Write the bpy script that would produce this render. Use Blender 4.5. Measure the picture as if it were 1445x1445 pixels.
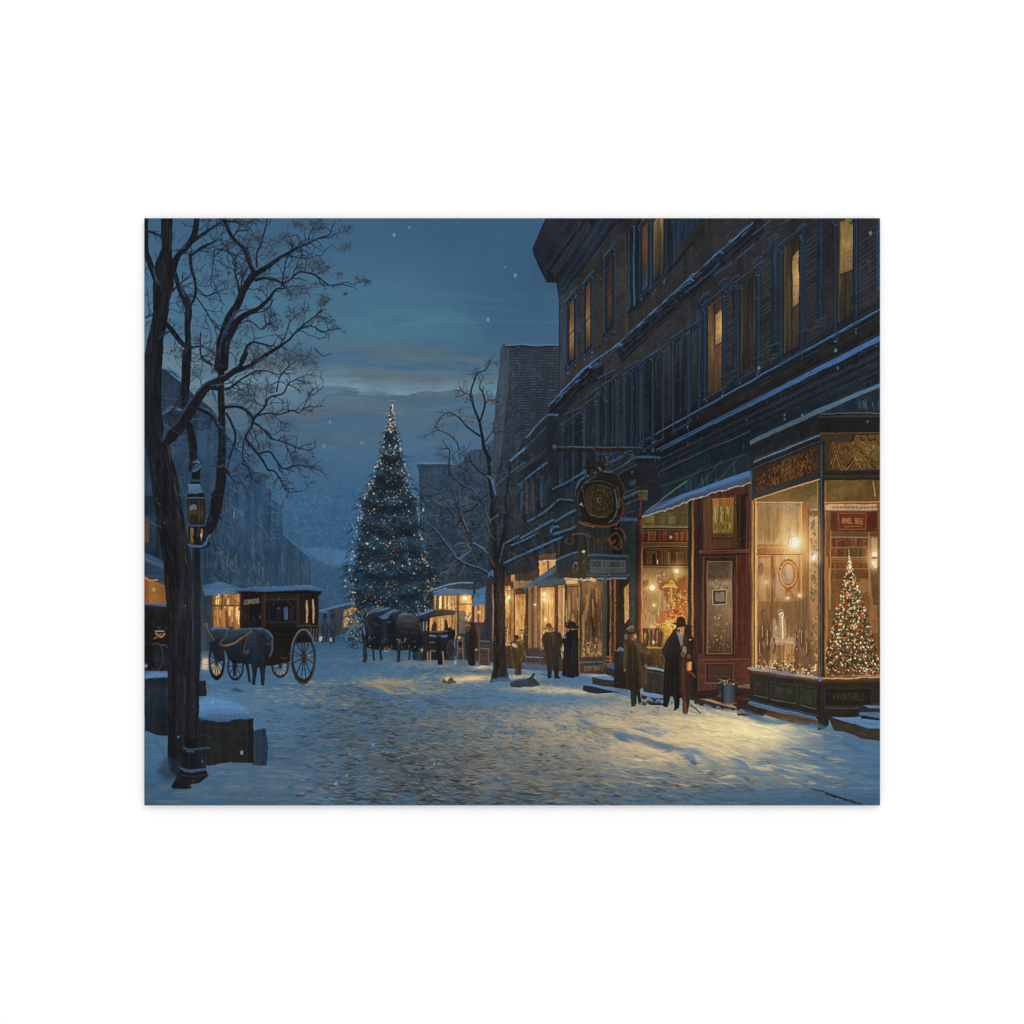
# An art print photographed flat against a white studio surface.
# The one object here is the print itself, so its picture is INK: flat colour that stays put
# whatever light falls on it. The picture is painted by this script with numpy brushes
# (polygons, strokes, dabs), and each printed subject is cut out as a flat mesh of its own.
import math, random
import numpy as np

random.seed(7)
rng = np.random.default_rng(7)
PX0, PY0, PX1, PY1 = 205.0, 309.0, 1240.5, 1135.5      # sheet edges in picture units
S = 2
W, H = int(round((PX1-PX0)*S)), int(round((PY1-PY0)*S))
buf = np.zeros((H, W, 3), np.float32)
idb = np.zeros((H, W), np.int16)
PARTS = []            # (name, label, parent index)
cur = [0]


def part(name, label=None, parent=None):
    PARTS.append((name, label, parent))
    cur[0] = len(PARTS)
    return cur[0]


def use(i):
    cur[0] = i


# ---------------------------------------------------------------- noise fields
def vnoise(cx, cy, seed):
    """value noise with cells cx by cy (buffer pixels), -1..1"""
    g = np.random.default_rng(seed)
    nx, ny = int(W/cx)+3, int(H/cy)+3
    a = g.random((ny, nx)).astype(np.float32)*2-1
    x = np.arange(W)/cx
    y = np.arange(H)/cy
    xi, yi = x.astype(int), y.astype(int)
    fx, fy = (x-xi).astype(np.float32), (y-yi).astype(np.float32)
    fx = fx*fx*(3-2*fx)
    fy = fy*fy*(3-2*fy)
    r = a[:, xi]*(1-fx)+a[:, xi+1]*fx
    return r[yi]*(1-fy)[:, None]+r[yi+1]*fy[:, None]


def fbm(cx, cy, seed, o=4, g=0.55):
    r = 0
    amp = 1
    t = 0
    for k in range(o):
        r = r+amp*vnoise(max(cx, 1.5), max(cy, 1.5), seed+k)
        t += amp
        amp *= g
        cx /= 2
        cy /= 2
    return r/t*1.6


NI = fbm(50, 50, 1, 5, .7)
NV = fbm(9, 120, 20, 4, .7)
NH = fbm(150, 9, 40, 4, .7)
NF = fbm(5, 5, 60, 2, .8)
NB = fbm(300, 40, 80, 5, .6)
TEX = {'i': NI, 'v': NV, 'h': NH, 'f': NF, 'b': NB}


# ---------------------------------------------------------------- brushes
def _sl(x0, y0, x1, y1):
    i0 = max(int((x0-PX0)*S)-1, 0)
    i1 = min(int((x1-PX0)*S)+2, W)
    j0 = max(int((y0-PY0)*S)-1, 0)
    j1 = min(int((y1-PY0)*S)+2, H)
    if i1 <= i0 or j1 <= j0:
        return None
    return slice(j0, j1), slice(i0, i1)


def _grid(sl):
    y = (np.arange(sl[0].start, sl[0].stop)+.5)/S+PY0
    x = (np.arange(sl[1].start, sl[1].stop)+.5)/S+PX0
    return x.astype(np.float32)[None, :], y.astype(np.float32)[:, None]


def blur(m, r):
    n = max(int(r*S), 1)
    k = np.ones(2*n+1, np.float32)/(2*n+1)
    for _ in range(2):
        m = np.apply_along_axis(lambda v: np.convolve(v, k, 'same'), 0, m)
        m = np.apply_along_axis(lambda v: np.convolve(v, k, 'same'), 1, m)
    return m


def C(c):
    return np.array(c, np.float32)/255


MASK = [None]        # when set, brushes only touch these ids


def masked(sl, m):
    return m if MASK[0] is None else m*MASK[0][sl]


def only_on(s):
    MASK[0] = None if s is None else np.isin(idb, list(s)).astype(np.float32)


def put(sl, m, col, a=1.0, tex=None, ids=True):
    m = masked(sl, m)
    c = C(col) if not isinstance(col, np.ndarray) else col
    if tex is not None:
        for k, amp in tex:
            c = c*(1+amp*TEX[k][sl][..., None])
    b = buf[sl]
    mm = (m*a).astype(np.float32)[..., None]
    buf[sl] = b+mm*(c-b)
    if ids and a > .45:
        idb[sl][m > .5] = cur[0]


def inside(pts, sl):
    x, y = _grid(sl)
    m = np.zeros((y.shape[0], x.shape[1]), bool)
    n = len(pts)
    yy = y[:, 0]
    for i in range(n):
        (xa, ya), (xb, yb) = pts[i], pts[(i+1) % n]
        if ya == yb:
            continue
        lo, hi = min(ya, yb), max(ya, yb)
        r = np.nonzero((yy >= lo) & (yy < hi))[0]
        if len(r) == 0:
            continue
        xc = xa+(yy[r]-ya)*(xb-xa)/(yb-ya)
        m[r] ^= x > xc[:, None]
    return m


def lerpstops(t, stops):
    ts = [s[0] for s in stops]
    cs = np.array([s[1] for s in stops], np.float32)/255
    return np.stack([np.interp(t, ts, cs[:, k]) for k in range(3)], -1).astype(np.float32)


def poly(pts, col, a=1.0, soft=0, tex=None, ids=True):
    """col: rgb, or ('v'|'h', stops) with stops in picture units"""
    xs = [p[0] for p in pts]
    ys = [p[1] for p in pts]
    e = soft*3
    sl = _sl(min(xs)-e, min(ys)-e, max(xs)+e, max(ys)+e)
    if sl is None:
        return
    m = inside(pts, sl).astype(np.float32)
    if soft:
        m = blur(m, soft)
    if isinstance(col[0], str):
        x, y = _grid(sl)
        t = (y+0*x) if col[0] == 'v' else (x+0*y)
        col = lerpstops(t, col[1])
    put(sl, m, col, a, tex, ids)


def rect(x0, y0, x1, y1, col, **k):
    poly([(x0, y0), (x1, y0), (x1, y1), (x0, y1)], col, **k)


def smooth(pts, n=5):
    p = np.array(pts, float)
    if len(p) < 3:
        return p
    q = np.vstack([2*p[0]-p[1], p, 2*p[-1]-p[-2]])
    out = []
    for i in range(1, len(q)-2):
        for t in np.linspace(0, 1, n, endpoint=False):
            out.append(.5*((2*q[i])+(-q[i-1]+q[i+1])*t+(2*q[i-1]-5*q[i]+4*q[i+1]-q[i+2])*t*t
                           + (-q[i-1]+3*q[i]-3*q[i+1]+q[i+2])*t**3))
    out.append(p[-1])
    return np.array(out)


def stroke(pts, w, col, a=1.0, soft=0., sm=True, tex=None, ids=True):
    """tapering stroke; w = one width, or one per point"""
    if np.isscalar(w):
        w = [w]*len(pts)
    elif len(w) != len(pts):
        w = np.interp(np.linspace(0, 1, len(pts)), np.linspace(0, 1, len(w)), w)
    q = np.array([(p[0], p[1], max(ww, .05)) for p, ww in zip(pts, w)], float)
    if sm:
        q = smooth(q)
    e = q[:, 2].max()+soft*2+1
    sl = _sl(q[:, 0].min()-e, q[:, 1].min()-e, q[:, 0].max()+e, q[:, 1].max()+e)
    if sl is None:
        return
    oy, ox = sl[0].start, sl[1].start
    M = np.zeros((sl[0].stop-oy, sl[1].stop-ox), np.float32)
    for i in range(len(q)-1):
        xa, ya, wa = q[i]
        xb, yb, wb = q[i+1]
        ee = max(wa, wb)/2+soft*2+.6
        s2 = _sl(min(xa, xb)-ee, min(ya, yb)-ee, max(xa, xb)+ee, max(ya, yb)+ee)
        if s2 is None:
            continue
        j0, j1 = max(s2[0].start, oy), min(s2[0].stop, sl[0].stop)
        i0, i1 = max(s2[1].start, ox), min(s2[1].stop, sl[1].stop)
        if j1 <= j0 or i1 <= i0:
            continue
        x, y = _grid((slice(j0, j1), slice(i0, i1)))
        dx, dy = xb-xa, yb-ya
        L = dx*dx+dy*dy+1e-9
        t = np.clip(((x-xa)*dx+(y-ya)*dy)/L, 0, 1)
        d = np.hypot(x-xa-t*dx, y-ya-t*dy)
        r = (wa+(wb-wa)*t)/2
        # strokes thinner than a buffer pixel fade instead of breaking up
        f = np.clip(r*2*S, 0, 1)
        m = np.clip((r-d)*S/(1+soft*S)+.5, 0, 1)*f
        sub = M[j0-oy:j1-oy, i0-ox:i1-ox]
        np.maximum(sub, m, out=sub)
    put(sl, M, col, a, tex, ids)


def ell(cx, cy, rx, ry, col, a=1.0, ang=0., soft=0., ids=True, tex=None, ring=None):
    R = max(rx, ry)+1+soft*2
    sl = _sl(cx-R, cy-R, cx+R, cy+R)
    if sl is None:
        return
    x, y = _grid(sl)
    c, s = math.cos(ang), math.sin(ang)
    u = ((x-cx)*c+(y-cy)*s)/rx
    v = (-(x-cx)*s+(y-cy)*c)/ry
    d = np.sqrt(u*u+v*v)
    rr = min(rx, ry)
    m = np.clip((1-d)*rr*S/(1+soft*S)+.5, 0, 1)
    if ring:
        m = m*np.clip((d-1)*rr*S+ring*S+.5, 0, 1)
    put(sl, m, col, a, tex, ids)


def glow(cx, cy, r, col, a=1.0, ry=None, p=2.0):
    ry = ry or r
    sl = _sl(cx-r*2.6, cy-ry*2.6, cx+r*2.6, cy+ry*2.6)
    if sl is None:
        return
    x, y = _grid(sl)
    d = ((x-cx)/r)**2+((y-cy)/ry)**2
    m = masked(sl, np.exp(-d**(p/2))*a)
    b = buf[sl]
    buf[sl] = 1-(1-b)*(1-m[..., None]*C(col))


def tint(cx, cy, rx, ry, col, a=1.0, ang=0., p=2.0):
    """soft airbrush towards a colour"""
    R = max(rx, ry)*2.4
    sl = _sl(cx-R, cy-R, cx+R, cy+R)
    if sl is None:
        return
    x, y = _grid(sl)
    c, s = math.cos(ang), math.sin(ang)
    u = ((x-cx)*c+(y-cy)*s)/rx
    v = (-(x-cx)*s+(y-cy)*c)/ry
    m = np.exp(-(u*u+v*v)**(p/2))
    put(sl, m, col, a, None, False)


def warp(P, fn, a=1.0, ids=True):
    """fill the quad P (tl, tr, br, bl) with fn(u, v) -> rgb array 0..255 and optional mask"""
    xs = [p[0] for p in P]
    ys = [p[1] for p in P]
    sl = _sl(min(xs), min(ys), max(xs), max(ys))
    if sl is None:
        return
    A = []
    for (x, y), (u, v) in zip(P, [(0, 0), (1, 0), (1, 1), (0, 1)]):
        A.append([x, y, 1, 0, 0, 0, -u*x, -u*y, u])
        A.append([0, 0, 0, x, y, 1, -v*x, -v*y, v])
    A = np.array(A, float)
    h = np.linalg.lstsq(A[:, :8], A[:, 8], rcond=None)[0]
    x, y = _grid(sl)
    d = h[6]*x+h[7]*y+1
    u = (h[0]*x+h[1]*y+h[2])/d
    v = (h[3]*x+h[4]*y+h[5])/d
    m = ((u >= 0) & (u <= 1) & (v >= 0) & (v <= 1)).astype(np.float32)
    c = fn(u, v, sl)
    if isinstance(c, tuple):
        c, mk = c
        m = m*mk
    put(sl, m, (c/255).astype(np.float32), a, None, ids)


def view(x0, y0, s):
    """reads coordinates measured on an enlargement of the picture"""
    def f(*a):
        r = [(x0+a[i]/s, y0+a[i+1]/s) for i in range(0, len(a), 2)]
        return r
    f.s = s
    return f


def U(a, b):
    return random.uniform(a, b)


def jit(c, d):
    k = U(-d, d)
    return tuple(max(0, min(255, v+k+U(-d, d)*.4)) for v in c)


def mix(c, d, t):
    return tuple(p+(q-p)*t for p, q in zip(c, d))


def twig(x, y, ang, L, w, col, depth=2, curl=.5, a=1.0, droop=0.):
    """a curly bare twig with side shoots"""
    n = max(4, int(L/4))
    pts = [(x, y)]
    k = U(-curl, curl)*.3
    ph, fr = U(0, 6), U(.8, 1.5)
    nodes = []
    for i in range(n):
        k += U(-curl, curl)*.22
        k *= .8
        ang += k+.34*curl*math.sin(ph+i*fr)+droop*.03*math.cos(ang)
        x += math.cos(ang)*L/n
        y += math.sin(ang)*L/n
        pts.append((x, y))
        nodes.append((x, y, ang))
    stroke(pts, [w, max(w*.3, .45)], col, a)
    if depth > 0:
        for i in range(random.randint(1, 3)):
            j = random.randint(0, n-1)
            X, Y, A = nodes[j]
            twig(X, Y, A+random.choice((-1, 1))*U(.4, 1.0), L*U(.35, .65)*(1-.4*j/n), max(w*.6, .5), col, depth-1, curl, a, droop)
    return x, y


def along(pts, t):
    p = smooth(pts)
    k = t*(len(p)-1)
    i = min(int(k), len(p)-2)
    f = k-i
    q = p[i]*(1-f)+p[i+1]*f
    d = p[i+1]-p[i]
    return q[0], q[1], math.atan2(d[1], d[0])


def dash(x0, y0, ang, L, w, col, a, ids=False):
    """one short dab of a flat brush; col is an rgb in 0..1"""
    dx, dy = math.cos(ang)*L/2, math.sin(ang)*L/2
    e = w/2+.6
    sl = _sl(x0-abs(dx)-e, y0-abs(dy)-e, x0+abs(dx)+e, y0+abs(dy)+e)
    if sl is None:
        return
    x, y = _grid(sl)
    x = x-x0
    y = y-y0
    l2 = dx*dx+dy*dy+1e-9
    t = np.clip((x*dx+y*dy)/l2, -1, 1)
    d = np.hypot(x-t*dx, y-t*dy)
    r = w/2*(1-.6*t*t)
    m = masked(sl, np.clip((r-d)*S+.5, 0, 1)*a)
    b = buf[sl]
    buf[sl] = b+m[..., None]*(col-b)


def restroke(box, n, ang, L, w, jit_l=.18, jit_c=.05, a=(.3, .8), only=None, reach=3., far=0.):
    """paint a region over again with dabs of its own colours, slightly shifted and varied"""
    x0, y0, x1, y1 = box
    only_on(only)
    for i in range(n):
        x, y = U(x0, x1), U(y0, y1)
        j, k = int((y-PY0)*S), int((x-PX0)*S)
        if not (0 <= j < H and 0 <= k < W):
            continue
        if only is not None and idb[j, k] not in only:
            continue
        j2 = min(max(int(j+U(-reach, reach)*S), 0), H-1)
        k2 = min(max(int(k+U(-reach, reach)*S), 0), W-1)
        if only is not None and idb[j2, k2] not in only:
            j2, k2 = j, k
        c = buf[j2, k2]*(1+U(-jit_l, jit_l))+np.array([U(-jit_c, jit_c), U(-jit_c, jit_c)*.6, U(-jit_c, jit_c)], np.float32)*.5
        g = ang(x, y) if callable(ang) else ang
        dash(x, y, g+U(-.12, .12), U(*L), U(*w), np.clip(c, .08, 1), U(*a))
    only_on(None)


def boxblur(m, r):
    """soft blur of an image, radius in picture units"""
    n = max(int(r*S), 1)
    for ax in (0, 1):
        for _ in range(2):
            pad = [(0, 0)]*m.ndim
            pad[ax] = (n+1, n)
            c = np.cumsum(np.pad(m, pad, mode='edge'), axis=ax, dtype=np.float64)
            lo = [slice(None)]*m.ndim
            hi = [slice(None)]*m.ndim
            hi[ax] = slice(2*n+1, None)
            lo[ax] = slice(0, -(2*n+1))
            m = ((c[tuple(hi)]-c[tuple(lo)])/(2*n+1)).astype(np.float32)
    return m


def wobble(amp, cell, seed):
    """hand tremble: shift the whole painting by a small noise"""
    global buf, idb
    dx = fbm(cell, cell, seed, 2, .6)*amp*S
    dy = fbm(cell, cell, seed+50, 2, .6)*amp*S
    yy, xx = np.mgrid[0:H, 0:W].astype(np.float32)
    xx = np.clip(xx+dx, 0, W-1.001)
    yy = np.clip(yy+dy, 0, H-1.001)
    xi, yi = xx.astype(int), yy.astype(int)
    fx, fy = (xx-xi)[..., None], (yy-yi)[..., None]
    buf = (buf[yi, xi]*(1-fx)+buf[yi, xi+1]*fx)*(1-fy)+(buf[yi+1, xi]*(1-fx)+buf[yi+1, xi+1]*fx)*fy
    idb = idb[np.round(yy).astype(int), np.round(xx).astype(int)]


def family(i):
    """ids of a part and of everything drawn inside it"""
    s = {i}
    for k, p in enumerate(PARTS):
        if p[2] in s:
            s.add(k+1)
    return s


# stroke letters on a 4 x 6 grid
GL = {'A': '06 20 46|13 33', 'B': '00 06 36 44 33 03|33 32 30 00', 'C': '41 30 10 01 05 16 36 45', 'D': '00 06 26 44 42 20 00',
      'E': '40 00 06 46|03 33', 'F': '40 00 06|03 33', 'G': '41 30 10 01 05 16 36 45 43 23', 'H': '00 06|40 46|03 43', 'I': '20 26',
      'K': '00 06|40 03 46', 'L': '00 06 46', 'M': '06 00 23 40 46', 'N': '06 00 46 40', 'O': '10 01 05 16 36 45 41 30 10',
      'P': '06 00 30 41 42 33 03', 'R': '06 00 30 41 42 33 03|23 46', 'S': '41 30 10 01 02 13 33 44 45 36 16 05', 'T': '00 40|20 26',
      'U': '00 05 16 36 45 40', 'V': '00 26 40', 'W': '00 16 23 36 40', 'Y': '00 23 40|23 26', '&': '46 12 11 20 31 04 05 16 26 44', ' ': '', '.': '26 26',
      'f': '41 30 21 26|03 43', 'X': '00 46|40 06', 'Z': '00 40 06 46'}


def text(s, P, col, w=.6, gap=.25, a=1.0):
    """letters inside the quad P (tl, tr, br, bl), bilinear"""
    n = len(s)
    P = np.array(P, float)
    for i, ch in enumerate(s):
        for st in GL.get(ch, '').split('|'):
            if not st:
                continue
            q = []
            for t in st.split():
                u = (i+gap/2+(1-gap)*int(t[0])/4)/n
                v = int(t[1])/6
                q.append(tuple((P[0]*(1-u)+P[1]*u)*(1-v)+(P[3]*(1-u)+P[2]*u)*v))
            stroke(q, w, col, a, sm=False, ids=False)
# ================================================================ the picture
a1, a2 = view(195, 299, 5.352), view(195, 499, 5.352)
a3, a4 = view(195, 699, 5.352), view(195, 899, 5.352)
b1, b2 = view(445, 299, 5.161), view(445, 499, 5.161)
b3, b4 = view(445, 699, 5.161), view(445, 899, 5.161)
c1, c2 = view(705, 299, 5.161), view(705, 499, 5.161)
c3, c4 = view(705, 699, 5.161), view(705, 899, 5.161)
d1, d2 = view(965, 299, 5.161), view(965, 499, 5.161)
d3, d4 = view(965, 699, 5.161), view(965, 899, 5.161)
e1 = view(280, 815, 7.605)      # coach
e2 = view(470, 830, 9.633)      # covered wagon
e3 = view(590, 800, 9.633)      # cart and far shop
e4 = view(715, 860, 10.32)      # shoppers
e5 = view(810, 860, 7.605)      # couple
e6 = view(195, 650, 9.633)      # lantern
e7 = view(780, 600, 9.633)      # clock sign
e8 = view(780, 740, 9.633)      # hanging sign
e9 = view(890, 680, 7.225)      # book shop window
f1 = view(1050, 580, 7.225)     # bay window top
f2 = view(1040, 920, 6.881)     # bay window foot
f3 = view(690, 560, 6.02)
f4 = view(280, 660, 6.568)
f5 = view(580, 640, 6.571)
VX, VY = 430., 888.


def RY(x, s):
    return VY+s*(x-VX)


def band(x0, x1, s0, s1, col, **k):
    """a strip of the long facade between two lines running to the vanishing point"""
    poly([(x0, RY(x0, s0)), (x1, RY(x1, s0)), (x1, RY(x1, s1)), (x0, RY(x0, s1))], col, **k)


def ray(x0, x1, s, w, col, **k):
    stroke([(x0, RY(x0, s)), (x1, RY(x1, s))], w, col, sm=False, **k)


DK = (33, 35, 39)
SN = (86, 126, 166)
ink = {}

# ---------------------------------------------------------------- sky
ink['sky'] = part('painted_sky', 'deep blue dusk sky with streaky clouds and a pale band of light')
poly([(205, 309), (1241, 309), (1241, 920), (205, 920)],
     ('v', [(309, (66, 99, 130)), (360, (70, 105, 136)), (400, (74, 111, 141)), (440, (76, 114, 141)), (470, (77, 113, 140)),
            (500, (79, 111, 140)), (530, (88, 121, 148)), (544, (108, 140, 164)), (560, (95, 126, 151)), (590, (84, 114, 141)),
            (620, (80, 111, 140)), (660, (74, 107, 139)), (700, (63, 99, 134)), (750, (56, 92, 126)), (920, (52, 84, 114))]))
sl = (slice(0, int(420*S)), slice(0, W))
x, y = _grid(sl)


def warped(cx, cy, seed, amp=26):
    """soft cloud noise, bent by a second noise and leaning slightly down to the right"""
    n = fbm(cx*S/2, cy*S/2, seed, 5, .55)
    h = int(420*S)
    dx = (fbm(180, 60, seed+7, 3, .6)[:h]*amp*S).astype(int)
    dy = (fbm(200, 70, seed+9, 3, .6)[:h]*amp*.35*S).astype(int)
    jj, ii = np.mgrid[0:h, 0:W]
    jj = np.clip(jj+dy-((ii-W/2)*.045).astype(int)+20, 0, H-1)
    return n[jj, np.clip(ii+dx, 0, W-1)]


def sstep(v, a, b):
    t = np.clip((v-a)/(b-a), 0, 1)
    return t*t*(3-2*t)


def veil(m, c, a):
    buf[sl] += (m*a)[..., None]*(C(c)-buf[sl])


veil(np.exp(-((x-745)/120)**2-((y-420)/130)**2), (59, 92, 123), .8)
veil(np.exp(-((x-700)/170)**2-((y-325)/40)**2), (62, 95, 126), .7)
w1, w2, w3 = warped(260, 34, 400), warped(340, 26, 420), warped(160, 20, 440)
veil(sstep(w1, -.25, .6)*sstep(y+0*x, 395, 440)*(1-sstep(y+0*x, 470, 505)), (80, 122, 146), .6)
veil(np.exp(-((x-575)/110)**2-((y-452)/13)**2)*sstep(w3, -.7, .3), (84, 130, 152), .5)
veil(sstep(-w1, -.1, .6)*sstep(y+0*x, 440, 480)*(1-sstep(y+0*x, 640, 690)), (70, 100, 130), .6)
veil(sstep(w2, -.15, .5)*sstep(y+0*x, 470, 510)*(1-sstep(y+0*x, 560, 640)), (102, 113, 120), .7)
veil(sstep(w3, 0, .6)*sstep(y+0*x, 480, 520)*(1-sstep(y+0*x, 600, 650)), (92, 104, 114), .6)
veil(sstep(-w3, .1, .7)*sstep(y+0*x, 500, 530)*(1-sstep(y+0*x, 640, 690)), (74, 104, 132), .5)
# the bright gap over a bank of cloud
edge = 553+9*w1*np.clip((x-420)/100, 0, 1)+5*w3+np.interp(x, [330, 480, 520, 575, 640, 780], [-8, -12, 2, 6, 2, 0])
up = np.exp(-(np.clip(edge-y, 0, 99)/15)**1.3)*(y < edge)+np.exp(-(np.clip(y-edge, 0, 99)/5.5)**2)*(y >= edge)
veil(up*np.clip(.6+.6*w2, .2, 1)*np.interp(x, [205, 330, 440, 700, 800], [.5, .6, 1, 1, .9]), (130, 160, 181), .8)
veil(np.exp(-np.clip(y-edge-4, 0, 200)/26)*(y > edge+2)*np.clip(.5+.9*w3+.3*w2, 0, 1)*np.interp(x, [205, 420, 470, 780], [0, .3, 1, 1]), (82, 102, 120), .8)
for cx, cy, rx, ry, c, al in [(300, 500, 90, 24, (100, 134, 156), .45), (250, 512, 40, 22, (120, 150, 168), .5), (330, 545, 60, 20, (110, 138, 158), .45), (390, 560, 50, 16, (104, 130, 150), .4), (420, 540, 60, 8, (126, 154, 174), .5)]:
    tint(cx, cy, rx, ry, c, al, U(-.04, .04))
for i in range(320):
    y0 = U(410, 640)
    x0 = U(330, 770)
    c = random.choice([(100, 132, 154), (84, 108, 132), (104, 116, 126), (78, 112, 142)])
    ell(x0, y0, U(8, 30), U(.5, 1.6), c, U(.06, .18), U(-.12, .1), 1.2, ids=False)

# ---------------------------------------------------------------- misty hillside
ink['hill'] = part('painted_hillside', 'misty blue wooded hillside at the end of the street')
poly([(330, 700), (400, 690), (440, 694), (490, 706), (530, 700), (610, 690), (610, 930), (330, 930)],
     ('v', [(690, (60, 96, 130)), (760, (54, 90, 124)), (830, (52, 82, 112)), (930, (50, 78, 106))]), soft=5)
for i in range(1500):
    x0, y0 = U(385, 610), U(688, 800)
    c = random.choice([(74, 112, 144), (46, 78, 108), (70, 106, 138), (84, 120, 150)])
    stroke([(x0, y0), (x0+U(-3, 3), y0+U(-4, 4)), (x0+U(-6, 6), y0+U(-6, 6))], U(.5, 1.3), c, U(.2, .6), ids=False)
poly([(428, 774), (452, 771), (480, 776), (500, 780), (500, 800), (470, 798), (445, 788)], (70, 112, 152), soft=1.5, a=.9)
for i in range(60):
    twig(U(430, 510), U(790, 880), -math.pi/2+U(-1, 1), U(14, 40), U(.5, 1.1), random.choice([(54, 74, 92), (84, 106, 126), (44, 64, 84), (94, 100, 100)]), 1, .6, .5)

# ---------------------------------------------------------------- houses across the street

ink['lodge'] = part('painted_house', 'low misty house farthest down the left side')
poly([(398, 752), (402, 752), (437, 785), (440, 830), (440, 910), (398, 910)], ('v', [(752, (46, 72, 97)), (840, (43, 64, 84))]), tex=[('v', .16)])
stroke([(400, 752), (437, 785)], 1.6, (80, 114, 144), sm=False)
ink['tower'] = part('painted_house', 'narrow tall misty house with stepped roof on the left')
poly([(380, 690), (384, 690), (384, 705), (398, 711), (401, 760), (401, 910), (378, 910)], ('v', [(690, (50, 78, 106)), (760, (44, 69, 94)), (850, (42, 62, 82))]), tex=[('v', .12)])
for k in range(9):
    stroke([(385, 722+k*6), (397, 723+k*6)], .6, (78, 104, 128), .6)
ink['midhouse'] = part('painted_house', 'tall misty blue house with snowy string courses and a chimney')
poly([(318, 610), (352, 655), (366, 672), (366, 671), (377, 671), (377, 688), (384, 690), (384, 910), (300, 910), (300, 600)], ('v', [(600, (52, 82, 110)), (700, (45, 71, 97)), (800, (44, 66, 88)), (900, (40, 56, 72))]), tex=[('v', .14), ('i', .1)])
cur_mid = cur[0]
part('chimney', None, cur_mid)
poly([(367.5, 671), (376, 672), (377, 692), (368, 684)], (46, 70, 94))
use(cur_mid)
ink['nearhouse'] = part('painted_house', 'dark clapboard gabled house behind the left tree')
poly([(205, 540), (232, 520), (252, 537), (300, 578), (318, 606), (318, 930), (205, 930)], ('v', [(540, (40, 54, 70)), (640, (40, 58, 76)), (760, (44, 66, 86)), (930, (36, 48, 60))]), tex=[('v', .12), ('i', .12)])
for k in range(60):
    yy = 545+k*4.2
    stroke([(206, yy), (316, yy+U(-1, 1))], .6, (60, 80, 98), .35, sm=False)
stroke(a2(230, 110, 300, 160, 330, 200), 3, (70, 104, 138))
stroke(a2(200, 450, 260, 415, 330, 430), 3.5, (72, 106, 140))
poly(a2(205, 470, 265, 430, 325, 470, 330, 600, 205, 520), (38, 48, 60))
stroke(a2(205, 340, 320, 350), 1, (86, 110, 132), .6)
stroke(a2(410, 500, 520, 495), 1, (86, 110, 132), .6)
for px in (230, 270, 430, 470, 500, 560, 575):
    stroke(a2(px, 520, px+4, 800), 1.2, random.choice([(66, 90, 112), (36, 50, 64)]), .6)
poly(a2(445, 580, 545, 575, 550, 800, 450, 800), (48, 70, 92), a=.9, tex=[('v', .2)])
# mist in front of the far houses
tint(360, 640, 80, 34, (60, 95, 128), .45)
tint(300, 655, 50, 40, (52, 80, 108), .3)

use(cur_mid)
for pts in [(300, 180, 350, 215, 440, 285), (310, 350, 370, 390, 430, 435), (520, 495, 580, 535, 655, 640), (205, 510, 290, 560), (630, 690, 720, 750), (95, 730, 220, 800), (640, 330, 760, 385), (440, 210, 520, 250)]:
    stroke(f4(*pts), [.8, 2.0, 1.2], (68, 102, 136), .7)
    q = [(p[0]-1, p[1]+2.5) for p in f4(*pts)]
    stroke(q, 1.4, (40, 66, 92), .7, ids=False)
win = part('window', 'dimly lit slim windows', cur_mid)
for px, py0, py1, c, al in [(245, 790, 950, (118, 112, 96), .7), (265, 330, 410, (118, 110, 92), .8), (310, 870, 960, (150, 124, 84), .7), (330, 860, 960, (140, 120, 88), .6), (355, 800, 960, (168, 138, 92), .8), (225, 750, 930, (110, 110, 100), .5),
                            (90, 750, 930, (104, 104, 96), .6), (170, 780, 950, (96, 100, 96), .5), (275, 780, 920, (112, 108, 92), .6), (515, 730, 960, (130, 118, 92), .6), (570, 880, 990, (190, 142, 92), .9), (605, 920, 1000, (170, 132, 92), .8), (525, 880, 970, (160, 126, 88), .8),
                            (600, 740, 860, (96, 106, 106), .5), (780, 780, 1040, (112, 104, 92), .6), (340, 390, 470, (150, 146, 124), .9), (372, 410, 490, (88, 120, 136), .7), (465, 1000, 1100, (120, 112, 92), .5), (548, 1030, 1090, (140, 120, 84), .6)]:
    p = f4(px, py0, px, py1)
    rect(p[0][0]-1.1, p[0][1]+U(-2, 2), p[0][0]+1.0, p[1][1], mix(c, (70, 92, 110), .35), a=al*.8, tex=[('v', .3)])
use(cur_mid)
for i in range(420):
    x0, y0 = U(300, 440), U(680, 850)
    s = random.choice([(74, 108, 140), (38, 58, 78), (90, 104, 112)])
    stroke([(x0, y0), (x0+U(-1, 1), y0+U(4, 14))], U(.4, 1), s, U(.15, .4), ids=False)
for i in range(300):
    x0, y0 = U(300, 480), U(690, 850)
    stroke([(x0, y0), (x0+U(2, 8), y0+U(1, 6))], U(.3, .9), random.choice([(86, 120, 150), (110, 116, 116)]), U(.15, .4), ids=False)
tint(370, 800, 60, 40, (44, 66, 86), .5)
for i in range(150):
    twig(U(290, 440), U(680, 850), U(-2.6, -.5), U(10, 30), U(.4, .8), random.choice([(78, 106, 130), (96, 108, 112), (40, 60, 80), (66, 92, 116)]), 1, .7, .45)
for i in range(16):
    twig(U(300, 335), 842, U(-2.4, -.7), U(12, 26), .8, random.choice([(150, 120, 80), (110, 100, 84), (60, 76, 92)]), 1, .6, .8)
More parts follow.
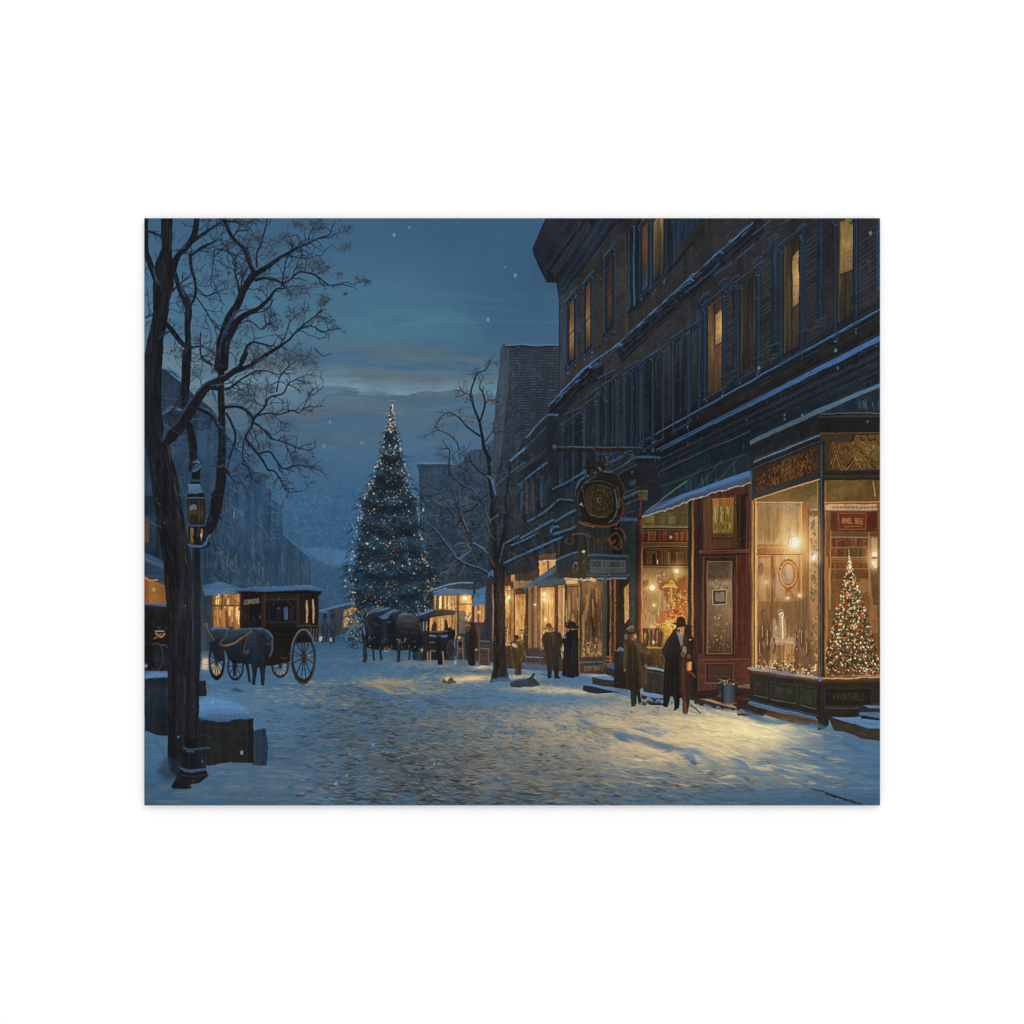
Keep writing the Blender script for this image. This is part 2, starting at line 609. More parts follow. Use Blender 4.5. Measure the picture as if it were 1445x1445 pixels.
for sg in (1.42, 1.2, 1.0, .82, .64, .48):
    for xa, xb in [(302, 340), (344, 382)]:
        q = [(xx, 888-sg*(430-xx)+U(-1, 1)) for xx in (xa, (xa+xb)/2, xb)]
        if q[0][1] < 640:
            continue
        stroke(q, [.6, 1.3, .8], (66, 96, 124), .5)
        stroke([(p[0], p[1]+2) for p in q], 1.6, (34, 52, 70), .45)
        for k in range(7):
            xx = xa+(k+.5)*(xb-xa)/7
            yt = 888-sg*(430-xx)+5
            hh = (430-xx)*.1
            rect(xx-1.3, yt, xx+1.2, yt+hh, random.choice([(34, 52, 70), (36, 56, 74), (62, 88, 112), (78, 84, 82)]), a=.5)
for k in range(12):
    xx = 402+k*3
    rect(xx, 790-max(0, (415-xx))*.8+U(0, 6), xx+1.2, 830+U(-6, 10), random.choice([(34, 52, 68), (62, 86, 108), (92, 92, 84)]), a=.45)
for q in [[(318, 607), (352, 655), (366, 672)], [(377, 688), (384, 690), (398, 711)], [(384, 704), (397, 711)]]:
    stroke(q, 1.2, (74, 106, 136), .7, sm=False)
# lit shop behind the coach, and its snowy awning
ink['lshop'] = part('painted_shop', 'amber lit shopfront behind the black coach')
rect(286, 826, 346, 905, (44, 56, 68), tex=[('v', .2)])
rect(302, 838, 341, 888, (150, 104, 60), tex=[('v', .35)])
for i in range(34):
    x0 = U(301, 340)
    y0 = random.choice([U(838, 848), U(855, 862)])
    rect(x0, y0, x0+U(1, 3.4), y0+U(6, 26), random.choice([(222, 162, 92), (236, 186, 116), (190, 128, 70), (70, 58, 48), (246, 208, 146), (120, 84, 54)]), a=.9, tex=[('v', .2)])
rect(301, 853, 341, 855, (60, 52, 46))
stroke([(301, 845), (325, 843), (341, 853)], 1.4, (90, 74, 56), .8)
part('awning', None, ink['lshop'])
poly([(286, 826), (310, 820), (345, 831), (330, 838), (290, 840)], (64, 98, 132), soft=.4, tex=[('h', .15)])
use(ink['lshop'])
rect(286, 880, 300, 960, (52, 62, 74), tex=[('v', .2)])
# far left stall with awning
ink['stall'] = part('painted_shop', 'orange lit shop half hidden at the left edge')
rect(205, 700, 245, 860, (42, 58, 74), tex=[('v', .2), ('i', .2)])
rect(205, 732, 211, 765, (120, 82, 56), a=.9)
poly([(205, 780), (222, 786), (240, 800), (240, 808), (205, 792)], (64, 98, 132))
poly([(205, 792), (240, 806), (240, 832), (205, 815)], (52, 78, 104), tex=[('h', .2)])
stroke([(205, 788), (222, 795), (236, 800)], 1.2, (150, 112, 66))
poly([(205, 812), (216, 818), (238, 828), (238, 853), (205, 850)], ('h', [(205, (150, 82, 44)), (212, (176, 100, 50)), (213, (176, 116, 60)), (240, (150, 100, 54))]), tex=[('i', .15)])
stroke([(205, 814), (212, 819), (224, 818)], 2.4, (210, 152, 90))
glow(218, 832, 2.6, (255, 220, 160), .7)
glow(224, 838, 12, (150, 80, 20), .15)
# ---------------------------------------------------------------- buildings on the right
ink['farblock'] = part('painted_building', 'hazy flat roofed block beyond the Christmas tree')
poly([(587, 653), (650, 654), (664, 636), (684, 630), (705, 610), (745, 610), (745, 930), (592, 930), (593, 690), (591, 665)],
     ('v', [(620, (52, 72, 92)), (680, (46, 63, 80)), (760, (42, 56, 71)), (830, (38, 48, 58)), (930, (36, 41, 49))]), tex=[('v', .14), ('i', .12)])
stroke(b2(735, 795, 880, 800, 1045, 802), 1.8, (92, 124, 154))
rect(588, 656, 648, 660, (42, 60, 80), a=.8)
stroke(b2(1110, 690, 1250, 690), 2, (80, 110, 140))
stroke(b2(1040, 740, 1110, 690, 1130, 640), 2, (60, 84, 108))
stroke([(594, 664), (594, 830)], 1.5, (38, 52, 68), .7)
for i in range(380):
    x0, y0 = U(592, 715), U(655, 830)
    stroke([(x0, y0), (x0+U(-5, 5), y0+U(-5, 5)), (x0+U(-9, 9), y0+U(-8, 8))], U(.4, 1.1), random.choice([(76, 98, 120), (36, 50, 64), (96, 96, 92), (66, 92, 118)]), U(.2, .55), ids=False)
ink['rear'] = part('painted_building', 'dark slate clad house with a steep side next to the tall corner building')
poly([(707, 493), (711, 486), (715, 487), (790, 487), (795, 660), (690, 720), (694, 640), (700, 560)], ('v', [(486, (50, 58, 68)), (600, (46, 54, 64)), (720, (42, 54, 68))]), tex=[('i', .12), ('v', .06)])
poly([(707, 493), (713, 487), (720, 489), (716, 560), (708, 640), (690, 720), (694, 640), (700, 560)], (58, 70, 84), tex=[('v', .12)])
rect(713, 486, 789, 488.6, (76, 108, 136))
rect(714, 488.6, 789, 491, (36, 40, 46))
for k in range(34):
    yy = 493+k*3.7
    stroke([(718, yy), (750, yy+U(-.5, .5)), (788, yy)], .9, (36, 40, 48), .8, sm=False)
    for j in range(9):
        xx = U(716, 786)
        stroke([(xx, yy-1.4), (xx+U(3, 9), yy-1.4)], .8, random.choice([(66, 84, 102), (58, 62, 68), (74, 96, 116)]), U(.3, .8), sm=False)
for i in range(70):
    twig(U(702, 735), U(520, 640), U(-2.4, -.6), U(8, 22), .8, random.choice([(74, 94, 112), (84, 84, 80), (58, 78, 98)]), 1, .7, .5)

# ---- tall corner building
ink['main'] = part('painted_building', 'tall dark brick corner building with rows of amber lit upper windows')
M = ink['main']
poly([(788, 423), (868, 311), (868, 300), (1245, 300), (1245, 720), (905, 735), (845, 700), (795, 760), (785, 590), (788, 580)],
     ('h', [(785, (56, 53, 51)), (860, (57, 53, 50)), (1000, (50, 48, 47)), (1240, (49, 47, 46))]), tex=[('i', .10), ('v', .10)])
# brick courses
bricks = (66, 64, 66)
for k in range(150):
    s = -2.3+k*.0125
    if -1.93 < s < -.95 or -.9 < s < -.56:
        for j in range(8):
            x0 = U(788, 1240)
            x1 = x0+U(3, 16)
            y0 = RY(x0, s)
            if 309 < y0 < 700:
                ray(x0, x1, s, .8, random.choice([(70, 68, 70), (80, 76, 74), (40, 40, 44), (62, 72, 82), (38, 38, 42)]), a=U(.25, .7), ids=False)
# upper right: strong visible courses between the first floor windows
for x0, x1 in [(1023, 1034), (1072, 1088), (1135, 1153), (1209, 1240)]:
    for k in range(70):
        s = -1.0+k*.0085
        yb = RY((x0+x1)/2, s)
        if 330 < yb < 545:
            ray(x0+U(0, 2), x1-U(0, 3), s, 1.0, random.choice([(74, 70, 70), (64, 62, 64), (66, 80, 92), (84, 80, 78), (44, 42, 44)]), a=U(.4, .8), ids=False)
part('corner_pier', None, M)
poly([(788, 423), (797, 412), (797, 545), (788, 557)], (58, 60, 66), tex=[('v', .2)])
stroke([(789, 424), (789, 556)], 1, (34, 40, 48))
# roof cornice
part('roof_cornice', None, M)
poly([(769, 309), (751.5, 349), (753, 357), (757, 365), (772, 399.5), (784.5, 400), (788, 424), (868, 320), (900, 300), (770, 300)], ('h', [(751, (40, 44, 52)), (800, (40, 43, 48)), (880, (38, 40, 44))]), tex=[('i', .12)])
poly(c1(350, 430, 610, 60, 720, 60, 400, 510, 345, 515), (36, 37, 40))
for k in range(17):
    t = k/16
    p = c1(375+t*250, 420-t*340)
    poly([(p[0][0], p[0][1]), (p[0][0]+3.5, p[0][1]-2), (p[0][0]+9, p[0][1]+9), (p[0][0]+5, p[0][1]+12)], (50, 52, 56), a=.8)
    stroke([(p[0][0]+2, p[0][1]+1), (p[0][0]+6, p[0][1]+11)], .8, (70, 74, 80), .6, sm=False)
for o, c, w in [(0, (60, 66, 74), 1.2), (14, (30, 32, 36), 1.6), (-18, (56, 62, 70), 1.0), (30, (52, 58, 64), 1)]:
    stroke(c1(345+o, 425+o*.3, 600+o, 70+o*.3), w, c, .8, sm=False)
poly(c1(420, 520, 430, 640, 860, 60, 720, 60), (42, 50, 58), tex=[('i', .1)])
for o, c in [(0, (58, 74, 88)), (22, (34, 38, 44)), (44, (60, 76, 90)), (70, (32, 36, 42)), (92, (52, 66, 78))]:
    stroke(c1(430+o*.5, 545+o*.8, 745+o*1.1, 60+o*.6), .9, c, .8, sm=False)
stroke(c1(325, 60, 240, 260, 250, 310, 345, 515), 1.6, (32, 36, 44), sm=False)
stroke(c1(322, 60, 238, 262), 1.0, (82, 116, 146), .9, sm=False)
use(M)


def win3(x0, x1, yt0, yt1, yb, col, lit, name='window', lab=None):
    """slim upstairs window drawn between two rays"""
    part(name, lab, M)
    w = x1-x0
    poly([(x0-w*.55, yt0+3), (x1+w*.25, yt1-5), (x1+w*.25, yb-6), (x0-w*.55, yb+9)], (36, 38, 42))
    stroke([(x0-w*.6, yt0-3), (x1+w*.4, yt1-13)], 2.6, (64, 82, 98), .9, sm=False)
    stroke([(x0-w*.6, yt0+1), (x1+w*.4, yt1-8)], 1.6, (28, 32, 38), .9, sm=False)
    for xx, c in [(x0-w*.5, (58, 74, 90)), (x1+w*.2, (64, 84, 102)), (x0-w*.28, (30, 32, 36)), (x1+w*.05, (30, 32, 36))]:
        stroke([(xx, yt0), (xx, yb+4)], 1.3, c, .9, sm=False)
    poly([(x0, yt0), (x1, yt1), (x1, yb-5), (x0, yb)], ('v', [(yt1, mix(col, DK, .35)), (yt1+(yb-yt1)*.3, col), (yt1+(yb-yt1)*.6, lit), (yb-12, mix(col, DK, .25)), (yb, mix(col, DK, .6))]), tex=[('v', .16)])
    stroke([(x0, (yt0+yb)/2+6), (x1, (yt1+yb)/2+1)], 1.2, mix(col, DK, .5), sm=False)
    stroke([(x0-w*.7, yb+10), (x1+w*.35, yb-8)], 2.4, (32, 34, 38), sm=False)
    use(M)


win3(802.5, 810, 428, 419, 512, (112, 80, 50), (166, 114, 64))
win3(826, 833, 404, 395, 495, (104, 75, 48), (150, 105, 60))
win3(856, 864, 366, 355, 466, (66, 54, 48), (86, 60, 48))
part('window', 'wide upstairs window group with amber curtains', M)
poly([(884, 331), (905, 309), (950, 309), (952, 372), (900, 440), (886, 440)], (38, 42, 46))
for xx, c, w in [(887, (54, 66, 78), 2.4), (894, (70, 96, 118), 2.2), (900, (32, 36, 40), 3), (917, (34, 40, 46), 2), (919, (64, 88, 108), 1.6), (938, (36, 44, 52), 2.5), (950, (48, 64, 80), 2)]:
    stroke([(xx, max(309, 331-(xx-884)*1.1)), (xx, 440-(xx-886)*1.02)], w, c, sm=False)
poly([(905, 309), (914, 309), (914, 404), (905, 414)], ('v', [(309, (110, 80, 56)), (345, (124, 80, 50)), (370, (98, 66, 48)), (384, (60, 62, 64)), (414, (62, 84, 104))]), tex=[('v', .2)])
poly([(921, 309), (936, 309), (936, 385), (921, 398)], ('v', [(309, (136, 104, 62)), (350, (92, 78, 56)), (398, (54, 52, 48))]), tex=[('v', .3)])
poly([(953, 309), (985, 309), (968, 335), (953, 352)], (42, 56, 72), tex=[('v', .25)])
stroke([(886, 442), (905, 423), (952, 374), (975, 344)], 3.4, (33, 35, 38), sm=False)
use(M)
rect(868, 330, 884, 460, (62, 58, 58), a=.6, tex=[('i', .25)])
stroke([(883, 331), (883, 470)], 2.0, (72, 66, 62), .8)
poly([(955, 352), (990, 309), (1240, 309), (1240, 300), (990, 300)], (48, 48, 52), a=.4)
# shadowed strip under the upper cornice, then the stepped upper cornice with snow
part('string_course', 'snowy string course stepping down the brick front', M)
for pts in [(773, 573, 829, 518), (826, 520, 846, 503), (866, 489, 972, 394), (965, 398, 1013, 357), (1008, 360, 1062, 315.5), (1058, 318, 1072, 304)]:
    xa, ya, xb, yb = pts
    poly([(xa, ya), (xb, yb), (xb+6, yb+22), (xa+10, ya+24)], (34, 36, 40), tex=[('i', .15)])
for pts in [(773, 573, 829, 518), (870, 487, 972, 394), (972, 395, 1013, 357), (1013, 357, 1062, 315.5)]:
    xa, ya, xb, yb = pts
    for o, c, w in [(9, (26, 28, 32), 2.4), (14, (52, 56, 60), 1.1), (18, (28, 30, 34), 1.6), (23, (54, 62, 70), 1.0), (5, (48, 54, 60), .9)]:
        stroke([(xa+3, ya+o), (xb+3, yb+o)], w, c, .8, sm=False)
    stroke([(xa, ya), (xb, yb)], [1.4, 2.2], (66, 94, 120), sm=False)
    stroke([(xa, ya-.5), (xb, yb-.6)], [.6, .9], (88, 122, 150), .8, sm=False)
stroke([(773, 573), (822, 522), (830, 517), (832, 519)], [1, 2, 3], (78, 110, 138), sm=False)
stroke([(829, 517), (848, 503), (870, 487), (868, 489)], [3, 1.6, 2.6], (74, 104, 132))
for x0, y0 in [(829, 518), (871, 487), (972, 396), (1013, 358)]:
    stroke([(x0-7, y0+4), (x0+1, y0-1), (x0+6, y0+1)], [1.4, 2.6, 1.6], (80, 112, 140))
    stroke([(x0-3, y0+5), (x0+7, y0+4), (x0+5, y0+13)], 2.2, (30, 32, 36))
use(M)
# first floor: piers, columns and windows
for x0 in range(800, 992, 9):
    yt = RY(x0, -.86)
    yb = max(RY(x0, -.62), 500)
    c = random.choice([(50, 58, 66), (42, 48, 56), (58, 58, 60), (46, 60, 76), (40, 42, 46)])
    rect(x0, yt+22, x0+U(3, 8), yb+40, c, a=.7, tex=[('v', .25)])


def col(x0, x1, yt, yb, c=(39, 52, 66)):
    part('column', None, M)
    w = x1-x0
    rect(x0, yt, x1, yb, ('h', [(x0, mix(c, DK, .5)), (x0+w*.45, c), (x0+w*.7, mix(c, (80, 108, 136), .2)), (x1, mix(c, DK, .6))]), tex=[('v', .18)])
    stroke([(x0-3, yt+3), (x0, yt-2), ((x0+x1)/2, yt-6), (x1+2, yt-10)], 1.8, (54, 74, 94), .8)
    stroke([(x0-3, yt+7), (x1+2, yt+1)], 2.4, (38, 48, 60), .9)
    stroke([(x0-4, yb+2), (x1+3, yb-4)], 1.5, (56, 78, 98), .8)
    for k in range(3):
        stroke([(x0-1+k, yb+4+k*5), (x1+U(-1, 2), yb+3+k*5)], 3.4, random.choice([(38, 44, 54), (48, 58, 70), (34, 38, 44)]), .9)
    stroke([(x0, yb+20), (x0+w, yb+17)], 1.6, (68, 94, 120), .7)
    use(M)


def winf(x0, x1, yt, yb, dk, li, lit=None, lab=None):
    """tall first floor sash window: reveal at left, pane at right"""
    part('window', lab, M)
    w = x1-x0
    yr = yt-w*.75
    poly([(x0, yt), (x1, yr), (x1, yb-w*.5), (x0, yb)], ('v', [(yr, mix(dk, DK, .5)), (yt+10, dk), ((yt+yb)/2, li), (yb-15, mix(dk, DK, .3)), (yb, mix(dk, DK, .6))]), tex=[('v', .22)])
    stroke([(x0, yt), (x1, yr)], 2, mix(li, DK, .3), sm=False)
    stroke([(x0+1, yt), (x0+1, yb)], 2, mix(dk, (190, 140, 80), .25), .8, sm=False)
    stroke([(x0+w*.5, yt-4), (x0+w*.5, yb-4)], 1.6, (40, 36, 32), .9, sm=False)
    if lit:
        xa, xb, y0, y1, c0 = lit
        poly([(xa, y0+6), (xb, y0-4), (xb, y1-4), (xa, y1+4)], ('v', [(y0, mix(c0, DK, .25)), (y0+(y1-y0)*.45, c0), (y1, mix(c0, DK, .3))]), tex=[('v', .14), ('i', .12)])
        stroke([(xa, y1+5), (xb, y1-3)], 1.6, (46, 44, 44), sm=False)
    use(M)


def wdark(x0, x1, yt, yb):
    part('window', 'unlit first floor window', M)
    rect(x0, yt, x1, yb, (42, 46, 50), tex=[('v', .3)])
    stroke([(x0-2, yt+1), (x1+2, yt-10)], 3, (58, 74, 90), .9, sm=False)
    stroke([(x0-2, yt+4), (x1+2, yt-7)], 1.6, (30, 34, 38), .9, sm=False)
    for xx, c in [(x0, (46, 60, 76)), (x0+(x1-x0)*.3, (34, 36, 40)), (x0+(x1-x0)*.5, (60, 62, 60)), (x1, (50, 68, 86)), (x1-3, (30, 34, 40))]:
        stroke([(xx, yt-2), (xx, yb)], 1.5, c, .9, sm=False)
    use(M)


wdark(797, 821, 584, 688)
wdark(829, 838, 560, 664)
wdark(845, 864, 533, 632)
wdark(884, 898, 520, 635)
wdark(910, 932, 505, 628)
wdark(952, 968, 480, 605)
for x0, c in [(828, (48, 58, 68)), (838, (56, 60, 64)), (872, (50, 62, 72)), (879, (58, 68, 76)), (902, (72, 74, 74)), (938, (52, 64, 78)), (944, (58, 62, 64)), (975, (52, 66, 82)), (982, (60, 58, 58))]:
    stroke([(x0, RY(x0, -.8)+14), (x0, RY(x0, -.58)-4)], U(2, 4), c, .8, sm=False)
winf(998, 1018, 434, 556, (92, 70, 47), (128, 93, 57), (1009, 1018, 440, 486, (226, 168, 98)), 'brightly lit tall window with reddish lower half')
poly([(998, 492), (1018, 484), (1018, 552), (998, 558)], (110, 74, 52), a=.55, tex=[('v', .3)], ids=False)
winf(1044, 1066, 402, 526, (52, 49, 42), (62, 57, 46))
winf(1105, 1127, 346, 508, (62, 53, 40), (80, 66, 45), (1117.5, 1126, 357, 432, (206, 158, 92)), 'tall window lit behind its upper pane')
winf(1181, 1203, 309, 466, (58, 53, 42), (70, 61, 45), (1184, 1202, 309, 384, (182, 138, 76)), 'tall lit window at the right edge')
col(989, 997, 424, 552)
col(1018, 1024, 410, 532)
col(1034, 1041, 405, 524)
col(1066, 1073, 378, 505)
col(1088, 1095, 345, 488)
col(1127, 1136, 330, 468)
col(1153, 1160, 309, 452)
col(1202, 1209, 309, 415)
rect(1236, 309, 1241, 410, (50, 72, 94), tex=[('v', .2)])
for x0, y0 in [(1021, 400), (1069, 371), (1091, 338), (1131, 324), (995, 420), (1037, 396)]:
    stroke([(x0-7, y0+2), (x0-2, y0-5), (x0+5, y0-7)], 2, (60, 86, 108), .7)
    ell(x0, y0+4, 3, 4, (44, 58, 72), .7)
    stroke([(x0-30, y0-6), (x0-14, y0-18), (x0-6, y0-26)], 2, (70, 98, 122), .6)
# ---- main cornice over the shops
part('shop_cornice', 'long moulded cornice with two ledges of blue snow', M)
band(900, 1241, -.575, -.40, ('v', [(420, (38, 40, 42)), (600, (38, 42, 46)), (760, (36, 42, 46))]), tex=[('i', .1), ('h', .08)])
band(905, 1241, -.545, -.515, (40, 38, 36), tex=[('i', .2)])
for s, c, w, al in [(-.535, (54, 54, 54), 1.2, .7), (-.52, (28, 30, 32), 2.2, .9), (-.49, (28, 30, 34), 3.0, .9), (-.481, (60, 70, 80), .9, .8), (-.474, (28, 30, 34), 1.4, .9), (-.467, (56, 66, 76), .9, .8), (-.458, (28, 32, 36), 1.6, .9), (-.451, (50, 60, 70), .8, .8),
                    (-.44, (32, 38, 44), 1.2, .9), (-.43, (46, 58, 68), .9, .6)]:
    ray(900, 1241, s, w, c, a=al)
ray(898, 1241, -.556, 2.0, (58, 84, 108))
ray(930, 1241, -.5565, 1.1, (78, 112, 142))
poly([(930, RY(930, -.505)-1), (1241, RY(1241, -.505)-4.2), (1241, RY(1241, -.505)+3.6), (930, RY(930, -.505)+1.5)], ('h', [(930, (66, 96, 126)), (1241, (74, 108, 146))]), tex=[('h', .06)])
for i in range(170):
    x0 = U(985, 1240)
    s = -U(.40, .45)
    stroke([(x0, RY(x0, s)), (x0+U(-1, 1), RY(x0, s)+U(4, 14))], U(.5, 1.2), random.choice([(46, 62, 72), (30, 36, 42), (54, 68, 78)]), U(.3, .6), ids=False)
use(M)
# sign fascia (unlit dark lettering band) running to the bay
part('fascia_board', 'dark green fascia with faint lettering', M)
poly([(905, RY(905, -.40)), (1057, RY(1057, -.40)), (1060, 690), (905, 735)], (37, 47, 49), tex=[('v', .1), ('i', .08)])
poly([(920, 688), (1057, 636), (1057, 662), (962, 697), (915, 718)], (38, 49, 50), tex=[('v', .12)])
for i in range(16):
    x0 = 962+i*5.6
    yb = RY(x0, -.415)+34
    stroke([(x0, yb-U(14, 22)), (x0+U(0, 2), yb)], U(1, 2), random.choice([(30, 38, 42), (58, 78, 84), (34, 44, 48)]), .8)
ray(915, 1057, -.445, 1.4, (66, 92, 112))
stroke([(920, 692), (1050, 641)], 1.2, (74, 86, 86), .6, sm=False)
stroke([(920, 695), (1050, 645)], 1.0, (28, 32, 34), .8, sm=False)
for q in [(975, 697, 1018, 650), (1002, 690, 1046, 641), (920, 719, 990, 660)]:
    stroke([(q[0], q[1]), (q[2], q[3])], 1.2, (66, 80, 86), .8, sm=False)
use(M)

# ---------------------------------------------------------------- row of shops between corner building and mid tree
ink['row'] = part('painted_building', 'row of older shops with stacked snowy cornices in the middle distance')
Rw = ink['row']
poly([(690, 722), (722, 648), (745, 615), (786, 585), (789, 586), (789, 694), (832, 668), (858, 735), (905, 735), (905, 950), (690, 945)], ('v', [(590, (44, 49, 55)), (700, (42, 49, 56)), (800, (40, 44, 48)), (940, (38, 36, 36))]), tex=[('v', .16), ('i', .12)])
for i in range(340):
    x0, y0 = U(700, 850), U(610, 790)
    stroke([(x0, y0), (x0+U(-1, 1), y0+U(5, 20))], U(.6, 1.6), random.choice([(52, 64, 76), (30, 34, 40), (66, 64, 60), (46, 56, 68)]), U(.2, .55), ids=False)
for s in [(700, 200), (770, 260), (640, 180), (590, 150)]:
    pass
part('cornice', None, Rw)
poly(f3(180, 560, 320, 350, 420, 225, 490, 165, 580, 165, 590, 260, 480, 560, 240, 780, 150, 720), (38, 44, 52), tex=[('i', .2)])
for pts, w, c in [((320, 345, 370, 285, 420, 225, 490, 160, 580, 155), 2.6, (78, 110, 138)), ((185, 540, 310, 430), 3.2, (82, 118, 150)), ((310, 430, 480, 260), 2, (58, 72, 86)), ((60, 760, 190, 640, 300, 560), 2, (62, 84, 104)),
                  ((255, 745, 370, 655, 490, 560), 2.6, (76, 108, 138)), ((240, 640, 470, 470), 1.6, (62, 70, 78))]:
    stroke(f3(*pts), w, c, .95)
for k in range(11):
    p = f3(270+k*20, 590-k*14, 285+k*20, 620-k*14)
    stroke(p, 2.2, (62, 64, 66), .7)
use(Rw)
part('window', 'narrow upstairs windows with faint amber edges', Rw)
for px, c in [(300, (46, 58, 70)), (318, (88, 74, 60)), (345, (48, 64, 80)), (372, (84, 70, 58)), (400, (40, 48, 58)), (420, (34, 38, 44)), (445, (58, 80, 102)), (470, (50, 60, 70)), (270, (50, 66, 82)), (230, (40, 52, 64))]:
    p = f3(px, 720-(px-300)*.25, px, 1000-(px-300)*.45)
    rect(p[0][0]-1.6, p[0][1], p[0][0]+1.6, p[1][1], c, a=.85, tex=[('v', .25)])
use(Rw)
part('snowy_ledge', 'blue snow lying on the shop cornices', Rw)
for pts, w in [((130, 1412, 380, 1295, 620, 1190), [1.8, 2.8, 2.4]), ((255, 1208, 400, 1125, 545, 1045), [2, 3.2, 3.4]), ((330, 1060, 430, 1000, 520, 935, 600, 872, 640, 872, 710, 878), 2.6), ((540, 790, 700, 705, 845, 615), [1.8, 2.6, 3.6]),
               ((560, 1060, 640, 1010, 730, 965), 3), ((540, 1175, 650, 1130, 780, 1090), 2.8), ((530, 1150, 545, 1115, 590, 1105), 3.6), ((150, 1240, 250, 1180), 2), ((190, 1265, 300, 1215, 420, 1150), 1.6)]:
    stroke([(p[0]+1, p[1]+3.4) for p in f3(*pts)], 3.4, (32, 38, 46), .9, ids=False)
    stroke(f3(*pts), w, (62, 92, 122))
    stroke([(p[0], p[1]-.7) for p in f3(*pts)], 1.0, (84, 120, 152), .8)
use(Rw)
for i in range(40):
    x0, y0 = U(790, 880), U(735, 790)
    stroke([(x0, y0), (x0, y0+U(8, 26))], U(.8, 2), random.choice([(58, 62, 60), (36, 40, 42), (70, 68, 62)]), .6, ids=False)
# ---------------------------------------------------------------- snowy street
ink['snow'] = part('painted_street', 'trampled blue snow over cobbles with pools of warm shop light')
gp = [(205, 935), (240, 925), (290, 918), (440, 906), (520, 903), (600, 910), (690, 925), (760, 918), (870, 930), (1000, 960), (1241, 1000), (1241, 1136), (205, 1136)]
poly(gp, ('v', [(903, (58, 86, 114)), (930, (64, 96, 128)), (965, (72, 108, 142)), (1000, (70, 105, 138)), (1050, (66, 100, 132)), (1100, (62, 95, 128)), (1136, (58, 90, 120))]))
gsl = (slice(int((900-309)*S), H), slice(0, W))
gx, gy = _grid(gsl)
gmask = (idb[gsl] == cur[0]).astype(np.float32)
# perspective-flattened streaks: noise cells get larger towards the viewer
dd = 1.0/np.maximum(gy-870, 8)
uu = (gx-640)*dd
vv = dd*3000


def pnoise(ax, ay, seed):
    g = np.random.default_rng(seed).random((256, 256)).astype(np.float32)*2-1
    fx, fy = uu*ax+1000, vv*ay+gx*.004*ay+1000
    xi, yi = np.floor(fx).astype(int), np.floor(fy).astype(int)
    tx, ty = fx-xi, fy-yi
    tx = tx*tx*(3-2*tx)
    ty = ty*ty*(3-2*ty)
    a = g[yi % 256, xi % 256]*(1-tx)+g[yi % 256, (xi+1) % 256]*tx
    b = g[(yi+1) % 256, xi % 256]*(1-tx)+g[(yi+1) % 256, (xi+1) % 256]*tx
    return a*(1-ty)+b*ty


p1 = pnoise(10, .8, 5)
p2 = pnoise(26, 1.7, 6)
p3 = pnoise(60, 3.6, 7)
lum = p1*.05+p2*.035+p3*.02+NB[gsl]*.06+NH[gsl]*.025
buf[gsl] *= (1+lum*gmask)[..., None]
# worn cobbled track
tr = np.exp(-(((gx-(560+(gy-980)*.75))/(110+(gy-980)*.9))**2))*np.clip((gy-955)/40, 0, 1)
tr = np.clip(tr, 0, 1)
tw = np.clip(tr*(.55+.7*p2+.5*p1), 0, 1)*gmask
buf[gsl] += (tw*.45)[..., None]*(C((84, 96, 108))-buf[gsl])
# light from the shop windows on the snow


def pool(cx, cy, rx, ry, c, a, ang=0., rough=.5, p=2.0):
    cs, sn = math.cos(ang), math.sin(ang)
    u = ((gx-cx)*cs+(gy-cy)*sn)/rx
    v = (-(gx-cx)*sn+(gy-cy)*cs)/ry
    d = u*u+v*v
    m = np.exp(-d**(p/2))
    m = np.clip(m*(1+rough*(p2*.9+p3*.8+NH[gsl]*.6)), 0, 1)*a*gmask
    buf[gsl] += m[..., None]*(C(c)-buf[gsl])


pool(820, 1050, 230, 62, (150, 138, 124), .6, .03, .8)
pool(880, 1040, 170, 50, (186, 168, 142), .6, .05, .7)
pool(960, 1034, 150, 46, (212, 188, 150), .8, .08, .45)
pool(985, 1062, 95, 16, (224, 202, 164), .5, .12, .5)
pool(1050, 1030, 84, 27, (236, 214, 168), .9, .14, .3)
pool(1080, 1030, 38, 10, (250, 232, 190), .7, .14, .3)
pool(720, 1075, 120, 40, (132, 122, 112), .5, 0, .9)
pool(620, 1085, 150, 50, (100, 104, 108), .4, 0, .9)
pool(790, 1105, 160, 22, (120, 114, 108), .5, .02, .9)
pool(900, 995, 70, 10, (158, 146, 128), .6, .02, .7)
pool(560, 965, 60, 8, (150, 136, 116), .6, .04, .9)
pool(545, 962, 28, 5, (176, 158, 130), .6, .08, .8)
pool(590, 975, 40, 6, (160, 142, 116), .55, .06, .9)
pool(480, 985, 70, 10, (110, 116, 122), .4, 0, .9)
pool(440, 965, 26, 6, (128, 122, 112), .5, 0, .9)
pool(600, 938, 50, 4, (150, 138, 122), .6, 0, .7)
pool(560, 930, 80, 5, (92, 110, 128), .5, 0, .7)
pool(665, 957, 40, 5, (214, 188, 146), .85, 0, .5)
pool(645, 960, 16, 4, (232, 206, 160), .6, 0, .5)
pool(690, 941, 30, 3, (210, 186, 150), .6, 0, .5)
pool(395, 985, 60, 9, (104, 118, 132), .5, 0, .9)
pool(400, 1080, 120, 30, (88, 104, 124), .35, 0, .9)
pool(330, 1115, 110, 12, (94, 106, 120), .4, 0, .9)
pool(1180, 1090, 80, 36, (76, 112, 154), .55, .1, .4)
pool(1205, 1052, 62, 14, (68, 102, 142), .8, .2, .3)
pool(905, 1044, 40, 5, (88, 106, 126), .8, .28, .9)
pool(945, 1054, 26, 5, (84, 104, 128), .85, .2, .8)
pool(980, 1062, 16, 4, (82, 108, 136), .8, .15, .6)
pool(1004, 1075, 14, 5, (84, 110, 138), .75, .4, .6)
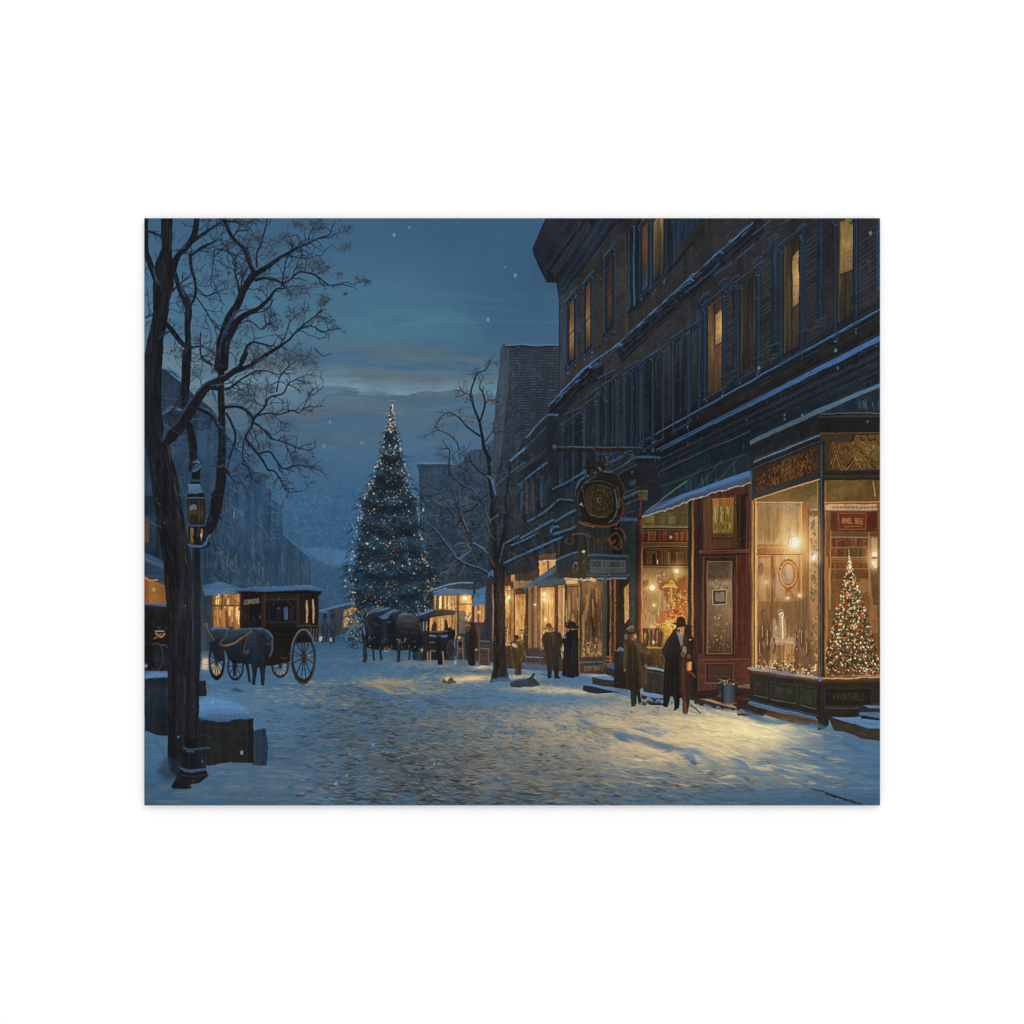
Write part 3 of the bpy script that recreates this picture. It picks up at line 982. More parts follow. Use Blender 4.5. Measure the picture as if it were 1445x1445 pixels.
pool(850, 1030, 40, 4, (104, 108, 112), .6, .25, .9)
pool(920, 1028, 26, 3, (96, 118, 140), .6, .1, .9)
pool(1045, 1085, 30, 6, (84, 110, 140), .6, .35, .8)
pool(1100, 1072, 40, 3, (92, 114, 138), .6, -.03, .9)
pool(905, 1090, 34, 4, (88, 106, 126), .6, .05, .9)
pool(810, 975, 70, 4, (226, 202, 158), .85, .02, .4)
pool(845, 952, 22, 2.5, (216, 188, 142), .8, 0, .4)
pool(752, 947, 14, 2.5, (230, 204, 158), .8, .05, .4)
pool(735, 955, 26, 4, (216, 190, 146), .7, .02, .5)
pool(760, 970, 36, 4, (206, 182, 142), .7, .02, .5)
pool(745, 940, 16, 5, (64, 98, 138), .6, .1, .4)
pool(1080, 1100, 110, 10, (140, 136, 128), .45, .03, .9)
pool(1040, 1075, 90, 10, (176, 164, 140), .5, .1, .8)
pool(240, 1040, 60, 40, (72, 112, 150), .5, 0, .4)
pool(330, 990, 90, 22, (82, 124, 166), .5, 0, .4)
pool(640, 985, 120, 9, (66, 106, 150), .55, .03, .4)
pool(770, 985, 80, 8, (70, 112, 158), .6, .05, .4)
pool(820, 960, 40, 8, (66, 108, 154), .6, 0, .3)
# brush strokes over the snow
for i in range(4200):
    y0 = 915+(random.random()**.8)*220
    x0 = U(206, 1240)
    j0, i0 = int((y0-PY0)*S), int((x0-PX0)*S)
    if j0 >= H or idb[j0, i0] != ink['snow']:
        continue
    k = (y0-895)/240
    c = tuple(float(v)*255 for v in buf[j0, i0])
    c = mix(c, random.choice([(78, 116, 154), (60, 92, 122), (176, 158, 130), (60, 72, 84), (196, 176, 146), (230, 208, 168)]), U(.03, .22))
    stroke([(x0, y0), (x0+U(4, 14)*(.4+k), y0+U(-1.4, 1.4)*k), (x0+U(14, 44)*(.4+k), y0+U(-2, 5)*k)], [.3, U(.8, 2.8)*(.4+k), .3], c, U(.2, .6), ids=False)
# cobble gaps and hoof prints
p1f = p1*.6+p2*.7
for i in range(5200):
    y0 = 965+(random.random())*168
    w = 60+(y0-960)*1.35
    x0 = random.gauss(575+(y0-965)*.9, w)
    if i % 2 == 0:
        x0 = random.gauss(490+(y0-965)*.75, w*.3)
    if i % 9 == 0:
        x0 = U(640, 1010)
        y0 = U(1030, 1134)
    if not (206 < x0 < 1238):
        continue
    j0, i0 = int((y0-PY0)*S), int((x0-PX0)*S)
    if idb[min(j0, H-1), i0] != ink['snow']:
        continue
    k = (y0-895)/240
    base = tuple(float(v)*255 for v in buf[min(j0, H-1), i0])
    if x0 > 860 and y0 < 1085:
        continue
    if x0 < 350+(y0-965)*.75 or p1f[min(j0, H-1)-gsl[0].start, i0] < U(-.5, .35) - (.25 if i % 2 == 0 else 0):
        continue
    c = mix(base, random.choice([(46, 52, 60), (54, 62, 72), tuple(v*.5 for v in base), tuple(v*.55 for v in base), (62, 58, 56)]), U(.3, .75))
    L = U(2, 8)*(.35+k)
    stroke([(x0-L, y0+U(-.6, .6)), (x0, y0+U(-1.2, 1.6)*k), (x0+L, y0+U(-.3, 1.6)*k)], [.3, U(.8, 2.6)*(.25+k*.9), .3], c, U(.3, .9), ids=False)
    if random.random() < .3:
        stroke([(x0-L, y0-2.2*k-.4), (x0+L*.6, y0-2.0*k-.6)], [.3, U(.8, 1.8)*(.3+k), .3], mix(base, random.choice([(96, 130, 162), (190, 170, 140)]), .16), .5, ids=False)
# lumps of trodden snow: a dark lee and a lit crest, crowded along the ruts
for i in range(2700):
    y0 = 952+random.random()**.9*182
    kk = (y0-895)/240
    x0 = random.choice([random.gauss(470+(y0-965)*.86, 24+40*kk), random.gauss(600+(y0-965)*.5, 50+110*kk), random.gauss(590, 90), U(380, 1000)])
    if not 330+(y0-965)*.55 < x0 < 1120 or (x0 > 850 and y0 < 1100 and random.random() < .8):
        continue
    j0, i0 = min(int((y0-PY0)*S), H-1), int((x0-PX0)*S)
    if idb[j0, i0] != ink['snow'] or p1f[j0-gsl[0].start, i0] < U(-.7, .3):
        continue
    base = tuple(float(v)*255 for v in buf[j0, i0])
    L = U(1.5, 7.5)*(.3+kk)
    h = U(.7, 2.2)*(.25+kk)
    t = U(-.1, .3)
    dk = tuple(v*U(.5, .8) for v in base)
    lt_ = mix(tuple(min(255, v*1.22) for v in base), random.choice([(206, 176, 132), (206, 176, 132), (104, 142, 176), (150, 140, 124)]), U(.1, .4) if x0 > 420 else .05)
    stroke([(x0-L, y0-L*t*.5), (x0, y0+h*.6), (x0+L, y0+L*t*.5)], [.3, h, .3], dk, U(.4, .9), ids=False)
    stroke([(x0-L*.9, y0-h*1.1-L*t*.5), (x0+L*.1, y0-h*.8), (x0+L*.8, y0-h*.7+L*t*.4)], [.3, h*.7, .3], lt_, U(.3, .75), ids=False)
for i in range(420):
    x0, y0 = random.choice([(random.gauss(570, 45), random.gauss(964, 7)), (random.gauss(480, 60), random.gauss(985, 10)), (random.gauss(660, 40), random.gauss(950, 6)), (random.gauss(420, 50), random.gauss(975, 10))])
    stroke([(x0-U(2, 8), y0), (x0, y0+U(-.8, .8)), (x0+U(2, 8), y0+U(0, 1.4))], [.3, U(.5, 1.3), .3], random.choice([(206, 170, 122), (176, 146, 108), (150, 132, 108), (84, 112, 142)]), U(.25, .7), ids=False)
for i in range(340):
    x0, y0 = U(850, 1190), U(1006, 1112)
    t = U(.04, .3)
    L = U(12, 46)
    c = random.choice([(84, 112, 142), (96, 116, 136), (240, 218, 174), (240, 218, 174), (206, 182, 144), (150, 142, 130)])
    stroke([(x0-L/2, y0-L*t/2), (x0, y0+U(-1, 2)), (x0+L/2, y0+L*t/2)], [.3, U(.8, 2.8), .3], c, U(.15, .5), ids=False)
# scattered shadows and drifts, right half
for pts, w, c, al in [((880, 1036, 905, 1040, 935, 1050, 962, 1056), [2, 9, 10, 3], (82, 104, 130), .85), ((905, 1044, 945, 1055, 985, 1058), [2, 7, 2], (92, 106, 122), .7), ((958, 1054, 975, 1060, 990, 1063), [2, 8, 2], (84, 114, 148), .8),
                      ((810, 1028, 850, 1040, 880, 1044), [1, 4, 1], (96, 104, 112), .6), ((985, 1066, 1003, 1074, 1012, 1080), [3, 7, 2], (84, 112, 142), .85), ((905, 1087, 935, 1092), [2, 4, 1], (88, 108, 130), .7), ((890, 1027, 915, 1032), [1, 3.5, 1], (92, 124, 158), .7),
                      ((1028, 1070, 1046, 1080, 1058, 1090, 1090, 1096), [2, 6, 8, 2], (82, 112, 146), .75), ((1060, 1078, 1090, 1076, 1120, 1076), [1, 3.5, 1], (92, 118, 146), .7), ((1120, 1056, 1150, 1062, 1170, 1068), [2, 5, 2], (64, 94, 130), .7),
                      ((995, 1091, 1010, 1096), 3, (90, 92, 92), .7), ((1030, 1088, 1060, 1098), [1, 3, 1], (96, 96, 94), .7), ((600, 1010, 640, 1016, 690, 1022), [1, 4, 1], (64, 80, 98), .5), ((620, 1036, 650, 1042), [2, 6, 1], (58, 76, 96), .6),
                      ((740, 1090, 762, 1092), [2, 6, 2], (50, 68, 88), .7), ((1145, 1112, 1170, 1120, 1195, 1127, 1215, 1134), [1, 3, 6, 4], (48, 50, 50), .9), ((1085, 1125, 1130, 1120), [1, 2, 1], (76, 100, 128), .6), ((890, 975, 850, 985, 760, 1000), [1, 4, 1], (78, 104, 134), .5),
                      ((960, 1018, 1010, 1022, 1050, 1032), [1, 3, 1], (206, 184, 148), .5), ((1005, 1058, 1060, 1048), [1, 4, 1], (206, 184, 148), .6), ((1060, 1040, 1110, 1036), [1, 3, 1], (250, 232, 192), .5)]:
    w = [q*.6 for q in w] if isinstance(w, list) else w*.6
    stroke([(pts[i]+U(-1, 1), pts[i+1]+U(-1, 1)) for i in range(0, len(pts), 2)], w, c, al*.55, soft=1.4, ids=False)
for i in range(60):
    x0, y0 = U(1150, 1220), U(1118, 1134)
    if abs(y0-(1112+(x0-1145)*.31)) < 4:
        stroke([(x0, y0), (x0+U(2, 6), y0+U(0, 2))], U(.5, 1.5), random.choice([(40, 42, 44), (78, 78, 72), (104, 134, 160)]), .8, ids=False)

# ---------------------------------------------------------------- far end of the street
ink['hut'] = part('painted_shop', 'small lit hut left of the Christmas tree')
poly(b3(100, 830, 200, 810, 330, 800, 340, 960, 100, 1040), (56, 60, 64), tex=[('v', .2)])
poly(b3(205, 838, 315, 800, 330, 960, 205, 965), (170, 126, 74), tex=[('v', .3)])
for px in (215, 232, 250, 268, 286):
    poly(b3(px, 845, px+9, 842, px+9, 955, px, 958), random.choice([(226, 172, 100), (206, 152, 88), (236, 188, 118)]))
stroke(b3(30, 840, 100, 820, 200, 800, 320, 770), 2.4, (80, 112, 142))
stroke(b3(10, 850, 90, 845), 2, (84, 112, 138), .8)
poly(b3(10, 850, 110, 850, 110, 1060, 10, 1060), (52, 72, 94), a=.8)
for px, pw, lab in [(70, 32, 'dark figure walking away, nearer the coach'), (128, 28, 'dark figure walking away, nearer the hut')]:
    part('painted_person', lab)
    p = b3(px, 900, px-pw, 960, px-pw*.8, 1000, px-18, 1078, px-4, 1078, px, 1010, px+8, 1075, px+22, 1070, px+pw*.8, 990, px+pw, 950)
    poly(p, (42, 48, 60))
    ell(*b3(px, 882)[0], 3.2, 3.8, (38, 44, 56))
    ell(*b3(px, 868)[0], 2.6, 2, (36, 42, 54))
    stroke(b3(px, 925, px+3, 975), 1.6, (72, 92, 118), .5)
ell(*b3(42, 1045)[0], 2.4, 4, (150, 160, 172))
ell(*b3(118, 1050)[0], 1.4, 3, (196, 160, 110))

# ---------------------------------------------------------------- Christmas tree
ink['xtree'] = part('painted_christmas_tree', 'tall Christmas tree in the street covered in tiny lights')
EDG = [(572, .8), (585, 2.6), (600, 5.5), (612, 11), (630, 15), (636, 13), (655, 21), (662, 25), (676, 26), (690, 33), (703, 44), (714, 47), (726, 45), (742, 53), (754, 50), (770, 57), (782, 55), (800, 61), (816, 65), (828, 60), (850, 56), (872, 52), (895, 38), (905, 20)]
ey = [e[0] for e in EDG]
ew = [e[1] for e in EDG]
AX = 553.
for yy in np.arange(575, 900, 1.0):
    w = float(np.interp(yy, ey, ew))*.86
    rect(AX-w*U(.85, 1.02)-(yy-572)*.02, yy, AX+w*U(.85, 1.02)-(yy-572)*.02, yy+1.3, (36, 54, 64), a=.95)
for i in range(6200):
    yy = 574+326*random.random()**.75
    w = float(np.interp(yy, ey, ew))
    q = random.gauss(0, .5)
    if abs(q) > 1.08:
        continue
    x0 = AX-(yy-572)*.012+q*w
    tier = math.sin(yy*.19+abs(q)*2.2)
    c = random.choice([(30, 40, 44), (33, 46, 52), (40, 58, 66), (26, 33, 38), (48, 72, 82), (36, 52, 58)])
    if tier > .3 and random.random() < .5:
        c = random.choice([(56, 86, 102), (64, 98, 118), (50, 78, 92)])
    if tier < -.5:
        c = random.choice([(26, 34, 42), (30, 40, 48)])
    c = mix(c, (40, 72, 96), max(0, (700-yy)/130)*.35)
    L = U(2.5, 7.5)*(.45+w/60)*(1.5 if abs(q) > .85 else 1)
    sg = 1 if q > 0 else -1
    stroke([(x0, yy), (x0+sg*L*U(.3, 1), yy+L*U(.1, .8))], [U(.8, 1.7), .4], c, U(.55, .95), sm=False, ids=abs(q) < 1.0)
for i in range(46):
    yy = U(660, 860)
    w = float(np.interp(yy, ey, ew))
    x0 = AX+U(-.9, .9)*w
    tint(x0, yy, U(3, 7), U(2, 4), random.choice([(66, 108, 136), (74, 112, 146), (58, 98, 118)]), U(.3, .6))
stroke([(554.5, 571), (554.5, 584)], [1, 3], (110, 116, 118))
for k in range(60):
    yy = U(650, 860)
    tint(AX+U(-.75, .75)*float(np.interp(yy, ey, ew)), yy, U(4, 11), U(2, 5), (25, 33, 40), U(.3, .65), U(-.4, .4))
lt = part('fairy_lights', 'cream, orange and red fairy lights', ink['xtree'])
for i in range(1250):
    yy = 573+318*random.random()**.78
    w = float(np.interp(yy, ey, ew))
    q = U(-.99, .99)
    if random.random() < .3:
        q = random.choice((-1, 1))*U(.8, 1.03)
    if yy < 640 and random.random() < .15:
        continue
    x0 = AX-(yy-572)*.012+q*w
    if math.sin(yy*.19+abs(q)*2.4) < -.55 and random.random() < .65:
        continue
    c = random.choice([(250, 232, 200), (250, 232, 200), (244, 214, 168), (250, 240, 216), (214, 142, 96), (176, 104, 76), (206, 170, 120), (160, 190, 190), (216, 166, 120), (120, 84, 68)])
    r = random.choice([.35, .45, .5, .6, .7, .8, .95])
    if r > .9:
        glow(x0, yy, 1.8, c, .22)
    ell(x0, yy, r, r, c, U(.7, 1))
for k in range(9):     # swags of warm lights
    y0 = 700+k*20
    w = float(np.interp(y0, ey, ew))
    xa = AX+U(-.8, -.1)*w
    xb = xa+U(.5, 1.0)*w
    for j in range(16):
        t = j/15
        ell(xa+(xb-xa)*t+U(-1, 1), y0+U(-1, 1)+8*math.sin(t*3.1)+(t-.5)*U(-8, 8), U(.4, .75), U(.4, .75), random.choice([(186, 112, 80), (206, 150, 104), (166, 88, 66), (236, 206, 166)]), U(.5, .9))
ell(554.3, 573, .9, 1.6, (250, 240, 224))
for k in range(26):
    ell(554.5+U(-1, 1)*(1+k*.25), 573+k*1.4, U(.5, .9), U(.5, .9), random.choice([(250, 232, 206), (226, 190, 150), (214, 150, 110)]))
part('painted_sapling', 'small snowy fir with lights at the foot of the tall tree')
for i in range(330):
    x0, y0 = random.gauss(502, 8), U(862, 912)
    stroke([(x0, y0), (x0+U(-4, 4), y0+U(1, 4))], U(.8, 1.6), random.choice([(36, 56, 60), (44, 76, 82), (66, 106, 130), (30, 42, 44)]), .85)
for i in range(40):
    ell(random.gauss(504, 8), U(862, 905), .7, .7, random.choice([(250, 226, 180), (120, 180, 160), (220, 150, 100)]), .9)
stroke(e2(180, 660, 240, 560, 320, 480), 4, (70, 108, 134), .8)

# ---------------------------------------------------------------- bow fronted far shop
ink['bow'] = part('painted_shop', 'bow fronted lit shop behind the open cart')
poly(e3(210, 300, 400, 235, 750, 205, 930, 200, 930, 1290, 740, 1260, 540, 1250, 210, 600), (46, 54, 64), tex=[('v', .18)])
poly(e3(215, 370, 400, 290, 745, 310, 745, 380, 400, 375, 215, 400), (70, 100, 132), tex=[('h', .1)])
stroke(e3(215, 305, 400, 240, 560, 215, 745, 208), 2.2, (92, 126, 156))
stroke(e3(215, 345, 390, 285), 2.4, (84, 122, 156))
part('window', None, ink['bow'])
poly(e3(215, 400, 400, 370, 740, 375, 740, 740, 560, 900, 215, 600), (96, 74, 50))
for px, pw, c in [(232, 20, (206, 158, 96)), (300, 32, (240, 208, 146)), (360, 30, (226, 178, 110)), (265, 18, (64, 58, 54)), (410, 26, (220, 164, 90)), (440, 24, (190, 138, 78)), (470, 20, (236, 190, 116)), (500, 22, (206, 150, 86)), (522, 12, (150, 104, 60)), (335, 10, (70, 60, 50))]:
    poly(e3(px, 390, px+pw, 388, px+pw, 590, px, 590), c, tex=[('v', .25)])
poly(e3(555, 385, 728, 385, 735, 660, 700, 740, 560, 700), (222, 162, 88), tex=[('v', .25), ('i', .1)])
poly(e3(560, 590, 640, 600, 640, 900, 560, 900), (92, 92, 88), a=.8, tex=[('v', .2)])
glow(*e3(630, 425)[0], 5, (255, 240, 190), .95)
stroke(e3(545, 375, 545, 1000), 1.6, (52, 48, 44), sm=False)
stroke(e3(555, 505, 735, 505), 1.2, (90, 64, 42), sm=False)
stroke(e3(400, 505, 540, 505), 1, (90, 64, 42), .7, sm=False)
for i in range(26):
    ell(*e3(U(640, 725), U(620, 730))[0], U(.6, 1.6), U(.6, 1.6), random.choice([(150, 150, 140), (200, 180, 140), (90, 96, 96), (60, 60, 58)]), .8)
for i in range(14):
    ell(*e3(U(410, 530), U(450, 580))[0], U(.6, 1.6), U(.6, 2), random.choice([(150, 150, 150), (240, 220, 170), (110, 84, 60)]), .8)
part('awning', 'blue snowy side awning', ink['bow'])
poly(e3(730, 530, 790, 310, 925, 255, 915, 500, 740, 540), (68, 104, 140), tex=[('h', .1), ('v', .12)])
for k in range(7):
    stroke(e3(745+k*26, 530-k*4, 810+k*17, 310-k*7), .8, (54, 84, 116), .6)
use(ink['bow'])
poly(e3(765, 530, 910, 505, 905, 750, 765, 760), (150, 104, 66), tex=[('v', .3)])
for px, c in [(775, (206, 150, 96)), (815, (80, 56, 44)), (845, (196, 140, 92)), (875, (214, 160, 104)), (895, (130, 88, 58))]:
    poly(e3(px, 530, px+14, 528, px+14, 750, px, 750), c)
glow(*e3(825, 615)[0], 1.8, (255, 236, 190), .9)
part('pillar', None, ink['bow'])
poly(e3(920, 130, 1030, 120, 1030, 1290, 840, 1290, 850, 800, 915, 700), ('h', [(677, (46, 50, 60)), (690, (44, 46, 54)), (697, (60, 54, 54))]), tex=[('v', .15)])
stroke(e3(1015, 240, 1020, 700, 1022, 1000), 1.6, (176, 130, 90), .9)
poly(e3(740, 740, 920, 740, 920, 1010, 830, 1000, 740, 990), (54, 52, 58), tex=[('v', .2)])
part('painted_crate', 'wooden crates stacked beside the bare tree')
poly(e3(830, 1000, 985, 1010, 975, 1335, 830, 1330), (62, 54, 52), tex=[('h', .2)])
for yy in (1005, 1105):
    stroke(e3(830, yy, 980, yy+8), 1.2, (104, 118, 132), .8, sm=False)
for xx in (835, 960):
    stroke(e3(xx, 1110, xx, 1330), 1.6, (120, 84, 60), .8, sm=False)
for yy in (1180, 1240):
    stroke(e3(840, yy, 970, yy), 1, (96, 72, 58), .7, sm=False)

# ---------------------------------------------------------------- covered wagon and horse
ink['wagon'] = part('painted_wagon', 'dark covered wagon with snow on its canvas in front of the tree')
poly(smooth(e2(405, 700, 398, 600, 405, 500, 440, 420, 490, 345, 560, 285, 640, 255, 720, 245, 790, 262, 860, 300, 930, 318, 1000, 332, 1080, 345, 1140, 375, 1180, 440, 1205, 520, 1230, 640, 1240, 760, 1225, 850, 1100, 855, 1000, 840, 900, 850, 800, 835, 700, 840, 600, 830, 520, 815, 450, 780, 405, 700), 4).tolist(),
     ('v', [(855, (44, 52, 64)), (875, (36, 40, 48)), (900, (30, 32, 38)), (920, (28, 30, 35))]), tex=[('i', .22), ('v', .1)])
poly(e2(1085, 850, 1235, 850, 1225, 975, 1085, 975), (46, 50, 57), tex=[('v', .15)])
part('canvas_cover', 'rounded grey brown canvas over the load', ink['wagon'])
poly(smooth(e2(862, 470, 872, 400, 920, 350, 1000, 334, 1085, 345, 1150, 390, 1178, 470, 1190, 545, 1100, 560, 980, 545, 900, 540, 862, 470), 4).tolist(), ('v', [(865, (66, 74, 82)), (876, (54, 54, 55)), (888, (40, 40, 42))]), tex=[('i', .15), ('h', .15)])
for p in [(880, 430, 960, 395, 1060, 385, 1140, 420), (875, 490, 980, 470, 1080, 465, 1160, 490), (880, 530, 1000, 520, 1120, 530)]:
    stroke(e2(*p), [.5, 1.2, .5], (36, 37, 40), .7)
    stroke([(q[0], q[1]-1) for q in e2(*p)], [.4, .9, .4], (80, 84, 86), .6)
use(ink['wagon'])
for pts, w in [((500, 350, 560, 300, 640, 268, 700, 262), [1, 3, 3, 1]), ((560, 330, 640, 300, 720, 275, 775, 262), [1, 2.4, 3, 1.4]), ((630, 385, 690, 375, 760, 330, 830, 300, 890, 305), [2, 5, 5, 4, 1]), ((660, 405, 720, 400, 770, 360), [1, 3, 1]), ((900, 362, 980, 342, 1080, 350), [1, 3, 1]), ((425, 470, 432, 560, 440, 640), [1, 3.4, 1])]:
    stroke(e2(*pts), w, (68, 98, 130), .85, soft=.3)
    stroke([(q[0], q[1]-.8) for q in e2(*pts)], [.4, 1, .4], (92, 126, 158), .7)
stroke(e2(480, 325, 520, 300, 560, 285), [.8, 2, .8], (118, 66, 56), .8)
for pts, w, c in [((470, 470, 520, 560, 500, 700), 4, (46, 54, 66)), ((600, 420, 590, 560, 620, 700), 5, (26, 28, 33)), ((700, 430, 720, 560, 690, 740), 5, (42, 48, 58)), ((800, 400, 830, 520, 800, 700), 5, (25, 27, 31)), ((900, 570, 1000, 600, 1150, 600), 3, (44, 46, 50)), ((1190, 470, 1215, 620), 1.6, (70, 76, 84)), ((560, 470, 610, 480), 2, (62, 78, 98)), ((750, 455, 790, 450), 2, (66, 88, 112)), ((1040, 620, 1080, 700, 1060, 800), 3, (24, 25, 29)), ((870, 690, 920, 700), 3, (62, 80, 108))]:
    stroke(e2(*pts), w, c, .6, soft=.6)
for k in range(40):
    ell(*e2(U(470, 1240), U(640, 850))[0], U(.35, .8), U(.35, .8), random.choice([(230, 190, 140), (200, 110, 80), (110, 150, 150), (90, 110, 150), (240, 220, 190)]), U(.5, 1))
for k in range(12):
    ell(*e2(U(690, 780), U(810, 860))[0], U(.5, 1), U(.4, .8), random.choice([(206, 120, 70), (230, 170, 110)]), .8)
glow(*e2(1210, 830)[0], 2.6, (255, 220, 160), .8)
for pts in [((432, 690, 440, 800, 425, 900, 432, 985), (5.4, 4.6, 3.6, 5)), ((455, 740, 452, 860, 458, 960), (3, 2.6, 3)), ((553, 800, 550, 900, 556, 972), (3.4, 2.6, 3.2)), ((655, 790, 652, 890, 658, 962), (4.6, 3.4, 4.2)), ((900, 790, 902, 890, 895, 982), (6.4, 4.6, 5.4)), ((1050, 800, 1045, 900, 1040, 970), (2.6, 2, 2.4))]:
    part('leg', None, ink['wagon'])
    stroke(e2(*pts[0]), list(pts[1]), (34, 38, 46), 1)
    stroke([(q[0]-1, q[1]) for q in e2(*pts[0])], .9, (54, 66, 82), .6, ids=False)
use(ink['wagon'])
for x0, y0, w in [(515, 932, 20), (538, 930, 12), (563, 931, 18), (598, 931, 26)]:
    stroke([(x0-w/2, y0), (x0, y0+.6), (x0+w/2, y0)], [.4, 1.6, .4], (44, 62, 84), .6, ids=False)

# ---------------------------------------------------------------- open cart
ink['cart'] = part('painted_cart', 'open sided cart with an arched roof and lit interior')
poly(e3(130, 640, 510, 620, 520, 900, 500, 1260, 60, 1260, 60, 900, 140, 880), (36, 36, 40), tex=[('v', .15)])
poly(e3(165, 685, 505, 640, 500, 860, 165, 870), (160, 122, 74), tex=[('v', .3)])
for pts, c in [((190, 870, 200, 780, 230, 720, 262, 780, 262, 870), (52, 46, 42)), ((360, 870, 375, 720, 400, 710, 420, 860), (40, 38, 38)), ((400, 880, 400, 840, 450, 810, 500, 860, 500, 980, 400, 980), (30, 30, 34))]:
    poly(e3(*pts), c)
for px in (180, 285, 300, 330, 345):
    stroke(e3(px, 700, px, 850), 1.6, random.choice([(226, 184, 118), (206, 164, 100)]), .7)
stroke(e3(440, 650, 470, 660, 460, 850), 2, (90, 66, 46), .8)
stroke(e3(160, 880, 400, 870), 2.2, (92, 72, 54), sm=False)
stroke(e3(170, 930, 270, 940, 400, 935), 3, (76, 106, 138))
part('roof', None, ink['cart'])
poly(e3(30, 645, 120, 610, 200, 585, 300, 572, 420, 580, 535, 600, 535, 625, 420, 640, 150, 665), (52, 50, 46))
stroke(e3(30, 640, 120, 612, 200, 590), 2.4, (84, 118, 150))
stroke(e3(200, 588, 300, 575, 420, 582, 530, 602), 1.4, (110, 100, 80), .8)
use(ink['cart'])
stroke(e3(150, 650, 150, 1000), 2.2, (40, 36, 34), sm=False)
stroke(e3(518, 620, 518, 960), 1.8, (176, 130, 80), sm=False)
stroke(e3(508, 960, 505, 1100), 1.6, (84, 112, 140), sm=False)
for px in (78, 122):
    rect(*[v for p in e3(px-8, 730, px+8, 860) for v in p], (176, 150, 116), a=.8)
wh = part('wheel', None, ink['cart'])
ell(*e3(455, 1120)[0], 5.5, 14, (60, 60, 62), ring=1.4)
for k in range(8):
    a = k*math.pi/4
    cx, cy = e3(455, 1120)[0]
    stroke([(cx, cy), (cx+5*math.cos(a), cy+13*math.sin(a))], .8, (50, 46, 44), sm=False)
use(ink['cart'])
for px in (125, 165, 340):
    stroke(e3(px, 1150, px+6, 1310), 2.2, (150, 122, 96), .85)
for px in (270, 300):
    stroke(e3(px, 950, px, 1150, px+18, 1310), 4, (30, 30, 34))
stroke(e3(160, 1020, 235, 1022), 1.2, (140, 110, 80), .8)
stroke(e3(160, 1135, 240, 1140), 1.8, (130, 108, 84), .8)
part('painted_chair', 'plain wooden chair with a basket on the pavement')
for a in [((545, 990, 545, 1320), 1.6), ((610, 960, 612, 1100, 630, 1320), 1.8), ((545, 1110, 630, 1115), 1.4), ((548, 1150, 625, 1150), 1), ((550, 1000, 610, 995), 1.4)]:
    stroke(e3(*a[0]), a[1], (118, 90, 62))
ell(*e3(580, 1040)[0], 3, 4.5, (36, 34, 34))
ell(*e3(565, 960)[0], 2.2, 2, (190, 160, 110))
poly(e3(495, 1260, 535, 1260, 530, 1330, 500, 1330), (150, 140, 120))
part('painted_person', 'person in a long dark brown coat standing with back turned by the cart')
P0 = ink['back'] = cur[0]
poly(e3(640, 900, 690, 840, 720, 830, 790, 840, 830, 920, 840, 1100, 800, 1180, 780, 1340, 720, 1345, 680, 1320, 650, 1100), ('h', [(656, (54, 46, 44)), (668, (40, 37, 38)), (677, (74, 54, 48))]), tex=[('v', .18)])
poly(e3(700, 840, 705, 780, 740, 755, 775, 780, 780, 845), (50, 44, 44))
ell(*e3(735, 765)[0], 5.2, 2, (44, 40, 42))
poly(e3(790, 800, 835, 790, 850, 850, 840, 930, 800, 900), (120, 76, 60), a=.9, tex=[('i', .2)])
stroke(e3(825, 930, 828, 1100), 1.4, (110, 80, 66), .8)
ell(*e3(795, 1122)[0], 1.9, 1.6, (186, 150, 120))
stroke(e3(780, 1140, 782, 1330), 1.5, (104, 72, 56), .8)
poly(e3(640, 830, 720, 800, 700, 860, 640, 890), (110, 82, 64), a=.6)
poly(e3(640, 780, 720, 760, 715, 800, 650, 800), (150, 112, 72), a=.6, ids=False)
# ---------------------------------------------------------------- lit shops of the row
def clutter(x0, y0, x1, y1, n, cols, r=(.5, 1.8), a=(.5, 1), tall=1.6):
    for i in range(n):
        ell(U(x0, x1), U(y0, y1), U(*r), U(*r)*tall, random.choice(cols), U(*a), ids=False)


def streaks(x0, y0, x1, y1, n, cols, w=(.6, 2.2), L=(6, 30), a=(.3, .8)):
    for i in range(n):
        xx, yy = U(x0, x1), U(y0, y1)
        l = min(U(*L), y1-yy)
        stroke([(xx, yy), (xx+U(-.4, .4), yy+l)], U(*w), random.choice(cols), U(*a), sm=False, ids=False)


AM = [(236, 186, 114), (216, 160, 92), (190, 136, 78), (150, 104, 62), (250, 216, 150), (110, 80, 56)]
ink['rowshops'] = part('painted_shop', 'run of glowing shop windows with tan pillars behind the shoppers')
RS = cur[0]
poly([(705, 835), (784, 800), (905, 800), (905, 950), (850, 950), (705, 942)], (64, 52, 44), tex=[('v', .25)])
for x0, x1, y0, y1, lab in [(709, 721, 822, 912, None), (726, 742, 838, 912, None), (762, 783, 828, 918, None), (793, 815, 826, 920, None)]:
    part('window', lab, RS)
    rect(x0, y0, x1, y1, ('v', [(y0, (170, 122, 72)), (y0+20, (234, 182, 108)), (y0+45, (206, 150, 86)), (y1, (150, 106, 62))]), tex=[('v', .22), ('i', .08)])
    streaks(x0, y0, x1, y1, 26, AM, (.8, 2.5), (8, 40), (.25, .7))
    clutter(x0, y1-26, x1, y1-3, 18, [(246, 220, 160), (96, 70, 50), (190, 140, 90), (70, 60, 50), (220, 190, 130)], (.4, 1.3))
    use(RS)
rect(709, 812, 722, 826, (84, 50, 48), tex=[('v', .2)])
rect(721, 815, 727, 915, ('h', [(721, (180, 132, 88)), (727, (90, 66, 50))]), tex=[('v', .12)])
stroke([(709.5, 835), (709.5, 915)], 1.2, (250, 208, 140), .8, sm=False)
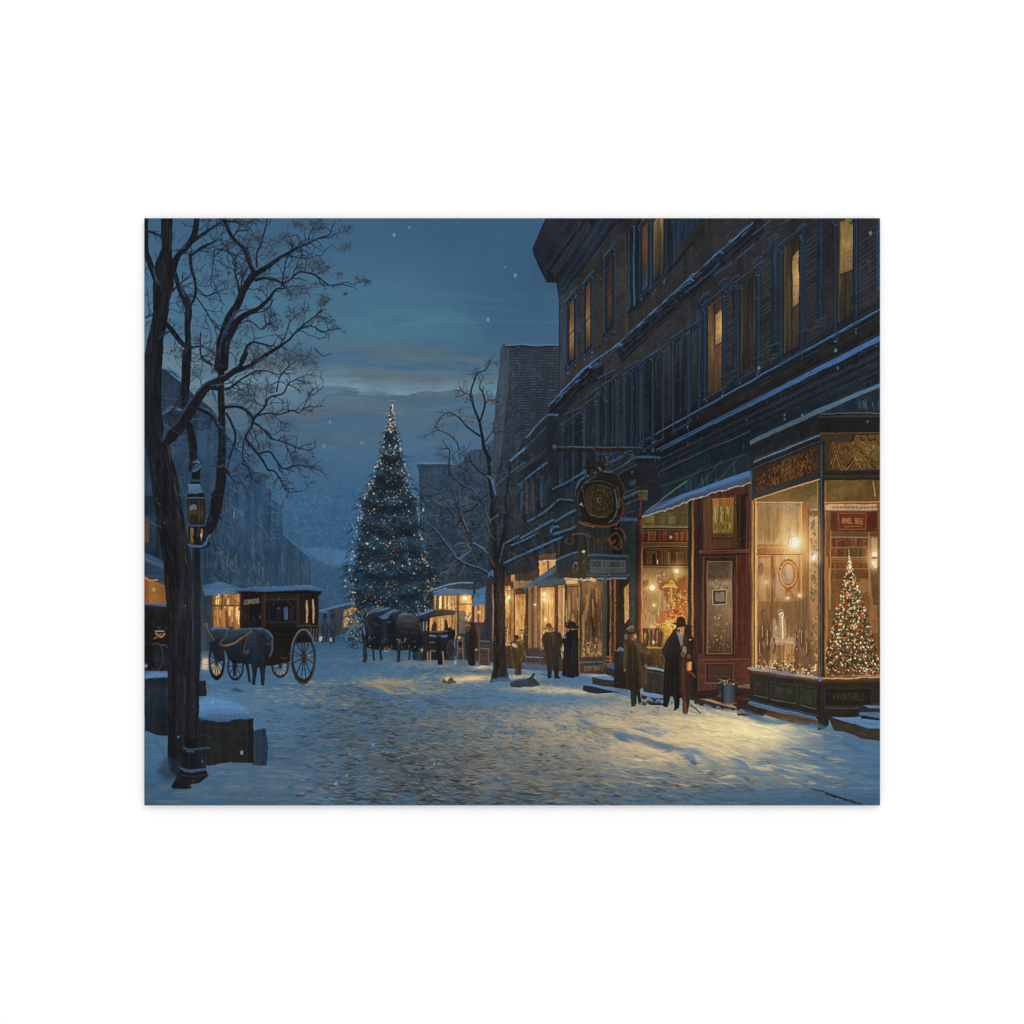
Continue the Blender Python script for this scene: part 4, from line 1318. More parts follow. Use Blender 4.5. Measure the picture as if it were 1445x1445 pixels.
for px, r in [((718, 843), 2.4), ((713, 848), 1.4), ((767.5, 838), 2.2), ((767.5, 846), 1.8), ((769, 874), 1.4), ((755, 853), 1.4), ((718, 830), 1)]:
    ell(px[0], px[1], r, r*1.2, (255, 246, 214))
    glow(px[0], px[1], r*3.2, (220, 160, 80), .55)
# dark little fir by the window, tan pillars
poly([(742, 838), (746, 838), (747, 914), (738, 914), (740, 880)], (44, 38, 34), tex=[('v', .2)])
clutter(736, 880, 744, 910, 30, [(34, 32, 28), (200, 160, 100), (60, 54, 40)], (.5, 1.2))
for x0, x1, c in [(746, 750, (120, 92, 70)), (750, 753, (72, 58, 50)), (753, 757, (132, 104, 82)), (757, 761, (84, 66, 56)), (783, 787, (58, 46, 40)), (787, 793, (172, 132, 96)), (793, 796, (206, 158, 106)), (796.5, 800, (46, 46, 48))]:
    part('pillar', None, RS)
    rect(x0, 826, x1, 915, c, tex=[('v', .14)])
    use(RS)
stroke([(761, 830), (761, 912)], 1.2, (230, 176, 104), .9, sm=False)
# transom lights and beams above
poly(c3(80, 580, 200, 560, 400, 480, 405, 620, 80, 680), (62, 58, 54), tex=[('v', .2)])
poly(c3(85, 580, 110, 572, 110, 620, 85, 625), (206, 150, 92))
poly(c3(100, 620, 240, 620, 240, 670, 100, 680), (150, 118, 84), tex=[('v', .2)])
poly(c3(285, 480, 405, 470, 405, 520, 380, 540, 290, 590), (214, 160, 94), tex=[('v', .2)])
stroke(c3(285, 478, 405, 470), 2, (226, 206, 170), sm=False)
stroke(c3(350, 480, 352, 560), 2.2, (96, 68, 50), sm=False)
poly(c3(285, 430, 405, 420, 405, 465, 285, 472), (96, 70, 54), tex=[('h', .2)])
# upper dark frontage behind the signs
poly(c3(410, 330, 470, 300, 600, 190, 800, 240, 960, 200, 960, 470, 410, 470), (46, 50, 52), tex=[('v', .22)])
for px in (430, 455, 580, 600, 640, 690, 720, 745, 790):
    stroke(c3(px, 260+abs(600-px)*.4, px, 430), U(1.2, 3), random.choice([(66, 68, 64), (34, 38, 40), (76, 70, 64), (54, 62, 66)]), .8, sm=False)
ell(*c3(505, 330)[0], 6, 5, (78, 72, 62), ring=1.2)
stroke(c3(525, 285, 580, 278, 660, 300), 1.8, (120, 98, 70), .8)
poly(c3(800, 200, 900, 210, 890, 440, 810, 440), (32, 32, 34))
# wide bow window under the hanging sign
part('window', 'wide bow window with dim brown displays', RS)
poly(c3(490, 640, 750, 620, 750, 1135, 490, 1135), ('v', [(820, (140, 104, 68)), (845, (118, 88, 60)), (880, (84, 64, 50)), (925, (84, 66, 48))]), tex=[('v', .25), ('i', .12)])
rect(800, 900, 849, 927, ('v', [(900, (112, 86, 60)), (927, (130, 98, 60))]), tex=[('v', .2)])
streaks(800, 826, 848, 905, 80, [(190, 140, 84), (84, 62, 50), (214, 164, 96), (110, 84, 62), (150, 112, 78)], (.8, 3), (8, 50), (.3, .7))
rect(832, 830, 842, 858, (64, 50, 46), a=.6, tex=[('i', .3)])
poly([(828, 862), (846, 852), (848, 905), (822, 915)], (88, 68, 58), a=.6, tex=[('v', .2)])
for x0, y0 in [(803, 848), (808, 872), (836, 846), (822, 868)]:
    stroke([(x0, y0), (x0+.5, y0+24)], 2.6, random.choice([(232, 186, 108), (206, 160, 96), (150, 146, 104)]), .7)
clutter(822, 908, 848, 926, 60, [(150, 116, 76), (206, 170, 116), (84, 64, 48), (170, 136, 94), (60, 50, 44)], (.5, 1.8))
stroke([(841, 925), (846, 906), (845, 914)], 2.2, (170, 130, 80), .8)
stroke([(848, 922), (849, 900)], 3, (140, 130, 118), .6)
rect(817, 800, 820.5, 946, (72, 66, 48), tex=[('v', .15)])
stroke([(816.6, 828), (816.6, 946)], 1.1, (206, 150, 84), .9, sm=False)
use(RS)
# foot panels of the bow window with lettering
poly([(817, 927), (851, 926), (854, 949), (817, 949)], (54, 54, 54), tex=[('h', .15)])
stroke([(817, 934), (854, 933)], 2.0, (86, 112, 134), .8, sm=False)
poly([(820, 938), (850, 937), (851, 947), (820, 948)], (78, 58, 44), tex=[('v', .2)])
text('CTFFTHI', [(824, 940), (847, 939.5), (847, 945), (824, 945.5)], (122, 106, 88), .7, .3, .8)
stroke([(817, 930), (818, 949)], 1.6, (130, 88, 58), .9, sm=False)
stroke([(746, 922), (775, 922)], 2, (92, 112, 130), .8)
rect(742, 914, 772, 934, (44, 50, 58), a=.8, tex=[('i', .2)])
stroke([(742, 926), (766, 927)], 1.4, (110, 140, 166), .9)
# pillars right of the bow window, dark doorway
for x0, x1, c in [(850, 856, (60, 70, 68)), (856, 860, (34, 34, 36)), (860, 862, (170, 112, 68)), (862, 866, (66, 48, 42)), (866, 868.5, (150, 98, 62)), (868.5, 873, (50, 40, 38)), (873, 889, (36, 35, 38))]:
    rect(x0, 815, x1, 942, c, tex=[('v', .14)])
stroke([(851, 818), (851, 945)], 1.2, (86, 98, 94), .8, sm=False)
poly([(846, 813), (858, 813), (854, 822), (852, 826), (850, 822)], (72, 82, 82))
for yy in (925, 930, 935):
    rect(855, yy, 864, yy+2.6, (150, 92, 58))
rect(856, 938, 864, 942, (140, 76, 44))
poly([(880, 830), (887, 822), (887, 872), (881, 880)], ('v', [(822, (150, 122, 72)), (880, (200, 160, 100))]), tex=[('v', .2)])
part('column', 'dark green corner column of the book shop', RS)
rect(887, 742, 903, 960, ('h', [(887, (40, 50, 52)), (893, (50, 62, 62)), (898, (38, 44, 46)), (903, (36, 38, 40))]), tex=[('v', .12)])
stroke([(897, 760), (897, 930)], 1.4, (34, 38, 42), .8, sm=False)
use(RS)
# awning beside the hanging sign
part('awning', 'dark awning with snow along its top rail', RS)
poly(c3(165, 672, 300, 585, 420, 490, 575, 425, 640, 430, 690, 600, 480, 610, 300, 630, 185, 684), ('h', [(735, (58, 90, 120)), (775, (48, 62, 76)), (800, (58, 54, 42)), (840, (66, 62, 48))]), tex=[('h', .12)])
poly(c3(165, 672, 300, 580, 420, 515, 400, 560, 240, 650, 185, 684), (62, 96, 130), soft=.5)
poly(c3(240, 640, 400, 600, 490, 600, 485, 640, 260, 660), (58, 82, 108), soft=.4)
poly(c3(410, 495, 520, 455, 570, 470, 480, 600, 420, 600), (44, 52, 60), soft=.8, a=.9)
stroke(c3(412, 468, 490, 440, 570, 414), [2.2, 3.2, 2.6], (68, 100, 130))
ell(*c3(600, 412)[0], 3.6, 1.6, (206, 204, 196))
ell(*c3(555, 520)[0], 3.6, 7, (140, 122, 90), ring=1)
stroke(c3(548, 500, 545, 540, 565, 555), 1.2, (30, 30, 28))
stroke(c3(620, 470, 590, 510, 590, 560), 1.2, (110, 104, 80))
rect(815.5, 776, 820, 820, (48, 50, 46), tex=[('v', .2)])
stroke(c3(475, 600, 520, 604, 570, 608), 2.4, (200, 200, 196), .9)
poly(c3(480, 612, 570, 612, 572, 638, 485, 645), (226, 184, 122), soft=.5)
for k in range(12):
    ell(*c3(585+k*10, 612+U(-8, 8))[0], U(1, 2.2), U(1, 2), random.choice([(246, 224, 180), (232, 196, 140), (206, 210, 214)]), .95)
use(RS)

# ---------------------------------------------------------------- projecting pier cap between the shops
part('pier_cap', 'snow capped moulded pier head beside the clock sign', M)
poly([(862, 662), (893, 646), (932, 646), (932, 735), (862, 728)], (42, 44, 46), tex=[('i', .15)])
poly(e7(800, 620, 1100, 470, 1445, 470, 1445, 800, 900, 800), (44, 44, 46), tex=[('h', .15)])
stroke(e7(800, 625, 960, 540, 1100, 450, 1210, 435, 1330, 430, 1445, 438), [2, 2.6, 3.4, 3.8, 3], (72, 100, 126))
stroke(e7(800, 490, 900, 440, 1020, 380), 3, (66, 94, 122))
for pts, w, c in [((820, 660, 980, 570, 1110, 500), 1.6, (92, 62, 52)), ((870, 670, 1000, 600, 1140, 540), 2, (70, 88, 102)), ((980, 980, 1120, 910, 1280, 910), 2.6, (92, 112, 114)), ((980, 920, 1160, 840), 1.6, (92, 104, 104)), ((970, 1000, 1130, 920), 2, (80, 112, 136)),
                  ((1000, 1070, 1140, 1010, 1280, 1015), 2.4, (78, 98, 104)), ((1010, 1190, 1120, 1160), 1.4, (72, 92, 104)), ((980, 1310, 1180, 1250), 1.4, (78, 92, 96)), ((1000, 1130, 1120, 1080), 1.6, (50, 58, 62))]:
    stroke(e7(*pts), w, c, .9)
poly(e7(1150, 930, 1280, 925, 1280, 1000, 1150, 1005), (122, 82, 52))
poly(e7(1110, 890, 1285, 885, 1285, 915, 1110, 915), (112, 104, 76))
for k in range(8):
    p = e7(1040+k*12, 830-k*4, 1042+k*12, 770-k*5)
    stroke(p, 1, (96, 106, 114), .7)
ell(*e7(1078, 640)[0], 1.4, 1.4, (150, 130, 116))
stroke([(903, 700), (903, 735)], 2.4, (110, 62, 48), sm=False)

# ---------------------------------------------------------------- hanging board
ink['board'] = part('painted_sign', 'grey rectangular hanging board with dark lettering under snow')
poly(e8(465, 420, 1035, 425, 1035, 712, 465, 708), (64, 74, 76), tex=[('h', .08)])
poly(e8(485, 465, 1015, 470, 1012, 672, 485, 672), (52, 60, 62))
poly(e8(500, 478, 992, 482, 990, 662, 500, 660), ('v', [(789, (96, 104, 102)), (809, (84, 94, 92))]), tex=[('i', .08)])
stroke(e8(468, 682, 1030, 690), 1.4, (96, 104, 104), sm=False)
stroke(e8(470, 445, 1030, 448), 1.6, (44, 54, 62), sm=False)
stroke(e8(475, 425, 620, 412, 740, 418, 900, 425, 1025, 428), [2.5, 3.6, 3.6, 3], (78, 104, 124))
text('CONSBE & LOWNSOR &', e8(508, 502, 968, 505, 965, 575, 508, 572), (40, 46, 48), .7, .25, .9)
for yy, x0, x1 in [(605, 650, 830), (622, 620, 900), (640, 640, 850)]:
    stroke(e8(x0, yy, x1, yy), .7, (62, 72, 72), .7, sm=False)
ell(*e8(765, 683)[0], 1, 1.4, (180, 190, 186))
stroke(e8(590, 745, 640, 730, 690, 742), 2.4, (110, 140, 168))
stroke(e8(740, 742, 860, 735, 995, 738), 2.2, (120, 146, 168))

# ---------------------------------------------------------------- clock sign on its bracket
ink['clock'] = part('painted_sign', 'ornate bronze rosette sign shaped like a clock hanging from an iron bar')
part('bracket_bar', None, ink['clock'])
poly(e7(50, 292, 550, 298, 1225, 312, 1215, 330, 1040, 350, 550, 345, 60, 338), (50, 46, 44), tex=[('h', .15)])
stroke(e7(60, 293, 400, 298, 1210, 316), 1.5, (92, 120, 146))
stroke(e7(60, 340, 500, 346, 1000, 352), 1.2, (40, 34, 30), .9)
ell(*e7(20, 290)[0], 3, 3.4, (84, 116, 146))
ell(*e7(555, 328)[0], 2.6, 3.2, (92, 66, 52))
stroke(e7(555, 350, 552, 500), 3, (50, 42, 38))
use(ink['clock'])
for pts, w, c in [((440, 580, 500, 480, 600, 520, 690, 560, 640, 600), 4, (44, 42, 38)), ((520, 470, 620, 530, 690, 480, 670, 410), 2.4, (52, 48, 44)), ((600, 400, 720, 400, 800, 380), 2, (64, 80, 96)), ((740, 430, 740, 480, 800, 520), 1.8, (104, 92, 78)),
                  ((490, 660, 500, 580, 600, 590, 640, 640, 780, 680), 6, (46, 38, 32)), ((640, 610, 700, 630, 790, 640), 2.8, (100, 128, 150)), ((610, 580, 650, 590), 2, (150, 140, 120))]:
    stroke(e7(*pts), w, c)
for i in range(40):
    p = e7(U(450, 720), U(480, 680))[0]
    ell(p[0], p[1], U(.5, 1.4), U(.5, 1.2), random.choice([(72, 62, 46), (34, 32, 30), (92, 82, 62), (60, 46, 36)]), .8)
poly(e7(490, 680, 600, 660, 760, 680, 860, 760, 950, 900, 960, 1080, 900, 1280, 760, 1350, 500, 1340, 380, 1300, 330, 1150, 300, 950, 340, 800), (50, 45, 40), tex=[('i', .15)])
poly(e7(360, 1000, 380, 860, 460, 780, 640, 740, 800, 780, 870, 900, 885, 1080, 830, 1240, 660, 1290, 480, 1260, 390, 1150), (40, 38, 34))
part('dial', 'round bronze dial with rings of ornament', ink['clock'])
poly(e7(430, 950, 450, 850, 560, 800, 680, 800, 800, 860, 825, 1000, 810, 1180, 700, 1245, 560, 1240, 480, 1160), (78, 66, 42), tex=[('i', .22)])
cx, cy = e7(632, 1020)[0]
for i in range(240):
    t = U(0, 6.28)
    r = random.choice([4, 6.5, 9, 11.5, 14, 16.5, 18.5])+U(-.4, .4)
    xx, yy = cx+r*math.cos(t)*1.06, cy+r*math.sin(t)*1.18
    ell(xx, yy, U(.5, 1), U(.5, .9), random.choice([(112, 96, 60), (54, 48, 34), (130, 108, 66), (40, 36, 30), (96, 74, 48)]), .8, ids=False)
for r in (5.2, 10, 15):
    ell(cx, cy, r*1.06, r*1.18, (44, 40, 32), .6, ring=.9, ids=False)
ell(cx, cy, 4.2, 4.4, (84, 82, 66))
ell(cx+.8, cy, 2.6, 3, (44, 46, 44))
ell(cx-2.4, cy-1.4, .8, 1.8, (150, 144, 120), ang=.3)
for px, py in [(535, 905), (610, 880), (690, 900)]:
    ell(*e7(px, py)[0], 1.3, 1.3, (140, 124, 86), .9)
use(ink['clock'])
for pts, w, c in [((320, 850, 360, 760, 440, 700, 480, 690), 2.6, (92, 124, 152)), ((380, 880, 440, 780, 580, 690), 1.6, (98, 112, 122)), ((300, 950, 310, 850), 1.4, (84, 104, 124)), ((345, 900, 330, 1050, 370, 1230), 1.4, (78, 82, 80)),
                  ((410, 880, 430, 1050, 500, 1210, 620, 1250), 1.4, (104, 98, 80)), ((500, 1205, 600, 1245, 720, 1240), 1.2, (150, 118, 72)), ((830, 850, 860, 1000, 870, 1120), 2, (96, 130, 156)), ((865, 840, 895, 960, 900, 1090), 2, (150, 88, 66)),
                  ((430, 790, 620, 760, 780, 800, 840, 870), 1.3, (104, 102, 92)), ((880, 690, 940, 800, 970, 940, 930, 1020), 1.5, (104, 84, 66)), ((930, 1010, 960, 1120, 920, 1250, 850, 1370), 2, (120, 72, 54)), ((880, 1090, 840, 1230, 760, 1320), 1.6, (112, 112, 104)),
                  ((990, 1090, 980, 1220, 920, 1380), 1.4, (66, 76, 80)), ((360, 1310, 450, 1330, 600, 1370, 720, 1380, 850, 1340), 2.6, (132, 82, 58)), ((370, 1330, 440, 1360, 560, 1385), 1.4, (180, 118, 78)), ((780, 830, 860, 880, 880, 1000), 1.4, (34, 32, 30))]:
    stroke(e7(*pts), w, c, .95)
poly(e7(355, 1075, 385, 1045, 420, 1110, 390, 1085), (178, 190, 200))
for pts, w, c in [((580, 740, 620, 735), 1, (0, 0, 0))]:
    pass
cx, cy = e8(845, 215)[0]
ell(cx, cy, 8, 10.5, (112, 74, 52), ring=1.6)
for pts, w, c in [((720, 200, 760, 190, 800, 260, 850, 220), 3, (140, 88, 56)), ((820, 310, 870, 330, 930, 310, 930, 200), 2.4, (132, 82, 54)), ((840, 60, 930, 70, 980, 170, 970, 220), 1.6, (128, 100, 80)), ((600, 250, 680, 240, 740, 180), 2.4, (92, 62, 46)),
                  ((620, 210, 640, 180, 700, 170), 1.4, (110, 78, 56)), ((780, 280, 810, 390), 1.2, (110, 96, 76)), ((730, 60, 730, 400), 1.4, (70, 62, 54))]:
    stroke(e8(*pts), w, c, .9)

# ---------------------------------------------------------------- book shop
ink['books'] = part('painted_shop', 'warm book and lamp shop with loaded shelves and a sloping snowy awning')
BK = cur[0]
poly([(899, 730), (1060, 680), (1060, 1000), (899, 965)], (52, 38, 34), tex=[('v', .2)])
part('window', 'tall shop window with book shelves and hanging lamp', BK)
poly([(905, 727), (972, 705), (972, 952), (905, 935)], ('v', [(706, (80, 70, 46)), (742, (88, 74, 46)), (744, (70, 50, 36)), (800, (84, 66, 42)), (803, (140, 110, 68)), (850, (164, 124, 76)), (900, (160, 116, 62)), (940, (100, 78, 46))]), tex=[('i', .12)])
poly(e9(120, 340, 570, 300, 570, 470, 115, 470), (92, 84, 52), tex=[('v', .2)])
for x0, x1 in [(130, 240), (255, 360), (380, 455), (475, 545)]:
    poly(e9(x0, 345, x1, 335, x1, 430, x0, 430), random.choice([(112, 98, 56), (84, 82, 54), (124, 106, 62)]), tex=[('v', .15)])
    stroke(e9(x0, 345, x1, 335, x1, 430, x0, 430, x0, 345), .9, (62, 54, 36), sm=False)
stroke(e9(115, 465, 570, 462), 2.2, (132, 122, 78), sm=False)
for ya, yb, cs in [(490, 605, [(112, 60, 38), (130, 74, 44), (90, 50, 36), (146, 92, 50), (76, 58, 38), (160, 84, 50)]), (690, 845, [(96, 74, 42), (120, 86, 48), (110, 60, 38), (70, 58, 36), (142, 104, 58), (84, 46, 34)])]:
    xx = 118
    while xx < 568:
        bw = U(9, 20)
        t = U(0, 25)
        poly(e9(xx, ya+t, xx+bw-2, ya+t, xx+bw-2, yb, xx, yb), random.choice(cs), tex=[('v', .2)])
        stroke(e9(xx, ya+t, xx, yb), .6, (44, 32, 26), .8, sm=False)
        if random.random() < .4:
            stroke(e9(xx+2, ya+t+20, xx+bw-3, ya+t+20), .7, (190, 150, 84), .8, sm=False)
        xx += bw
for yy, c, w in [(480, (40, 34, 26), 1.8), (608, (70, 48, 32), 1.6), (616, (150, 106, 60), 1.2), (662, (140, 104, 62), 1.6), (676, (50, 38, 28), 1.6), (852, (52, 40, 36), 2), (862, (150, 112, 66), 1)]:
    stroke(e9(112, yy, 572, yy-2), w, c, sm=False)
poly(e9(112, 622, 570, 620, 570, 655, 112, 655), (96, 70, 44), a=.8, tex=[('h', .2)])
ell(*e9(410, 565)[0], 2.6, 2.2, (176, 170, 156))
ell(*e9(445, 580)[0], 2.2, 2.2, (70, 66, 58))
poly(e9(215, 840, 215, 760, 235, 725, 250, 760, 255, 840), (40, 38, 34))
stroke(e9(270, 800, 270, 830), 2, (220, 206, 180))
for px, py, r in [(217, 1080, 4), (461, 908, 3), (235, 1255, 1.8)]:
    p = e9(px, py)[0]
    glow(p[0], p[1], r*4, (220, 160, 80), .6)
    ell(p[0], p[1], r, r, (255, 248, 226))
poly(e9(120, 1080, 300, 1120, 290, 1300, 250, 1440, 120, 1440), (160, 128, 82), a=.7, tex=[('v', .2)])
poly(e9(300, 1130, 370, 1120, 390, 1280, 330, 1400, 280, 1420), (176, 146, 110), a=.8, soft=1, tex=[('v', .2)])
poly(e9(270, 980, 310, 980, 380, 1060, 380, 1250, 350, 1200, 330, 1110, 270, 1090), (118, 62, 42), a=.7, soft=1.2)
poly(e9(120, 1010, 180, 1000, 180, 1060, 120, 1080), (104, 52, 40), a=.7, soft=1)
clutter(925, 806, 938, 822, 26, [(230, 210, 180), (80, 60, 50), (180, 150, 120), (150, 80, 60)], (.4, 1.1))
poly(e9(470, 980, 565, 960, 565, 1440, 400, 1440, 390, 1290, 470, 1240), (158, 88, 42), a=.85, soft=1, tex=[('i', .25), ('v', .2)])
for i in range(200):
    p = e9(U(390, 570), U(1090, 1430))[0]
    ell(p[0], p[1], U(.4, 1.6), U(.4, 1.2), random.choice([(236, 176, 84), (120, 54, 30), (250, 206, 120), (206, 110, 50), (90, 46, 30), (240, 190, 60)]), U(.5, 1), ids=False)
poly(e9(340, 1310, 390, 1310, 390, 1370, 340, 1375), (150, 64, 40))
# lamp shade and chandelier
stroke(e9(403, 870, 403, 985), .8, (70, 54, 36), sm=False)
poly(e9(315, 1075, 340, 1035, 385, 1020, 395, 990, 425, 990, 435, 1015, 465, 1035, 475, 1078, 400, 1062), (206, 160, 76))
stroke(e9(340, 1040, 400, 1030, 460, 1042), 1, (120, 86, 40))
for px in (390, 410, 432, 450):
    stroke(e9(px, 1075, px, 1220), 1.6, random.choice([(226, 180, 96), (190, 130, 60), (130, 90, 50)]), .9, sm=False)
rect(*[v for p in e9(440, 1120, 475, 1220) for v in p], (112, 92, 56))
# lower part of the window
poly(e5(740, 0, 880, 60, 850, 190, 740, 210), (176, 150, 116), a=.5)
glow(*e5(1005, 165)[0], 8, (250, 200, 60), .7)
poly(e5(950, 150, 1090, 130, 1070, 250, 960, 300), (206, 160, 50), a=.7, tex=[('i', .35)])
for i in range(60):
    p = e5(U(930, 1090), U(110, 300))[0]
    ell(p[0], p[1], U(.5, 1.6), U(.5, 1.4), random.choice([(250, 226, 120), (230, 180, 60), (150, 96, 30), (120, 110, 50), (255, 244, 200)]), .85, ids=False)
poly(e5(920, 20, 1010, 10, 1020, 60, 960, 130, 910, 150), (176, 92, 54), a=.8)
poly(e5(735, 200, 950, 190, 950, 400, 735, 390), (84, 62, 44), a=.85, tex=[('v', .25)])
for px in range(745, 945, 14):
    stroke(e5(px, 210+abs(845-px)*.2, px, 385), 1.1, random.choice([(190, 146, 92), (48, 36, 30), (150, 106, 66), (44, 34, 28)]), .85, sm=False)
ell(*e5(895, 290)[0], 6.6, 12, (58, 42, 32), ring=1.2)
ell(*e5(770, 300)[0], 4, 12, (58, 42, 32), ring=1.2)
glow(*e5(850, 350)[0], 2, (255, 236, 190), .95)
glow(*e5(835, 180)[0], 3.4, (240, 190, 120), .7)
clutter(917, 880, 936, 886, 24, [(240, 210, 150), (120, 90, 60), (220, 180, 110)], (.5, 1.3))
rect(*[v for p in e5(780, 400, 950, 425) for v in p], (176, 146, 70))
poly(e5(775, 420, 970, 410, 970, 620, 780, 610), (66, 56, 40), tex=[('i', .35)])
for i in range(50):
    p = e5(U(780, 970), U(440, 610))[0]
    ell(p[0], p[1], U(.5, 2), U(.5, 2), random.choice([(90, 78, 50), (40, 36, 30), (120, 98, 56), (60, 54, 44)]), .7, ids=False)
use(BK)
# jambs
rect(901, 733, 906, 950, ('h', [(901, (80, 44, 36)), (906, (124, 72, 50))]), tex=[('v', .2)])
stroke([(905.6, 770), (905.6, 940)], 1.4, (206, 146, 84), sm=False)
rect(970, 708, 975, 955, (40, 46, 44), tex=[('v', .2)])
rect(975, 706, 978, 955, ('v', [(706, (110, 76, 48)), (800, (190, 136, 74)), (955, (150, 100, 56))]))
rect(978, 704, 984, 965, (58, 42, 36), tex=[('v', .2)])
rect(984, 700, 991, 975, (40, 34, 34), tex=[('v', .2)])
# stall riser below the window
poly([(907, 940), (980, 948), (980, 988), (907, 975)], (44, 44, 44), tex=[('v', .2)])
stroke(e5(775, 620, 870, 630, 970, 650), 3, (130, 158, 182))
for k in range(9):
    stroke(e5(790+k*20, 700, 790+k*20, 890), 1, (64, 66, 66), .6, sm=False)
stroke(e5(780, 660, 960, 690), 1.2, (92, 80, 66), .8)
# shop steps left of the window
ink['steps'] = part('painted_steps', 'stone steps dusted with snow in front of the book shop')
poly(e5(340, 620, 440, 540, 540, 540, 540, 700, 430, 760), (60, 88, 118))
poly(e5(340, 615, 430, 640, 430, 720, 345, 690), (44, 46, 50))
poly(e5(190, 715, 440, 750, 560, 790, 560, 850, 420, 835, 195, 795), (54, 50, 46), tex=[('h', .15)])
poly(e5(195, 715, 330, 705, 440, 745, 440, 765, 300, 740), (90, 128, 168))
poly(e5(100, 800, 190, 795, 430, 850, 620, 900, 620, 935, 420, 890, 250, 905, 180, 890, 92, 862), (46, 46, 50), tex=[('h', .15)])
poly(e5(105, 800, 190, 795, 420, 840, 600, 870, 600, 930, 420, 875, 250, 835), (84, 122, 162))
stroke(e5(460, 450, 490, 415, 520, 430), 4, (84, 116, 146), .9)
poly(e5(430, 440, 530, 450, 530, 860, 420, 840), (40, 38, 38), tex=[('v', .2)])
poly(e5(420, 850, 560, 840, 600, 900, 480, 905), (92, 104, 112), a=.7, tex=[('i', .3)])
poly(e5(720, 900, 960, 920, 1000, 1030, 820, 1025, 720, 960), (44, 42, 44), tex=[('i', .2)])
poly(e5(740, 895, 800, 890, 955, 925, 950, 948, 840, 940, 730, 915), (98, 134, 172))
poly(e5(1260, 930, 1330, 925, 1700, 1010, 1950, 1060, 1950, 1110, 1600, 1080, 1290, 1010), (50, 44, 42), tex=[('i', .25)])
poly(e5(1260, 932, 1340, 922, 1450, 945, 1450, 970, 1380, 960), (176, 140, 112), a=.9)
poly(d4(60, 430, 180, 440, 260, 470, 340, 480, 390, 520, 300, 500), (150, 116, 92), tex=[('h', .15)])
use(BK)
# recessed door
ink['door'] = part('painted_door', 'red brown shop door with a tall glass and gilt transom', None)
DR = cur[0]
poly([(984, 705), (1060, 682), (1060, 988), (984, 985)], ('h', [(984, (50, 37, 33)), (993, (84, 54, 40)), (1040, (76, 46, 36)), (1060, (90, 54, 40))]), tex=[('v', .2)])
poly(d3(140, 30, 390, 0, 380, 380, 135, 390), (104, 66, 42), tex=[('v', .18)])
poly(d3(375, 0, 470, -20, 470, 385, 390, 385), (52, 36, 34), tex=[('v', .3)])
for px, c in [(400, (84, 48, 36)), (425, (34, 28, 28)), (455, (120, 62, 42))]:
    stroke(d3(px, 10, px, 380), 2, c, .8, sm=False)
part('transom', 'amber gilt lettered transom light', DR)
poly(d3(200, 28, 360, 20, 355, 275, 205, 275), (156, 124, 58), tex=[('v', .2)])
poly(d3(215, 30, 355, 25, 355, 80, 215, 80), (170, 92, 52), a=.7, tex=[('v', .3)], ids=False)
for row, y0, y1 in [(0, 90, 135), (1, 145, 195), (2, 212, 248)]:
    for k in range(6):
        x0 = 222+k*22
        stroke(d3(x0, y0, x0+U(-4, 12), (y0+y1)/2, x0+U(-2, 8), y1), 1.3, random.choice([(84, 60, 30), (220, 186, 104), (96, 70, 36)]), .9)
poly(d3(205, 282, 355, 278, 355, 308, 205, 308), (130, 96, 50))
text('HVHAVH', d3(212, 285, 350, 283, 350, 305, 212, 306), (62, 44, 30), .9, .3)
ell(*d3(283, 294)[0], 2, 2, (110, 40, 32))
stroke(d3(200, 26, 362, 18, 358, 312, 203, 312, 200, 26), 1.2, (60, 40, 30), sm=False)
use(DR)
stroke(d3(110, 415, 250, 425, 470, 405), 4, (112, 66, 46), sm=False)
stroke(d3(110, 432, 470, 425), 2.4, (48, 32, 30), sm=False)
stroke(d3(120, 400, 470, 390), 1.4, (50, 34, 32), sm=False)
poly(d3(150, 460, 360, 460, 360, 1165, 150, 1165), (60, 42, 36))
part('door_glass', None, DR)
poly(d3(170, 480, 345, 480, 345, 1150, 170, 1150), ('v', [(792, (96, 74, 50)), (815, (100, 80, 58)), (822, (152, 122, 86)), (850, (138, 106, 72)), (890, (108, 80, 55)), (922, (70, 55, 41))]), tex=[('v', .15), ('i', .15)])
poly(d3(180, 510, 320, 500, 325, 600, 180, 605), (86, 70, 50), a=.9, tex=[('i', .2)])
poly(d3(205, 690, 305, 685, 305, 790, 208, 795), (60, 56, 50))
poly(d3(222, 705, 292, 702, 292, 770, 222, 772), (120, 108, 86), tex=[('v', .2)])
clutter(1000, 818, 1028, 832, 30, [(214, 180, 134), (120, 94, 66), (190, 150, 104)], (.5, 1.8))
for i in range(110):
    t = random.random()
    p = d3(250+random.gauss(0, 1)*(8+50*t), 850+t*290)[0]
    ell(p[0], p[1], U(.4, 1.4), U(.4, 1.2), random.choice([(60, 56, 40), (180, 140, 84), (220, 180, 110), (190, 84, 46), (84, 70, 46), (236, 206, 150)]), U(.5, .95), ids=False)
use(DR)
stroke(d3(165, 478, 165, 1150), 1.4, (150, 104, 66), .8, sm=False)
poly(d3(385, 440, 470, 440, 470, 1180, 385, 1180), (84, 46, 36), tex=[('v', .2)])
stroke(d3(405, 540, 440, 520, 440, 1090, 405, 1090, 405, 540), 1.2, (52, 34, 30), .8, sm=False)
stroke(d3(375, 440, 372, 1180), 2.4, (130, 78, 52), .8, sm=False)
stroke(d3(140, 455, 135, 1200), 2.2, (124, 76, 52), .8, sm=False)
poly(d4(100, 120, 475, 120, 480, 390, 95, 400), ('h', [(984, (94, 58, 43)), (1030, (88, 52, 39)), (1058, (102, 58, 41))]), tex=[('h', .12)])
